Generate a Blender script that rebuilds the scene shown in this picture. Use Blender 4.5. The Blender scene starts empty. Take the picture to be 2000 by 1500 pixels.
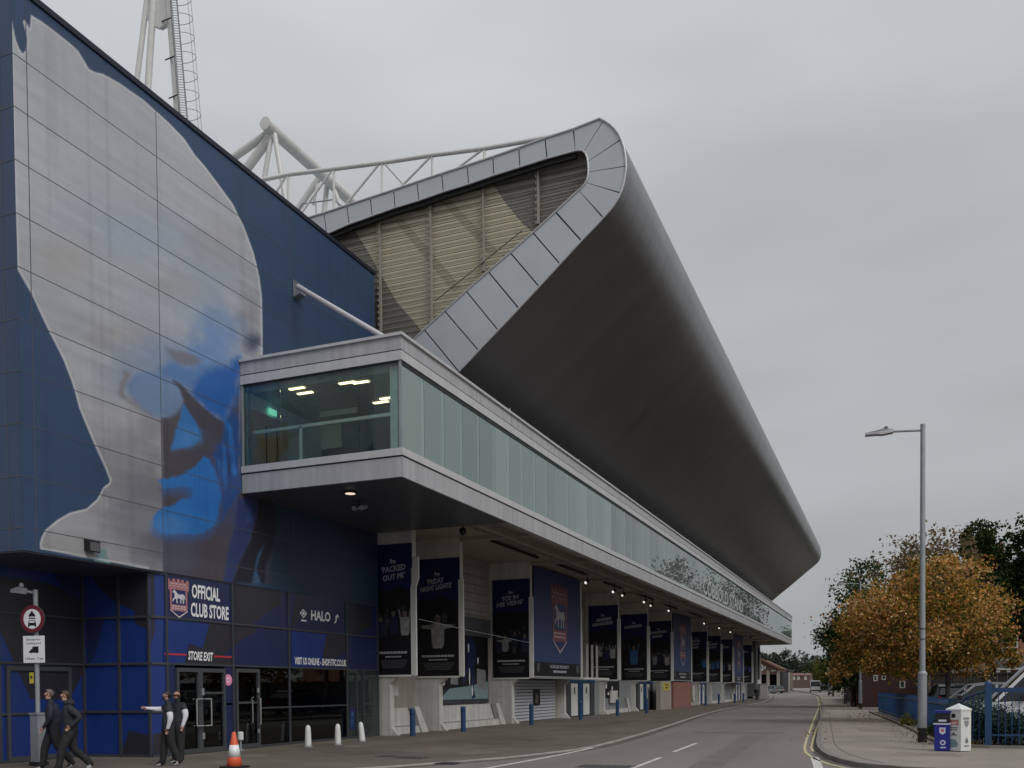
import bpy, math, random
import numpy as np
from mathutils import Vector, Matrix
from mathutils.geometry import tessellate_polygon
rad = math.radians
rnd = random.Random(7)

# ------------------------------------------------------------------ camera
HC = 1.75
RM = Matrix(((0.9268586846446358, 0.0008275523970041392, -0.3754095015524323),
             (0.37531129279649306, -0.025020752853099536, 0.9265610586605122),
             (-0.008626250531983496, -0.999686589428754, -0.023501291838218814)))
FPX, PX, PY = 1814.55, 1000.0, 1389.0
C = bpy.context.scene.collection
cam = bpy.data.cameras.new('camera')
cam.sensor_width = 36.0
cam.lens = 36.0 * FPX / 2000
cam.shift_y = (PY - 750) / 2000
cam.clip_end = 3000
co = bpy.data.objects.new('camera', cam)
right = RM @ Vector((1, 0, 0)); up = RM @ Vector((0, -1, 0)); back = -(RM @ Vector((0, 0, 1)))
m3 = Matrix((right, up, back)).transposed()
co.matrix_world = Matrix.Translation((0, 0, HC)) @ m3.to_4x4()
C.objects.link(co)
scene = bpy.context.scene
scene.camera = co
scene.render.resolution_x = 1024; scene.render.resolution_y = 768
scene.view_settings.view_transform = 'Standard'
scene.view_settings.look = 'None'
scene.view_settings.exposure = 0.0
scene.view_settings.gamma = 1.0
scene.cycles.max_bounces = 6
scene.cycles.transparent_max_bounces = 12

# ------------------------------------------------------------------ world: overcast sky
SUN_EL, SUN_AZ = 40.0, 122.0      # azimuth clockwise from +Y (street direction)
w = bpy.data.worlds.new('World'); scene.world = w; w.use_nodes = True
nt = w.node_tree; nt.nodes.clear()
def N(t, **k):
    n = nt.nodes.new(t)
    for a, b in k.items(): setattr(n, a, b)
    return n
L = nt.links.new
sky = N('ShaderNodeTexSky', sky_type='NISHITA', sun_disc=False, sun_elevation=rad(SUN_EL), sun_rotation=rad(SUN_AZ), air_density=1.5, dust_density=6.0)
hs = N('ShaderNodeHueSaturation'); hs.inputs['Saturation'].default_value = 0.25
L(sky.outputs[0], hs.inputs['Color'])
tc = N('ShaderNodeTexCoord')
sep = N('ShaderNodeSeparateXYZ'); L(tc.outputs['Generated'], sep.inputs[0])
ramp = N('ShaderNodeValToRGB')
els = ramp.color_ramp.elements
els[0].position = 0.0; els[0].color = (3.9, 4.05, 4.15, 1)
els[1].position = 1.0; els[1].color = (8.4, 8.7, 9.3, 1)
e = ramp.color_ramp.elements.new(0.25); e.color = (4.45, 4.58, 4.72, 1)
e = ramp.color_ramp.elements.new(0.55); e.color = (5.55, 5.72, 6.0, 1)
L(sep.outputs['Z'], ramp.inputs[0])
mp = N('ShaderNodeMapping'); mp.inputs['Scale'].default_value = (1.2, 1.2, 4.0)
L(tc.outputs['Generated'], mp.inputs[0])
nz = N('ShaderNodeTexNoise'); nz.inputs['Scale'].default_value = 2.0; nz.inputs['Detail'].default_value = 3; nz.inputs['Roughness'].default_value = 0.45
L(mp.outputs[0], nz.inputs['Vector'])
mr = N('ShaderNodeMapRange'); mr.inputs['From Min'].default_value = 0.3; mr.inputs['From Max'].default_value = 0.7
mr.inputs['To Min'].default_value = 0.87; mr.inputs['To Max'].default_value = 1.09
L(nz.outputs['Fac'], mr.inputs['Value'])
dotn = N('ShaderNodeVectorMath', operation='DOT_PRODUCT'); dotn.inputs[1].default_value = (-0.80, 0.6, 0.1)
L(tc.outputs['Generated'], dotn.inputs[0])
mr2 = N('ShaderNodeMapRange'); mr2.inputs['From Min'].default_value = 0.2; mr2.inputs['From Max'].default_value = 1.0
mr2.inputs['To Min'].default_value = 0.96; mr2.inputs['To Max'].default_value = 1.05
L(dotn.outputs['Value'], mr2.inputs['Value'])
mul = N('ShaderNodeMath', operation='MULTIPLY'); L(mr.outputs[0], mul.inputs[0]); L(mr2.outputs[0], mul.inputs[1])
vm = N('ShaderNodeVectorMath', operation='SCALE'); L(ramp.outputs[0], vm.inputs[0]); L(mul.outputs[0], vm.inputs['Scale'])
mix = N('ShaderNodeMix', data_type='RGBA'); mix.inputs[0].default_value = 0.06
L(vm.outputs[0], mix.inputs[6]); L(hs.outputs[0], mix.inputs[7])
bg = N('ShaderNodeBackground'); bg.inputs['Strength'].default_value = 0.1
L(mix.outputs[2], bg.inputs['Color'])
out = N('ShaderNodeOutputWorld'); L(bg.outputs[0], out.inputs[0])

sl = bpy.data.lights.new('sun', 'SUN'); sl.energy = 1.45; sl.angle = rad(32); sl.color = (1.0, 0.97, 0.93)
so = bpy.data.objects.new('sun', sl); C.objects.link(so)
az, el = rad(SUN_AZ), rad(SUN_EL)
sd = Vector((math.sin(az) * math.cos(el), math.cos(az) * math.cos(el), math.sin(el)))
so.rotation_euler = sd.to_track_quat('Z', 'Y').to_euler(); so.location = (0, 0, 40)

# ------------------------------------------------------------------ measuring helpers
def ray(px, py): return RM @ Vector((px - PX, py - PY, FPX))
O = Vector((0, 0, HC))
def onX(px, py, x): r = ray(px, py); return O + r * (x / r.x)
def onY(px, py, y): r = ray(px, py); return O + r * (y / r.y)
def onZ(px, py, z=0.0): r = ray(px, py); return O + r * ((z - HC) / r.z)
def gz(y): return 0.0 if y < 110 else (y - 110) * 0.0085      # the street climbs gently beyond the stand

# ------------------------------------------------------------------ materials
def srgb(r, g, b):
    f = lambda c: ((c / 255 + 0.055) / 1.055) ** 2.4 if c / 255 > 0.04045 else c / 255 / 12.92
    return (f(r), f(g), f(b))
def mat(name, col, rough=0.6, metal=0.0, var=0.12, scale=3.0, bump=0.0, bscale=40.0, spec=0.5, stretch=(1, 1, 1), emit=None, alpha=None, streak=0.0):
    m = bpy.data.materials.new(name); m.use_nodes = True
    t = m.node_tree; b = t.nodes['Principled BSDF']
    b.inputs['Roughness'].default_value = rough; b.inputs['Metallic'].default_value = metal
    b.inputs['Specular IOR Level'].default_value = spec
    b.inputs['Base Color'].default_value = (*col, 1)
    tcn = t.nodes.new('ShaderNodeTexCoord'); mpn = t.nodes.new('ShaderNodeMapping'); mpn.inputs['Scale'].default_value = stretch
    t.links.new(tcn.outputs['Object'], mpn.inputs[0])
    if var:
        n = t.nodes.new('ShaderNodeTexNoise'); n.inputs['Scale'].default_value = scale; n.inputs['Detail'].default_value = 6; n.inputs['Roughness'].default_value = 0.6
        t.links.new(mpn.outputs[0], n.inputs['Vector'])
        r = t.nodes.new('ShaderNodeMapRange'); r.inputs['From Min'].default_value = 0.28; r.inputs['From Max'].default_value = 0.72
        r.inputs['To Min'].default_value = 1 - var; r.inputs['To Max'].default_value = 1 + var
        t.links.new(n.outputs['Fac'], r.inputs['Value'])
        v = t.nodes.new('ShaderNodeVectorMath'); v.operation = 'SCALE'; v.inputs[0].default_value = col
        fac = r.outputs[0]
        if streak:
            mp2 = t.nodes.new('ShaderNodeMapping'); mp2.inputs['Scale'].default_value = (3.0, 3.0, 0.12)
            t.links.new(tcn.outputs['Object'], mp2.inputs[0])
            n2 = t.nodes.new('ShaderNodeTexNoise'); n2.inputs['Scale'].default_value = 1.5; n2.inputs['Detail'].default_value = 5
            t.links.new(mp2.outputs[0], n2.inputs['Vector'])
            r2 = t.nodes.new('ShaderNodeMapRange'); r2.inputs['From Min'].default_value = 0.35; r2.inputs['From Max'].default_value = 0.7
            r2.inputs['To Min'].default_value = 1 + streak * 0.3; r2.inputs['To Max'].default_value = 1 - streak
            t.links.new(n2.outputs['Fac'], r2.inputs['Value'])
            mu = t.nodes.new('ShaderNodeMath'); mu.operation = 'MULTIPLY'
            t.links.new(r.outputs[0], mu.inputs[0]); t.links.new(r2.outputs[0], mu.inputs[1]); fac = mu.outputs[0]
        t.links.new(fac, v.inputs['Scale']); t.links.new(v.outputs[0], b.inputs['Base Color'])
        rr = t.nodes.new('ShaderNodeMapRange'); rr.inputs['To Min'].default_value = max(0, rough - 0.08); rr.inputs['To Max'].default_value = min(1, rough + 0.08)
        t.links.new(n.outputs['Fac'], rr.inputs['Value']); t.links.new(rr.outputs[0], b.inputs['Roughness'])
    if bump:
        n = t.nodes.new('ShaderNodeTexNoise'); n.inputs['Scale'].default_value = bscale; n.inputs['Detail'].default_value = 4
        t.links.new(tcn.outputs['Object'], n.inputs['Vector'])
        bn = t.nodes.new('ShaderNodeBump'); bn.inputs['Strength'].default_value = bump; bn.inputs['Distance'].default_value = 0.02
        t.links.new(n.outputs['Fac'], bn.inputs['Height']); t.links.new(bn.outputs[0], b.inputs['Normal'])
    if emit:
        b.inputs['Emission Color'].default_value = (*emit[0], 1); b.inputs['Emission Strength'].default_value = emit[1]
    return m
M = {}
M['asphalt_fore'] = mat('forecourt_asphalt', (0.125, 0.107, 0.084), 0.9, var=0.30, scale=0.35, bump=0.4, bscale=60)
M['asphalt_road'] = mat('road_asphalt', (0.185, 0.163, 0.152), 0.85, var=0.20, scale=0.35, bump=0.4, bscale=60, stretch=(1.5, 0.25, 1))
M['paving'] = mat('pavement_asphalt', (0.255, 0.226, 0.190), 0.9, var=0.20, scale=0.6, bump=0.4, bscale=60)
M['ground'] = mat('ground_earth', (0.10, 0.095, 0.08), 0.95, var=0.25, scale=0.2)
M['patch_dark'] = mat('dark_tar_patch', (0.10, 0.086, 0.068), 0.9, var=0.3, scale=0.8, bump=.4, bscale=60)
M['patch_pale'] = mat('pale_worn_patch', (0.145, 0.125, 0.10), 0.9, var=0.3, scale=0.8, bump=.4, bscale=60)
M['patch_road'] = mat('dark_road_patch', (0.150, 0.134, 0.126), 0.85, var=0.2, scale=1, bump=.4, bscale=60)
M['patch_road_pale'] = mat('pale_road_patch', (0.215, 0.19, 0.178), 0.85, var=0.2, scale=1)
M['patch_pave'] = mat('dark_pavement_patch', (0.215, 0.19, 0.158), 0.9, var=0.2, scale=1, bump=.4, bscale=60)
M['patch_pave_pale'] = mat('pale_pavement_strip', (0.32, 0.285, 0.245), 0.9, var=0.15, scale=1)
M['grime'] = mat('gutter_grime', (0.105, 0.092, 0.078), 0.9, var=0.4, scale=2.5, bump=.4)
M['kerb'] = mat('kerb_stone', (0.20, 0.185, 0.165), 0.85, var=0.25, scale=2.0, bump=0.2)
M['kerbl'] = mat('pale_kerb_stone', (0.34, 0.32, 0.29), 0.85, var=0.3, scale=1.2, bump=0.2)
M['paint_w'] = mat('worn_white_line', (0.55, 0.53, 0.5), 0.8, var=0.3, scale=6)
M['paint_wf'] = mat('faded_white_line', (0.17, 0.155, 0.135), 0.85, var=0.2, scale=4)
M['paint_y'] = mat('worn_yellow_line', (0.52, 0.46, 0.26), 0.8, var=0.35, scale=5)
M['iron'] = mat('cast_iron', (0.05, 0.045, 0.04), 0.7, var=0.2, scale=10)
M['navy'] = mat('navy_cladding', srgb(44, 66, 97), 0.42, 0.0, var=0.05, scale=0.6, streak=0.10)
M['navy_dark'] = mat('navy_edge', srgb(14, 20, 40), 0.5)
M['groove'] = mat('panel_joint', (0.045, 0.048, 0.058), 0.7, var=0)
M['groove_p'] = mat('cladding_joint', (0.075, 0.08, 0.095), 0.7, var=0)
M['groove_l'] = mat('panel_joint_grey', (0.11, 0.115, 0.125), 0.7, var=0)
M['royal'] = mat('royal_blue_panel', srgb(28, 52, 118), 0.3, var=0.08, scale=0.8)
M['slate'] = mat('charcoal_panel', srgb(44, 42, 50), 0.35, var=0.08, scale=0.8)
M['navyp'] = mat('dark_blue_panel', srgb(32, 42, 80), 0.3, var=0.08, scale=0.8)
M['frame'] = mat('grey_aluminium_frame', (0.060, 0.064, 0.075), 0.45, 0.3, var=0.05)
M['frame2'] = mat('door_frame_grey', (0.072, 0.078, 0.085), 0.45, 0.3, var=0.06)
M['steel'] = mat('stainless_steel', (0.6, 0.6, 0.6), 0.25, 0.9, var=0.05)
M['silver'] = mat('silver_aluminium_panel', (0.42, 0.42, 0.435), 0.45, 0.2, var=0.07, scale=1.0, streak=0.16)
M['silver_l'] = mat('pale_aluminium_trim', (0.52, 0.52, 0.53), 0.4, 0.2, var=0.05, streak=0.08)
M['black'] = mat('matt_black', (0.008, 0.008, 0.009), 0.6, var=0)
M['shadowgap'] = mat('dark_gasket', (0.012, 0.016, 0.018), 0.6, var=0)
M['zinc'] = mat('grey_zinc_panel', (0.44, 0.47, 0.50), 0.5, 0.15, var=0.05, scale=0.8)
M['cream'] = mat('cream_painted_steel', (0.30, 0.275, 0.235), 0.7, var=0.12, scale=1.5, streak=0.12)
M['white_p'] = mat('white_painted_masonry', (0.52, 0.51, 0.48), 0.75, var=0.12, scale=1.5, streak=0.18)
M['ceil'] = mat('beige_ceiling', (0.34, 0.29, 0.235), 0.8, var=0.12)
M['soffit'] = mat('dark_soffit_panel', (0.075, 0.075, 0.088), 0.35, var=0.08)
M['white_tube'] = mat('white_painted_steel', (0.62, 0.62, 0.60), 0.45, var=0.08, streak=0.08)
M['galv'] = mat('galvanised_steel', (0.30, 0.32, 0.335), 0.5, 0.35, var=0.1, scale=6)
M['darkgalv'] = mat('dark_grey_steel', (0.12, 0.125, 0.13), 0.5, 0.4, var=0.1)
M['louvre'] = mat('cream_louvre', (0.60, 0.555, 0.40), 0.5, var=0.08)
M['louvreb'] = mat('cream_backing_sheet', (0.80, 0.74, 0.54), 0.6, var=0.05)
M['louvred'] = mat('backing_sheet_painted_shade', (0.33, 0.31, 0.27), 0.6, var=0.1)  # darker copy of the backing colour, standing in for shade inside the roof
M['bannernavy'] = mat('banner_navy_print', (0.004, 0.006, 0.07), 0.45, var=0.1, scale=1, bump=.6, bscale=1.6)
M['bannerblack'] = mat('banner_black_print', (0.004, 0.004, 0.006), 0.45, var=0, bump=.6, bscale=1.6)
M['bannerblue'] = mat('banner_blue_print', (0.024, 0.040, 0.12), 0.6, var=0.08)
M['bannertxt'] = mat('banner_grey_lettering', (0.34, 0.34, 0.38), 0.7, var=0)
M['bannertxt2'] = mat('banner_dim_lettering', (0.07, 0.07, 0.08), 0.7, var=0.2, scale=20)
M['pic1'] = mat('print_skin_tone', (0.11, 0.085, 0.075), 0.7, var=0.4, scale=8)
M['pic2'] = mat('print_pale_blue', (0.03, 0.10, 0.25), 0.7, var=0.3, scale=5)
M['pic3'] = mat('print_shirt_white', (0.22, 0.22, 0.225), 0.7, var=0.4, scale=4)
M['pic4'] = mat('print_shadow_blue', (0.008, 0.012, 0.04), 0.7, var=0.4, scale=4)
M['pic5'] = mat('print_deep_grey', (0.035, 0.037, 0.045), 0.7, var=0.6, scale=5)
M['white'] = mat('white_lettering', (0.80, 0.80, 0.82), 0.5, var=0.03)
M['red'] = mat('crest_red', (0.40, 0.17, 0.18), 0.55, var=0.05)
M['redline'] = mat('red_stripe', (0.45, 0.03, 0.05), 0.5, var=0)
M['crestw'] = mat('crest_off_white', (0.62, 0.60, 0.62), 0.55, var=0)
M['crestb'] = mat('crest_blue', (0.02, 0.03, 0.12), 0.5, var=0)
M['yellow'] = mat('yellow_sign', (0.50, 0.42, 0.05), 0.5, var=0.05)
M['pink'] = mat('pink_sticker', (0.75, 0.25, 0.40), 0.5, var=0.03)
M['brick'] = mat('red_brick', (0.22, 0.075, 0.055), 0.85, var=0.2, scale=8)
M['steelblue'] = mat('blue_painted_steel', (0.011, 0.048, 0.13), 0.4, var=0.1)
M['navybin'] = mat('royal_blue_bin', (0.012, 0.018, 0.22), 0.4, var=0.05)
M['binwhite'] = mat('white_bin_steel', (0.66, 0.67, 0.66), 0.4, var=0.06, streak=0.08)
M['grey_ink'] = mat('grey_print', (0.22, 0.22, 0.24), 0.6, var=0.2, scale=30)
M['redink'] = mat('faded_red_print', (0.45, 0.16, 0.15), 0.6, var=0.2, scale=30)
M['tealink'] = mat('teal_print', (0.20, 0.28, 0.30), 0.6, var=0.3, scale=20)
M['orange'] = mat('orange_plastic', (0.72, 0.12, 0.05), 0.45, var=0.08)
M['conewhite'] = mat('reflective_white_sleeve', (0.78, 0.78, 0.8), 0.4, var=0.04)
M['rubber'] = mat('black_rubber', (0.012, 0.012, 0.012), 0.7, var=0.1)
M['bark'] = mat('tree_bark', (0.055, 0.045, 0.038), 0.9, var=0.3, scale=6, bump=0.5, bscale=15)
M['render_wall'] = mat('grey_rendered_wall', (0.33, 0.31, 0.29), 0.85, var=0.12)
M['fence_dark'] = mat('dark_stained_timber', (0.018, 0.016, 0.015), 0.8, var=0.3, scale=3)
M['roof_t'] = mat('slate_roof', (0.06, 0.055, 0.06), 0.8, var=0.2, scale=6)
M['roof_b'] = mat('brown_tile_roof', (0.16, 0.085, 0.06), 0.8, var=0.2, scale=6)
M['intwall'] = mat('pale_interior_wall', (0.80, 0.84, 0.82), 0.8, var=0.03)
M['intdark'] = mat('dark_blue_interior', (0.02, 0.045, 0.09), 0.6, var=0.05)
M['intdoor'] = mat('tan_timber_door', (0.62, 0.45, 0.27), 0.5, var=0.1, scale=4)
M['intfloor'] = mat('dark_carpet', (0.05, 0.05, 0.055), 0.9, var=0.1)
M['shopdark'] = mat('dark_shop_interior', (0.03, 0.03, 0.035), 0.8, var=0.3, scale=1)
M['skin'] = mat('skin', (0.42, 0.24, 0.18), 0.55, var=0.08, scale=12)
M['jacket'] = mat('navy_black_jacket', (0.012, 0.014, 0.028), 0.75, var=0.3, scale=9, bump=1.0, bscale=9)
M['jacket2'] = mat('charcoal_jacket', (0.022, 0.024, 0.030), 0.8, var=0.3, scale=9, bump=1.0, bscale=9)
M['trouser'] = mat('charcoal_trousers', (0.016, 0.016, 0.018), 0.8, var=0.3, scale=9, bump=1.0, bscale=8)
M['shoe'] = mat('black_shoe', (0.012, 0.012, 0.012), 0.5, var=0)
M['sole'] = mat('white_sole', (0.6, 0.6, 0.58), 0.6, var=0.05)
M['shirt'] = mat('white_shirt', (0.66, 0.66, 0.72), 0.8, var=0.08, scale=8)
M['hairdark'] = mat('dark_hair', (0.018, 0.013, 0.011), 0.6, var=0.2, scale=30)
M['hairbrown'] = mat('brown_hair', (0.06, 0.035, 0.022), 0.6, var=0.3, scale=30)
M['hairshort'] = mat('cropped_grey_hair', (0.13, 0.10, 0.09), 0.7, var=0.2, scale=30)
M['carwhite'] = mat('white_car_paint', (0.62, 0.63, 0.66), 0.2, 0.0, var=0.02)
M['carsilver'] = mat('silver_car_paint', (0.33, 0.34, 0.36), 0.25, 0.5, var=0.02)
M['cardark'] = mat('black_car_paint', (0.02, 0.02, 0.024), 0.2, 0.1, var=0.02)
M['carglass'] = mat('car_window_glass', (0.015, 0.022, 0.022), 0.05, 0.0, var=0)
M['tyre'] = mat('tyre_rubber', (0.014, 0.014, 0.014), 0.8, var=0)
M['rlight'] = mat('red_tail_light', (0.4, 0.01, 0.01), 0.2, var=0)
M['shutter'] = mat('white_roller_shutter', (0.50, 0.51, 0.56), 0.45, 0.1, var=0.05)
M['spot_on'] = mat('lit_spot_lens', (0.9, 0.9, 0.8), 0.3, var=0, emit=((1.0, 0.97, 0.86), 0.8))
M['spot_off'] = mat('unlit_spot_lens', (0.35, 0.33, 0.3), 0.3, var=0)
M['tubelight'] = mat('lit_ceiling_panel', (0.9, 0.85, 0.7), 0.4, var=0, emit=((1.0, 0.76, 0.44), 3.2))
M['exitlight'] = mat('lit_green_exit_sign', (0.2, 0.7, 0.5), 0.4, var=0, emit=((0.3, 0.9, 0.65), 0.65))
M['screen'] = mat('grey_hanging_board', (0.62, 0.68, 0.68), 0.5, var=0.03)
M['purple'] = mat('lilac_notice_print', (0.18, 0.19, 0.34), 0.5, var=0.05)

def glassmat(name, tint, refl_ior=1.5, diffuse=0.0, dcol=(0.3, 0.4, 0.38), rough=0.02):
    """thin pane: tinted see-through, fresnel reflection, optional milky film"""
    m = bpy.data.materials.new(name); m.use_nodes = True; t = m.node_tree; t.nodes.clear()
    o = t.nodes.new('ShaderNodeOutputMaterial')
    tr = t.nodes.new('ShaderNodeBsdfTransparent'); tr.inputs[0].default_value = (*tint, 1)
    gl = t.nodes.new('ShaderNodeBsdfGlossy'); gl.inputs['Roughness'].default_value = rough; gl.inputs[0].default_value = (0.9, 0.95, 0.95, 1)
    fr = t.nodes.new('ShaderNodeFresnel'); fr.inputs[0].default_value = refl_ior
    base = tr.outputs[0]
    if diffuse:
        df = t.nodes.new('ShaderNodeBsdfDiffuse'); df.inputs[0].default_value = (*dcol, 1)
        mx = t.nodes.new('ShaderNodeMixShader'); mx.inputs[0].default_value = diffuse
        t.links.new(tr.outputs[0], mx.inputs[1]); t.links.new(df.outputs[0], mx.inputs[2]); base = mx.outputs[0]
    mx2 = t.nodes.new('ShaderNodeMixShader'); t.links.new(fr.outputs[0], mx2.inputs[0])
    t.links.new(base, mx2.inputs[1]); t.links.new(gl.outputs[0], mx2.inputs[2])
    t.links.new(mx2.outputs[0], o.inputs[0]); return m
M['glass_end'] = glassmat('clear_gallery_glass', (0.88, 0.96, 0.93), 1.45)
M['glass_film'] = glassmat('filmed_green_glass', (0.70, 0.85, 0.81), 1.6, 0.46, (0.40, 0.53, 0.50), 0.02)
M['glass_film_b'] = glassmat('filmed_green_glass_paler', (0.72, 0.86, 0.82), 1.65, 0.50, (0.44, 0.56, 0.53), 0.03)
M['glass_film_c'] = glassmat('filmed_green_glass_darker', (0.68, 0.83, 0.79), 1.6, 0.44, (0.37, 0.49, 0.465), 0.02)
M['glass_side'] = glassmat('reflective_side_glass', (0.74, 0.82, 0.80), 2.1, 0.26, (0.42, 0.50, 0.485), 0.0)
M['glass_side_b'] = glassmat('reflective_side_glass_paler', (0.78, 0.84, 0.82), 2.0, 0.34, (0.45, 0.53, 0.51), 0.0)
M['glass_shop'] = glassmat('shop_glass', (0.55, 0.60, 0.62), 1.6)

def seam_metal(name, col, step, rough=0.38, metal=0.3):
    m = mat(name, col, rough, metal, var=0.05, scale=0.7)
    t = m.node_tree; b = t.nodes['Principled BSDF']
    src = b.inputs['Base Color'].links[0].from_socket
    tcn = t.nodes.new('ShaderNodeTexCoord'); sp = t.nodes.new('ShaderNodeSeparateXYZ'); t.links.new(tcn.outputs['Object'], sp.inputs[0])
    d = t.nodes.new('ShaderNodeMath'); d.operation = 'DIVIDE'; d.inputs[1].default_value = step; t.links.new(sp.outputs['Y'], d.inputs[0])
    fr = t.nodes.new('ShaderNodeMath'); fr.operation = 'FRACT'; t.links.new(d.outputs[0], fr.inputs[0])
    lt = t.nodes.new('ShaderNodeMath'); lt.operation = 'LESS_THAN'; lt.inputs[1].default_value = 0.03; t.links.new(fr.outputs[0], lt.inputs[0])
    fl = t.nodes.new('ShaderNodeMath'); fl.operation = 'FLOOR'; t.links.new(d.outputs[0], fl.inputs[0])
    wn = t.nodes.new('ShaderNodeTexWhiteNoise'); wn.noise_dimensions = '1D'; t.links.new(fl.outputs[0], wn.inputs['W'])
    r = t.nodes.new('ShaderNodeMapRange'); r.inputs['To Min'].default_value = 0.93; r.inputs['To Max'].default_value = 1.07; t.links.new(wn.outputs['Value'], r.inputs['Value'])
    v = t.nodes.new('ShaderNodeVectorMath'); v.operation = 'SCALE'; t.links.new(src, v.inputs[0]); t.links.new(r.outputs[0], v.inputs['Scale'])
    gn_ = t.nodes.new('ShaderNodeNewGeometry'); s2 = t.nodes.new('ShaderNodeSeparateXYZ'); t.links.new(gn_.outputs['Normal'], s2.inputs[0])
    ab_ = t.nodes.new('ShaderNodeMath'); ab_.operation = 'ABSOLUTE'; t.links.new(s2.outputs['X'], ab_.inputs[0])
    mk_ = t.nodes.new('ShaderNodeMapRange'); mk_.inputs['From Min'].default_value = 0.74; mk_.inputs['From Max'].default_value = 0.86; mk_.inputs['To Min'].default_value = 0.25; t.links.new(ab_.outputs[0], mk_.inputs['Value'])
    lm_ = t.nodes.new('ShaderNodeMath'); lm_.operation = 'MULTIPLY'; t.links.new(lt.outputs[0], lm_.inputs[0]); t.links.new(mk_.outputs[0], lm_.inputs[1]); lt = lm_
    mx = t.nodes.new('ShaderNodeMix'); mx.data_type = 'RGBA'; mx.inputs[7].default_value = (0.03, 0.03, 0.03, 1)
    t.links.new(lt.outputs[0], mx.inputs[0]); t.links.new(v.outputs[0], mx.inputs[6]); t.links.new(mx.outputs[2], b.inputs['Base Color'])
    return m
M['hull'] = seam_metal('hull_metal_sheet', (0.135, 0.135, 0.14), 1.15, 0.32)

def brickmat(name, c1, c2, mortar, sc=1.0, rot=None):
    m = mat(name, c1, 0.85, var=0); t = m.node_tree; b = t.nodes['Principled BSDF']
    tcn = t.nodes.new('ShaderNodeTexCoord'); sp = t.nodes.new('ShaderNodeSeparateXYZ'); t.links.new(tcn.outputs['Object'], sp.inputs[0])
    ad = t.nodes.new('ShaderNodeMath'); ad.operation = 'ADD'; t.links.new(sp.outputs['X'], ad.inputs[0]); t.links.new(sp.outputs['Y'], ad.inputs[1])
    cb = t.nodes.new('ShaderNodeCombineXYZ'); t.links.new(ad.outputs[0], cb.inputs[0]); t.links.new(sp.outputs['Z'], cb.inputs[1])
    bt = t.nodes.new('ShaderNodeTexBrick'); bt.inputs['Scale'].default_value = sc
    bt.inputs['Brick Width'].default_value = 0.22; bt.inputs['Row Height'].default_value = 0.075; bt.inputs['Mortar Size'].default_value = 0.008
    bt.inputs['Color1'].default_value = (*c1, 1); bt.inputs['Color2'].default_value = (*c2, 1); bt.inputs['Mortar'].default_value = (*mortar, 1)
    t.links.new(cb.outputs[0], bt.inputs['Vector']); t.links.new(bt.outputs['Color'], b.inputs['Base Color']); return m
M['brickw'] = brickmat('red_brickwork', (0.20, 0.060, 0.050), (0.27, 0.085, 0.065), (0.22, 0.19, 0.17))
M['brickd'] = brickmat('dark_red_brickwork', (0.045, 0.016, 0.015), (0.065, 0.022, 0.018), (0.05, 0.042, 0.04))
M['brickg'] = brickmat('brown_brickwork', (0.15, 0.075, 0.055), (0.18, 0.09, 0.065), (0.16, 0.14, 0.12))
M['brickf'] = brickmat('faded_pink_brickwork', (0.10, 0.058, 0.054), (0.13, 0.075, 0.068), (0.12, 0.105, 0.10))
M['bricko'] = brickmat('orange_brickwork', (0.30, 0.11, 0.055), (0.36, 0.13, 0.07), (0.25, 0.22, 0.19))

def muralmat(name, base, tint, spots, var=0.10):
    """paint whose own colour drifts towards a tint round given points of the wall (y, z, radius, strength)"""
    m = mat(name, base, 0.5, var=var, scale=0.9, streak=0.10, stretch=(1, 0.35, 1.6)); t = m.node_tree; b = t.nodes['Principled BSDF']
    src = b.inputs['Base Color'].links[0].from_socket
    geo = t.nodes.new('ShaderNodeNewGeometry')
    nzz = t.nodes.new('ShaderNodeTexNoise'); nzz.inputs['Scale'].default_value = 0.7; nzz.inputs['Detail'].default_value = 6
    t.links.new(geo.outputs['Position'], nzz.inputs['Vector'])
    for (y, z, rr, s, tc_) in spots:
        ds = t.nodes.new('ShaderNodeVectorMath'); ds.operation = 'DISTANCE'; ds.inputs[1].default_value = (-17.94, y, z)
        t.links.new(geo.outputs['Position'], ds.inputs[0])
        ad = t.nodes.new('ShaderNodeMath'); ad.operation = 'MULTIPLY_ADD'; ad.inputs[1].default_value = -3.2; ad.inputs[2].default_value = 1.6
        t.links.new(nzz.outputs['Fac'], ad.inputs[0])
        a2 = t.nodes.new('ShaderNodeMath'); t.links.new(ds.outputs['Value'], a2.inputs[0]); t.links.new(ad.outputs[0], a2.inputs[1])
        r = t.nodes.new('ShaderNodeMapRange'); r.interpolation_type = 'SMOOTHSTEP'
        r.inputs['From Min'].default_value = rr * 0.35; r.inputs['From Max'].default_value = rr
        r.inputs['To Min'].default_value = s; r.inputs['To Max'].default_value = 0
        t.links.new(a2.outputs[0], r.inputs['Value'])
        mx = t.nodes.new('ShaderNodeMix'); mx.data_type = 'RGBA'; mx.inputs[7].default_value = (*(tc_ or tint), 1)
        t.links.new(r.outputs[0], mx.inputs[0]); t.links.new(src, mx.inputs[6]); src = mx.outputs[2]
    t.links.new(src, b.inputs['Base Color']); return m

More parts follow.
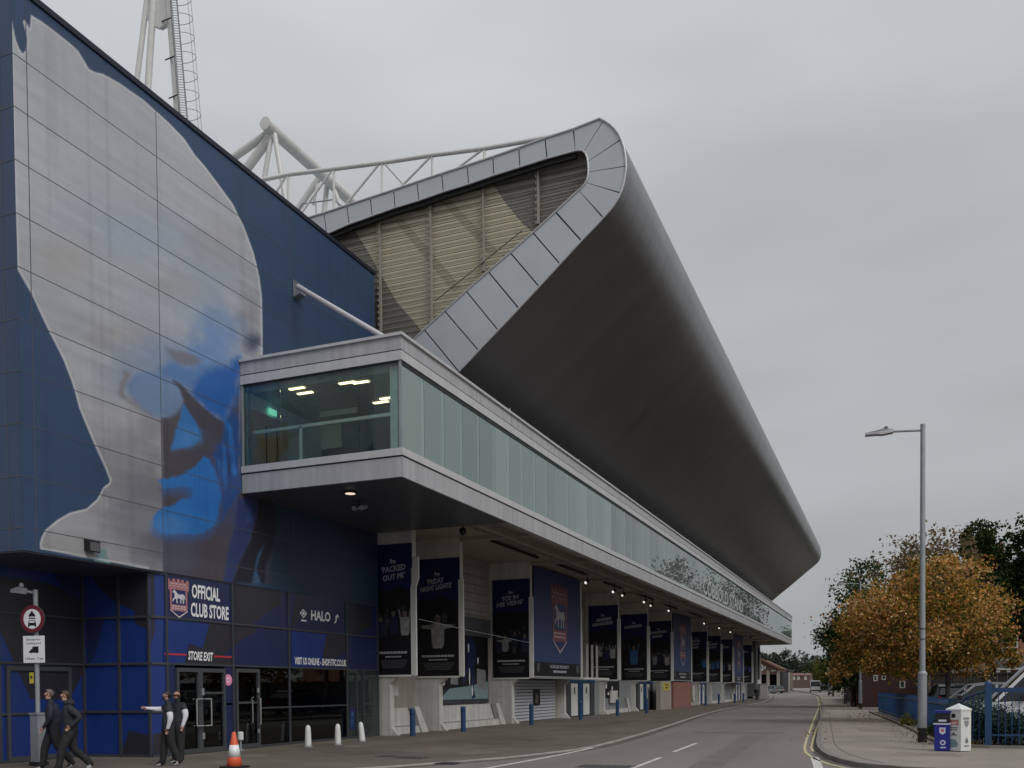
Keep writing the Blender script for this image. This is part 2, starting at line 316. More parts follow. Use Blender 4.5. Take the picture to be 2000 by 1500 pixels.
def leafmat(name, cols, trans=0.35):
    m = bpy.data.materials.new(name); m.use_nodes = True; t = m.node_tree; t.nodes.clear()
    o = t.nodes.new('ShaderNodeOutputMaterial')
    g = t.nodes.new('ShaderNodeNewGeometry'); cr = t.nodes.new('ShaderNodeValToRGB')
    n = len(cols)
    cr.color_ramp.elements[0].color = (*cols[0], 1); cr.color_ramp.elements[1].color = (*cols[-1], 1)
    for i in range(1, n - 1):
        e = cr.color_ramp.elements.new(i / (n - 1)); e.color = (*cols[i], 1)
    tcn = t.nodes.new('ShaderNodeTexCoord'); nzz = t.nodes.new('ShaderNodeTexNoise'); nzz.inputs['Scale'].default_value = 0.5; nzz.inputs['Detail'].default_value = 2
    t.links.new(tcn.outputs['Object'], nzz.inputs['Vector'])
    ma = t.nodes.new('ShaderNodeMath'); ma.operation = 'MULTIPLY_ADD'; ma.inputs[1].default_value = 1.5; ma.inputs[2].default_value = -0.75
    t.links.new(nzz.outputs['Fac'], ma.inputs[0])
    ad = t.nodes.new('ShaderNodeMath'); ad.use_clamp = True; t.links.new(g.outputs['Random Per Island'], ad.inputs[0]); t.links.new(ma.outputs[0], ad.inputs[1])
    t.links.new(ad.outputs[0], cr.inputs[0])
    d = t.nodes.new('ShaderNodeBsdfDiffuse'); tl = t.nodes.new('ShaderNodeBsdfTranslucent'); mx = t.nodes.new('ShaderNodeMixShader'); mx.inputs[0].default_value = trans
    t.links.new(cr.outputs[0], d.inputs[0]); t.links.new(cr.outputs[0], tl.inputs[0])
    t.links.new(d.outputs[0], mx.inputs[1]); t.links.new(tl.outputs[0], mx.inputs[2]); t.links.new(mx.outputs[0], o.inputs[0]); return m
M['leaf_autumn'] = leafmat('autumn_leaves', [(0.06, 0.075, 0.02), (0.14, 0.14, 0.03), (0.40, 0.25, 0.05), (0.55, 0.23, 0.07), (0.74, 0.50, 0.24)])
M['leaf_brown'] = leafmat('thin_browning_leaves', [(0.10, 0.10, 0.05), (0.20, 0.14, 0.08), (0.26, 0.19, 0.12)])
M['leaf_dark'] = leafmat('dark_green_leaves', [(0.018, 0.030, 0.012), (0.03, 0.048, 0.016), (0.05, 0.07, 0.022)], 0.2)
M['leaf_green'] = leafmat('mid_green_leaves', [(0.03, 0.05, 0.02), (0.05, 0.085, 0.03), (0.09, 0.12, 0.04)], 0.3)
M['leaf_yellowgreen'] = leafmat('yellow_green_leaves', [(0.08, 0.10, 0.02), (0.16, 0.16, 0.04), (0.24, 0.20, 0.06)], 0.3)
M['leaf_blue'] = leafmat('blue_green_leaves', [(0.03, 0.05, 0.045), (0.05, 0.085, 0.08), (0.09, 0.13, 0.125)], 0.15)
M['leaf_far'] = leafmat('distant_dark_leaves', [(0.03, 0.042, 0.035), (0.05, 0.065, 0.05), (0.07, 0.085, 0.06)], 0.2)
M['leaf_litter'] = leafmat('fallen_leaves', [(0.16, 0.08, 0.03), (0.28, 0.17, 0.06), (0.10, 0.07, 0.04)], 0.0)

# ------------------------------------------------------------------ mesh builder
def woff(p):
    v = Vector((0, 0, 0))
    while p is not None:
        v += p.location; p = p.parent
    return v
class MB:
    def __init__(s): s.v = []; s.f = []; s.m = []; s.g = []; s.n = 0; s.hold = False
    def add(s, vs, fs, m=0):
        k = len(s.v); s.v += [tuple(v) for v in vs]
        s.f += [tuple(i + k for i in f) for f in fs]; s.m += [m] * len(fs)
        if not s.hold: s.n += 1
        s.g += [s.n] * len(fs); return s
    def box(s, x0, x1, y0, y1, z0, z1, m=0):
        return s.add([(x0, y0, z0), (x1, y0, z0), (x1, y1, z0), (x0, y1, z0), (x0, y0, z1), (x1, y0, z1), (x1, y1, z1), (x0, y1, z1)],
                     [(3, 2, 1, 0), (4, 5, 6, 7), (0, 1, 5, 4), (1, 2, 6, 5), (2, 3, 7, 6), (3, 0, 4, 7)], m)
    def quad(s, a, b, c, d, m=0): return s.add([a, b, c, d], [(0, 1, 2, 3)], m)
    def poly(s, pts, m=0):
        pts = [Vector(p) for p in pts]
        tr = tessellate_polygon([pts])
        return s.add(pts, [tuple(t) for t in tr], m)
    def prism(s, pts, vec, m=0, ms=None):
        pts = [Vector(p) for p in pts]; vec = Vector(vec); n = len(pts)
        tr = tessellate_polygon([pts]); h_ = s.hold
        if not h_: s.n += 1
        s.hold = True
        s.add(pts, [tuple(t) for t in tr], m); s.add([p + vec for p in pts], [tuple(reversed(t)) for t in tr], m)
        s.add(pts + [p + vec for p in pts], [(i, (i + 1) % n, (i + 1) % n + n, i + n) for i in range(n)], m if ms is None else ms)
        s.hold = h_; return s
    def tube(s, a, b, r, m=0, n=10, r2=None, cap=True):
        a = Vector(a); b = Vector(b); d = (b - a).normalized(); r2 = r if r2 is None else r2
        u = d.orthogonal().normalized(); v = d.cross(u)
        vs = []
        for i in range(n):
            t = 2 * math.pi * i / n; vs.append(a + (u * math.cos(t) + v * math.sin(t)) * r)
        for i in range(n):
            t = 2 * math.pi * i / n; vs.append(b + (u * math.cos(t) + v * math.sin(t)) * r2)
        fs = [(i, (i + 1) % n, (i + 1) % n + n, i + n) for i in range(n)]
        if cap: fs += [tuple(range(n - 1, -1, -1)), tuple(range(n, 2 * n))]
        return s.add(vs, fs, m)
    def path(s, pts, r, m=0, n=8):
        for a, b in zip(pts[:-1], pts[1:]): s.tube(a, b, r, m, n)
        return s
    def bar(s, a, b, w, h, m=0, up=(0, 0, 1)):
        """rectangular bar from a to b; w across, h along up"""
        a = Vector(a); b = Vector(b); d = (b - a).normalized(); u = Vector(up); sd_ = d.cross(u).normalized() * w / 2; uu = sd_.cross(d).normalized() * h / 2
        vs = [a - sd_ - uu, a + sd_ - uu, a + sd_ + uu, a - sd_ + uu, b - sd_ - uu, b + sd_ - uu, b + sd_ + uu, b - sd_ + uu]
        return s.add(vs, [(0, 3, 2, 1), (4, 5, 6, 7), (0, 1, 5, 4), (1, 2, 6, 5), (2, 3, 7, 6), (3, 0, 4, 7)], m)
    def lathe(s, prof, c=(0, 0, 0), m=0, n=16):
        k = len(prof); vs = []
        for (r, z) in prof:
            for i in range(n):
                t = 2 * math.pi * i / n; vs.append((c[0] + r * math.cos(t), c[1] + r * math.sin(t), c[2] + z))
        fs = [(j * n + i, j * n + (i + 1) % n, (j + 1) * n + (i + 1) % n, (j + 1) * n + i) for j in range(k - 1) for i in range(n)]
        fs += [tuple(range(n - 1, -1, -1)), tuple(range((k - 1) * n, k * n))]
        return s.add(vs, fs, m)
    def strip(s, pts, wid, z0, z1, m=0):
        """ribbon of constant width following a ground polyline (x, y)"""
        pts = [Vector((p[0], p[1], 0)) for p in pts]; n = len(pts); lo = []; hi = []
        for i, p in enumerate(pts):
            d = (pts[min(i + 1, n - 1)] - pts[max(i - 1, 0)]).normalized(); q = Vector((-d.y, d.x, 0)) * wid / 2
            g = gz(p.y)
            lo.append((p.x + q.x, p.y + q.y, g)); hi.append((p.x - q.x, p.y - q.y, g))
        vs = []
        for a, b in zip(lo, hi): vs += [(a[0], a[1], a[2] + z0), (b[0], b[1], b[2] + z0), (b[0], b[1], b[2] + z1), (a[0], a[1], a[2] + z1)]
        fs = []
        for i in range(n - 1):
            k = 4 * i; j = k + 4
            for e in range(4): fs.append((k + e, k + (e + 1) % 4, j + (e + 1) % 4, j + e))
        fs += [(0, 3, 2, 1), (4 * n - 4, 4 * n - 3, 4 * n - 2, 4 * n - 1)]
        return s.add(vs, fs, m)
    def next(s): s.n += 1; s.hold = True
    def each(s, name, mats, parent=None, **kw):
        """every piece as an object of its own"""
        o = None
        for q in sorted(set(s.g)):
            t = MB(); ids = [i for i, g_ in enumerate(s.g) if g_ == q]; mp_ = {}
            for i in ids:
                f = []
                for v in s.f[i]:
                    if v not in mp_: mp_[v] = len(t.v); t.v.append(s.v[v])
                    f.append(mp_[v])
                t.f.append(tuple(f)); t.m.append(s.m[i])
            o = t.build(name, mats, parent, **kw)
        return o
    def build(s, name, mats, parent=None, smooth=False, loc=None, local=False, label=None):
        me = bpy.data.meshes.new(name)
        off = Vector((0, 0, 0)) if local else woff(parent)
        o = bpy.data.objects.new(name, me)
        if loc is not None: o.location = loc; off = off + Vector(loc) if not local else off
        me.from_pydata([(a - off.x, b - off.y, c - off.z) for a, b, c in s.v], [], s.f)
        if not isinstance(mats, (list, tuple)): mats = [mats]
        for k in mats: me.materials.append(M[k] if isinstance(k, str) else k)
        me.polygons.foreach_set('material_index', s.m)
        if smooth: me.polygons.foreach_set('use_smooth', [True] * len(s.f))
        me.validate(); me.update()
        C.objects.link(o); o.parent = parent
        if label: o['label'] = label
        return o
def tag(o, label=None, cat=None, group=None, kind=None):
    if label: o['label'] = label
    if cat: o['category'] = cat
    if group: o['group'] = group
    if kind: o['kind'] = kind
    return o
def thing(name, loc, label, cat, group=None, rz=0):
    o = bpy.data.objects.new(name, None); C.objects.link(o); o.location = loc; o.rotation_euler = (0, 0, rz)
    o.empty_display_size = 0.2
    return tag(o, label, cat, group)
def kids(o): return [c for c in bpy.data.objects if c.parent == o]
def copy_tree(o, parent=None):
    c = o.copy(); C.objects.link(c); c.parent = parent
    for ch in kids(o): copy_tree(ch, c)
    return c
def struct(name, mb, m, smooth=False):
    o = mb.build(name, m, smooth=smooth); o['kind'] = 'structure'; return o

# ---- text
def textgeo(body, bold=0.0):
    cu = bpy.data.curves.new('t', 'FONT'); cu.body = body; cu.size = 1; cu.offset = bold; cu.resolution_u = 2
    cu.align_x = 'LEFT'
    o = bpy.data.objects.new('t', cu); C.objects.link(o)
    dg = bpy.context.evaluated_depsgraph_get(); me = bpy.data.meshes.new_from_object(o.evaluated_get(dg))
    vs = [v.co.copy() for v in me.vertices]; fs = [tuple(p.vertices) for p in me.polygons]
    bpy.data.objects.remove(o); bpy.data.curves.remove(cu); bpy.data.meshes.remove(me)
    return vs, fs
def text(mb, body, o, u, v, width, height, m=0, bold=0.02, shear=0.0, lift=0.006):
    """flat lettering fitted into width x height, lower left corner at o, along unit vectors u, v"""
    vs, fs = textgeo(body, bold); u = Vector(u); v = Vector(v); n = u.cross(v).normalized(); o = Vector(o)
    x0 = min(p.x for p in vs); x1 = max(p.x for p in vs); y0 = min(p.y for p in vs); y1 = max(p.y for p in vs)
    pts = []
    for p in vs:
        a = (p.x - x0) / (x1 - x0) * width; b = (p.y - y0) / (y1 - y0) * height
        pts.append(o + u * a + v * (b + shear * a) + n * lift)
    mb.add(pts, fs, m)
HORSE = [(0.02, 0.86), (0.08, 0.95), (0.16, 0.99), (0.22, 0.94), (0.30, 0.88), (0.37, 0.76), (0.45, 0.70), (0.60, 0.69), (0.74, 0.74), (0.84, 0.73),
         (0.92, 0.66), (0.98, 0.50), (0.96, 0.34), (0.92, 0.36), (0.90, 0.52), (0.87, 0.50), (0.86, 0.38), (0.89, 0.24), (0.86, 0.05), (0.78, 0.04), (0.80, 0.22), (0.75, 0.34),
         (0.70, 0.40), (0.66, 0.22), (0.66, 0.06), (0.58, 0.05), (0.59, 0.24), (0.60, 0.40), (0.48, 0.40), (0.40, 0.42), (0.37, 0.26), (0.40, 0.06), (0.31, 0.05), (0.30, 0.26), (0.27, 0.40),
         (0.20, 0.34), (0.10, 0.28), (0.09, 0.14), (0.02, 0.16), (0.03, 0.33), (0.17, 0.46), (0.16, 0.60), (0.17, 0.74), (0.12, 0.78), (0.05, 0.78)]
def shape(mb, pts, o, u, v, w_, h_, m, lift, flip=False):
    u = Vector(u); v = Vector(v); n = u.cross(v).normalized(); o = Vector(o)
    mb.poly([o + u * ((1 - x if flip else x) * w_) + v * (y * h_) + n * lift for x, y in pts], m)
def crest(mb, o, u, v, w_, h_, lift=0.006):
    """mats: 0 red, 1 off-white, 2 blue"""
    sh = [(0.06, 0.98), (0.0, 0.98), (0.0, 0.72), (0.08, 0.68), (0.08, 0.18), (0.5, 0.0), (0.92, 0.18), (0.92, 0.68), (1.0, 0.72), (1.0, 0.98),
          (0.86, 0.98), (0.86, 0.92), (0.76, 0.92), (0.76, 0.99), (0.62, 0.99), (0.62, 0.92), (0.56, 0.92), (0.56, 1.0), (0.42, 1.0), (0.42, 0.92), (0.34, 0.92), (0.34, 0.99), (0.20, 0.99), (0.20, 0.92), (0.10, 0.92)]
    shape(mb, sh, o, u, v, w_, h_, 0, lift)
    ins = lambda a, b, c, d: [(a, b), (c, b), (c, d), (a, d)]
    for k in range(4): shape(mb, ins(0.12 + k * 0.2, 0.86, 0.26 + k * 0.2, 0.875), o, u, v, w_, h_, 1, lift + 0.004)
    for k in range(5): shape(mb, ins(0.05 + k * 0.19, 0.80, 0.16 + k * 0.19, 0.812), o, u, v, w_, h_, 1, lift + 0.004)
    shape(mb, ins(0.17, 0.34, 0.83, 0.72), o, u, v, w_, h_, 2, lift + 0.004)
    shape(mb, HORSE, Vector(o) + Vector(u) * w_ * 0.18 + Vector(v) * h_ * 0.36, u, v, w_ * 0.64, h_ * 0.35, 1, lift + 0.008)
    for k in range(2):
        for j in range(5): shape(mb, [(0.16 + j * 0.14, 0.285 - k * 0.055), (0.26 + j * 0.14, 0.285 - k * 0.055), (0.26 + j * 0.14, 0.31 - k * 0.055), (0.16 + j * 0.14, 0.31 - k * 0.055)], o, u, v, w_, h_, 1, lift + 0.004)
    shape(mb, [(0.16, 0.18), (0.84, 0.18), (0.5, 0.05)], o, u, v, w_, h_, 2, lift + 0.004)
    shape(mb, [(0.08, 0.18), (0.5, 0.0), (0.92, 0.18), (0.92, 0.205), (0.5, 0.03), (0.08, 0.205)], o, u, v, w_, h_, 1, lift + 0.008)

UY, UZ, UX = Vector((0, 1, 0)), Vector((0, 0, 1)), Vector((1, 0, 0))

# ================================================================== GROUND
mb = MB()
ys = [-60, -20, 0, 20, 60, 100, 110, 130, 160, 200, 260, 400, 900, 1600]
for a, b in zip(ys[:-1], ys[1:]): mb.quad((-900, a, gz(a) - 0.02), (900, a, gz(a) - 0.02), (900, b, gz(b) - 0.02), (-900, b, gz(b) - 0.02))
struct('ground', mb, 'ground')
leftk = [(-13.2, 14.0), (-11.6, 16.6), (-10.5, 18.47), (-9.73, 20.05), (-8.92, 21.99), (-8.45, 24.06), (-8.27, 25.01), (-8.18, 26.6), (-8.31, 29.4), (-8.66, 34.2), (-9.4, 42.3), (-10.3, 51.4), (-11.3, 62), (-12.05, 73), (-12.7, 90), (-13.4, 110), (-14.8, 130), (-17.0, 150), (-22, 180), (-32, 230), (-60, 320)]
rightk = [(9, 19.0), (3, 19.8), (0.3, 20.6), (-0.51, 21.37), (-0.92, 22.35), (-1.27, 23.7), (-1.5, 25.0), (-1.74, 26.93), (-1.94, 29.29), (-2.21, 33.74), (-2.74, 42.32), (-3.58, 56.73), (-4.7, 76), (-6.13, 98.6), (-7.0, 110), (-8.3, 130), (-9.9, 150), (-13.5, 180), (-22, 230), (-48, 320)]
def resample(pts, ysamp):
    P_ = sorted(pts, key=lambda p: p[1]); return [(np.interp(y, [p[1] for p in P_], [p[0] for p in P_]), y) for y in ysamp]
# road: everything between the kerbs, and the junction mouth near the camera
mb = MB()
Ys = [-20, 0, 10, 14, 16.6, 18.5, 20, 22, 24, 26.6, 29, 34, 42, 51, 62, 73, 90, 110, 130, 150, 180, 230, 320]
Lx = dict((y, x) for x, y in resample([p for p in leftk], Ys)); Lx[-20] = -60; Lx[0] = -40; Lx[10] = -22
Rx = dict((y, x) for x, y in resample([p for p in rightk if p[0] < 0.31], Ys))
for y in Ys:
    if y <= 20: Rx[y] = 40
Ys2 = []
for y in Ys:
    Ys2.append(y)
for a, b in zip(Ys[:-1], Ys[1:]):
    ra, rb = Rx[a], Rx[b]
    if a == 20: ra = 0.3
    mb.quad((Lx[a], a, gz(a)), (ra, a, gz(a)), (rb, b, gz(b)), (Lx[b], b, gz(b)))
struct('road', mb, 'asphalt_road')
# forecourt in front of the shop and the stand
mb = MB()
for a, b in zip(Ys[:-1], Ys[1:]):
    mb.quad((-75, a, gz(a) + 0.024), (Lx[a], a, gz(a) + 0.024), (Lx[b], b, gz(b) + 0.024), (-75, b, gz(b) + 0.024))
struct('forecourt', mb, 'asphalt_fore')
mb = MB(); mb.strip([p for p in leftk if p[1] > 14], 0.13, -0.02, 0.034); o_ = struct('left_kerb', mb, 'kerbl')
# right pavement
mb = MB()
Yp = [20.6, 21.37, 22.35, 23.7, 25.0, 26.93, 29.29, 33.74, 42.32, 56.73, 76, 98.6, 110, 130, 150, 180, 230, 320]
rk = [p for p in rightk if p[0] < 0.31]
rp = {y: x for x, y in resample(rk, Yp)}
for a, b in zip(Yp[:-1], Yp[1:]):
    mb.quad((rp[a], a, gz(a) + 0.09), (60, a, gz(a) + 0.09), (60, b, gz(b) + 0.09), (rp[b], b, gz(b) + 0.09))
mb.add([(9, 19.0, .09), (60, 18.6, .09), (60, 20.6, .09), (0.3, 20.6, .09), (3, 19.8, .09)], [(0, 1, 2, 3, 4)])
struct('right_pavement', mb, 'paving')
mb = MB(); mb.strip([(60, 18.6)] + rightk, 0.15, -0.02, 0.105); struct('right_kerb', mb, 'kerb')
mb = MB(); mb.strip([(p[0] + 0.42, p[1] + 0.25) for p in rightk[3:12]], 0.03, 0.08, 0.094); struct('kerb_joint', mb, 'groove_l')
# planting bed kerb along the railing and its soil
mb = MB(); bedk = [(8.0, 27.0), (3.2, 27.25), (2.47, 27.35), (1.95, 27.6), (1.35, 28.9), (1.17, 31.4), (0.81, 38.2), (0.05, 48.9), (-1.09, 63.4)]
mb.strip(bedk, 0.10, 0.06, 0.17); struct('bed_edging', mb, 'kerb')
mb = MB(); mb.add([(p[0] + 0.05, p[1] + 0.03, 0.12) for p in bedk] + [(2, 63.4, 0.12), (14, 40, .12), (14, 27.2, .12)], [tuple(range(len(bedk) + 3))]); struct('planting_bed', mb, 'ground')
# car park surface
mb = MB(); mb.add([(2.6, 29.6, 0.135), (60, 29.6, 0.135), (60, 66, 0.135), (0.4, 66, 0.135), (1.4, 46, 0.135)], [(0, 1, 2, 3, 4)]); struct('car_park', mb, 'asphalt_fore')

# painted road lines
mb = MB()
Z = 0.008
def dash(mb, a, b, wd, z=Z, m=0): mb.strip([a, b], wd, z - 0.006, z, m)
for i in range(14):
    y0 = 20.0 - 8 * 1 + i * 8.0; x0 = np.interp(y0, [0, 20, 23, 25, 29.2, 60, 100, 130], [-4.2, -5.17, -5.3, -5.43, -5.6, -7.2, -9.6, -11.4])
for (a, b) in [((-5.17, 19.4), (-5.30, 22.99)), ((-5.43, 25.1), (-5.6, 29.2))]:
    dash(mb, a, b, 0.10)
for (a, b) in [((-5.0, 13.2), (-5.1, 17.0)), ((-4.9, 7.0), (-4.95, 11.0))]:
    dash(mb, a, b, 0.10)
mb.strip([(-8.6, 16.0), (-8.25, 19.12), (-8.19, 20.18), (-8.10, 22.2), (-8.05, 24.6), (-8.08, 26.3)], 0.10, 0.002, Z)
mb.strip([(-1.68, 24.0), (-1.35, 20.5), (-0.9, 17.0)], 0.20, 0.002, Z)
o = struct('white_road_markings', mb, 'paint_w')
mb = MB(); mb.strip([(x + .26, y) for x, y in leftk if y > 16], .36, -.01, .0045); mb.strip([(x - .17, y) for x, y in rightk if x < 0.31], .16, -.01, .0045); struct('gutter_grime', mb, 'grime')
mb = MB()
yo = [(8, 18.45), (2.8, 19.35), (0.0, 20.25), (-0.87, 21.1), (-1.23, 22.0), (-1.6, 23.35), (-1.85, 24.6), (-2.05, 25.9), (-2.24, 27.96), (-2.5, 32.0), (-2.95, 39.7), (-3.69, 52.2), (-5.07, 76.1), (-6.55, 100), (-8.0, 120), (-10, 147)]
yi = [(-1.88, 26.24), (-2.05, 27.9), (-2.30, 32.1), (-2.60, 37.5), (-2.86, 42.3), (-3.62, 56.7), (-4.88, 76.1), (-6.38, 100), (-7.8, 120), (-9.8, 147)]
mb.strip(yo, 0.07, 0.002, Z); mb.strip([(x - 0.0, y) for x, y in yi], 0.065, 0.002, Z)
struct('yellow_road_markings', mb, 'paint_y')
mb = MB()
for (p, q) in (((905, 1427), (1100, 1438)), ((1060, 1416), (1190, 1424)), ((800, 1440.5), (1050, 1443))):
    a = onZ(*p); b = onZ(*q); dash(mb, (a.x, a.y), (b.x, b.y), 0.09, 0.030)
struct('faded_bay_markings', mb, 'paint_wf')
# tar patches and reinstatement strips
mb = MB(); rp_ = random.Random(12)
def patch(mbx, cx, cy, rx, ry, z, m, n=10):
    mbx.poly([(cx + rx * math.cos(2 * math.pi * i / n) * rp_.uniform(.75, 1.15), cy + ry * math.sin(2 * math.pi * i / n) * rp_.uniform(.75, 1.15), z) for i in range(n)], m)
for (x, y, rx, ry, m_) in ((-13.5, 22.5, 1.6, .8, 0), (-15.2, 26, .8, 2.2, 1), (-11.6, 29, 1.2, 2.8, 0), (-14, 36, 1.0, 4, 1), (-12.8, 45, .8, 5, 0), (-16.2, 20.5, .9, .7, 1), (-10.4, 24, .5, 1.6, 1)): patch(mb, x, y, rx, ry, .0262, m_)
struct('forecourt_tar_patches', mb, ['patch_dark', 'patch_pale'])
mb = MB()
mb.add([(-4.0, 19, .0035), (-3.3, 19, .0035), (-4.1, 34, .0035), (-4.8, 34, .0035)], [(0, 1, 2, 3)], 0)
mb.add([(-7.0, 36, .0035), (-3.6, 36, .0035), (-3.7, 37.1, .0035), (-7.1, 37.1, .0035)], [(0, 1, 2, 3)], 0)
mb.add([(-9.6, 52, .0035), (-4.2, 52, .0035), (-4.4, 55, .0035), (-9.9, 55, .0035)], [(0, 1, 2, 3)], 1)
struct('road_reinstatement_patches', mb, ['patch_road', 'patch_road_pale'])
mb = MB()
mb.add([(rp[56.73] + .5, 58, .094), (-.9, 58, .094), (-1.2, 70, .094), (-4.2, 70, .094)], [(0, 1, 2, 3)], 1)
mb.add([(.1, 24.2, .094), (1.6, 24.0, .094), (1.5, 25.0, .094), (.2, 25.1, .094)], [(0, 1, 2, 3)], 0)
mb.add([(-1.0, 36.5, .094), (.5, 36.2, .094), (.4, 39.5, .094), (-1.2, 39.6, .094)], [(0, 1, 2, 3)], 0)
struct('pavement_patches', mb, ['patch_pave', 'patch_pave_pale'])
# manholes and covers
for nm, px, py, w_, d_, z_, lb in (('drain_cover', 757, 1479, .55, .45, .028, 'small dark iron cover in the forecourt, left of the other'),
                             ('drain_cover', 805, 1482, .85, .55, .028, 'wider brown iron cover in the forecourt, right of the small one'),
                             ('drain_cover', 876, 1492, .5, .45, .028, 'dark drain grate against the pale left kerb'),
                             ('manhole_cover', 1184, 1497.5, 1.25, .75, .004, 'large dark iron manhole cover in the road at the bottom edge')):
    p = onZ(px, py, 0)
    r_ = thing(nm, (p.x, p.y, z_ - 0.002), lb, 'cover', 'iron covers set in the ground')
    k = MB(); k.box(p.x - w_ / 2, p.x + w_ / 2, p.y - d_ / 2, p.y + d_ / 2, z_ - 0.002, z_ + 0.004); k.build('rim', 'darkgalv', r_)
    k = MB()
    for i in range(7):
        xx = p.x - w_ / 2 + 0.05 + i * (w_ - 0.1) / 7; k.box(xx, xx + (w_ - 0.1) / 7 * 0.6, p.y - d_ / 2 + .04, p.y + d_ / 2 - .04, z_ + 0.004, z_ + 0.008)
    k.build('cover_plate', 'iron', r_)
# ================================================================== STORE BUILDING (left)
XS = -17.95
store = thing('club_store', (-18, 23, 0), 'dark blue two-storey store building with a huge painted face mural, left of the stand', 'building')
# upper overhanging box
mb = MB()
ZB, ZT, Y0, Y1 = 4.96, 17.38, 15.24, 30.86
mb.box(-32, XS, Y0, Y1, ZB, ZT)
mb.build('upper_cladding', 'navy', store)
mb = MB(); mb.box(-32.05, XS + 0.05, Y0 - 0.05, Y1 + 0.05, ZT, ZT + 0.14); mb.build('roof_edge', 'navy_dark', store)
mb = MB(); mb.box(-31.9, XS - 0.03, Y0 + 0.03, Y1 - 0.03, ZB - 0.03, ZB - 0.002); mb.build('soffit', 'soffit', store)
# mural
P = lambda pts, lift: [onX(x, y, XS + lift) for x, y in pts]
z6 = lambda pts: [(200 + x / 3.125, 640 + y / 3.125) for x, y in pts]
white_out = [(23, 42), (26, 60), (30, 78), (37, 96), (44, 106), (51, 98), (53, 78), (50, 60), (45, 42), (48, 40), (58, 58), (61, 30), (93, 51), (135, 84), (152, 100), (163, 118), (173, 135), (184, 141), (201, 145), (233, 163), (280, 196), (327, 238),
             (359, 271), (380, 303), (401, 327), (425, 359), (453, 397), (476, 443), (495, 495), (506, 541), (511, 583), (512, 653), (512, 700), (500, 720), (470, 760), (468, 860), (466, 1000), (440, 1140),
             (320, 1116.5), (79, 1072), (78, 1062), (81, 1050), (89, 1035), (112, 1016), (136, 1002), (169, 994), (190, 975), (202, 952), (213, 944), (215, 938), (206, 915), (190, 880), (174, 843), (155, 797), (148, 770), (140, 744), (124, 702), (103, 661), (83, 620), (62, 574), (48, 550), (35, 527), (30, 400), (26, 250)]
def yz(px, py): p = onX(px, py, XS); return p.y, p.z
def spot(px, py, r, s, c=None): y, z = yz(px, py); return (y, z, r, s, c)
blueg = srgb(95, 122, 150)
def rough(pts, amp, seed=1, n=3):
    r_ = random.Random(seed); out_ = []
    for i, p in enumerate(pts):
        q = pts[(i + 1) % len(pts)]
        for k in range(n):
            t = k / n; j = amp if k else amp * .3
            out_.append((p[0] + (q[0] - p[0]) * t + r_.uniform(-j, j), p[1] + (q[1] - p[1]) * t + r_.uniform(-j, j)))
    return out_
slate = z6([(358, 548), (400, 545), (440, 525), (480, 480), (493, 440), (483, 395), (460, 355), (430, 322), (475, 345), (520, 390), (600, 470), (680, 540), (745, 580), (790, 470), (835, 340), (835, 1000), (1000, 1030), (1060, 1560), (372, 1560), (370, 1490), (371, 1280), (369, 1100), (366, 900), (362, 700)])
# the mural is painted on one finely divided sheet: each vertex takes the paint colour of the layers traced above it
def to_px(Y_, Z_):
    rel = np.stack([np.full_like(Y_, XS), Y_, Z_ - HC], -1) @ np.array(RM)
    return np.stack([PX + FPX * rel[..., 0] / rel[..., 2], PY + FPX * rel[..., 1] / rel[..., 2]], -1)
def sdist(P_, poly_):
    poly_ = np.array(poly_, float); n_ = len(poly_); d2 = np.full(P_.shape[0], 1e12); ins = np.zeros(P_.shape[0], bool)
    for i in range(n_):
        A_, B_ = poly_[i], poly_[(i + 1) % n_]; ab = B_ - A_; t_ = np.clip(((P_ - A_) @ ab) / max(ab @ ab, 1e-9), 0, 1)
        d2 = np.minimum(d2, ((P_ - A_ - t_[:, None] * ab) ** 2).sum(1))
        c_ = (A_[1] > P_[:, 1]) != (B_[1] > P_[:, 1])
        with np.errstate(divide='ignore', invalid='ignore'): xi = A_[0] + (P_[:, 1] - A_[1]) * ab[0] / ab[1]
        ins ^= c_ & (P_[:, 0] < xi)
    return np.where(ins, 1, -1) * np.sqrt(d2)
ny, nz_ = 460, 380
yy_ = np.linspace(Y0, Y1, ny); zz_ = np.linspace(ZB + .002, ZT - .002, nz_); GY_, GZ_ = np.meshgrid(yy_, zz_); GY_ = GY_.ravel(); GZ_ = GZ_.ravel()
PXY = to_px(GY_, GZ_)
gn = np.random.default_rng(2)
def vnoise(sy, sz, seed):
    g_ = np.random.default_rng(seed); tab = g_.random((64, 64)); u_ = GY_ * sy + 7.3; v_ = GZ_ * sz + 3.1; i0 = np.floor(u_).astype(int); j0 = np.floor(v_).astype(int); fu_ = u_ - i0; fv_ = v_ - j0
    fu_ = fu_ * fu_ * (3 - 2 * fu_); fv_ = fv_ * fv_ * (3 - 2 * fv_); T_ = lambda i, j: tab[i % 64, j % 64]
    return (T_(i0, j0) * (1 - fu_) + T_(i0 + 1, j0) * fu_) * (1 - fv_) + (T_(i0, j0 + 1) * (1 - fu_) + T_(i0 + 1, j0 + 1) * fu_) * fv_
fbm = (vnoise(.35, .8, 1) * .5 + vnoise(.9, 2.4, 2) * .3 + vnoise(2.2, 6, 3) * .2) * 2 - 1
fine = (vnoise(3, 3, 4) + vnoise(7, 7, 5) * .6 + vnoise(14, 14, 6) * .4) / 2 * 2 - 1
brush = (vnoise(.5, 5.5, 7) * .6 + vnoise(1.4, 11, 8) * .4) * 2 - 1
col = np.tile(np.array(srgb(44, 66, 97)), (len(GY_), 1)) * (1 + .04 * fbm)[:, None]
sm = lambda t_: (lambda q: q * q * (3 - 2 * q))(np.clip(t_, 0, 1))
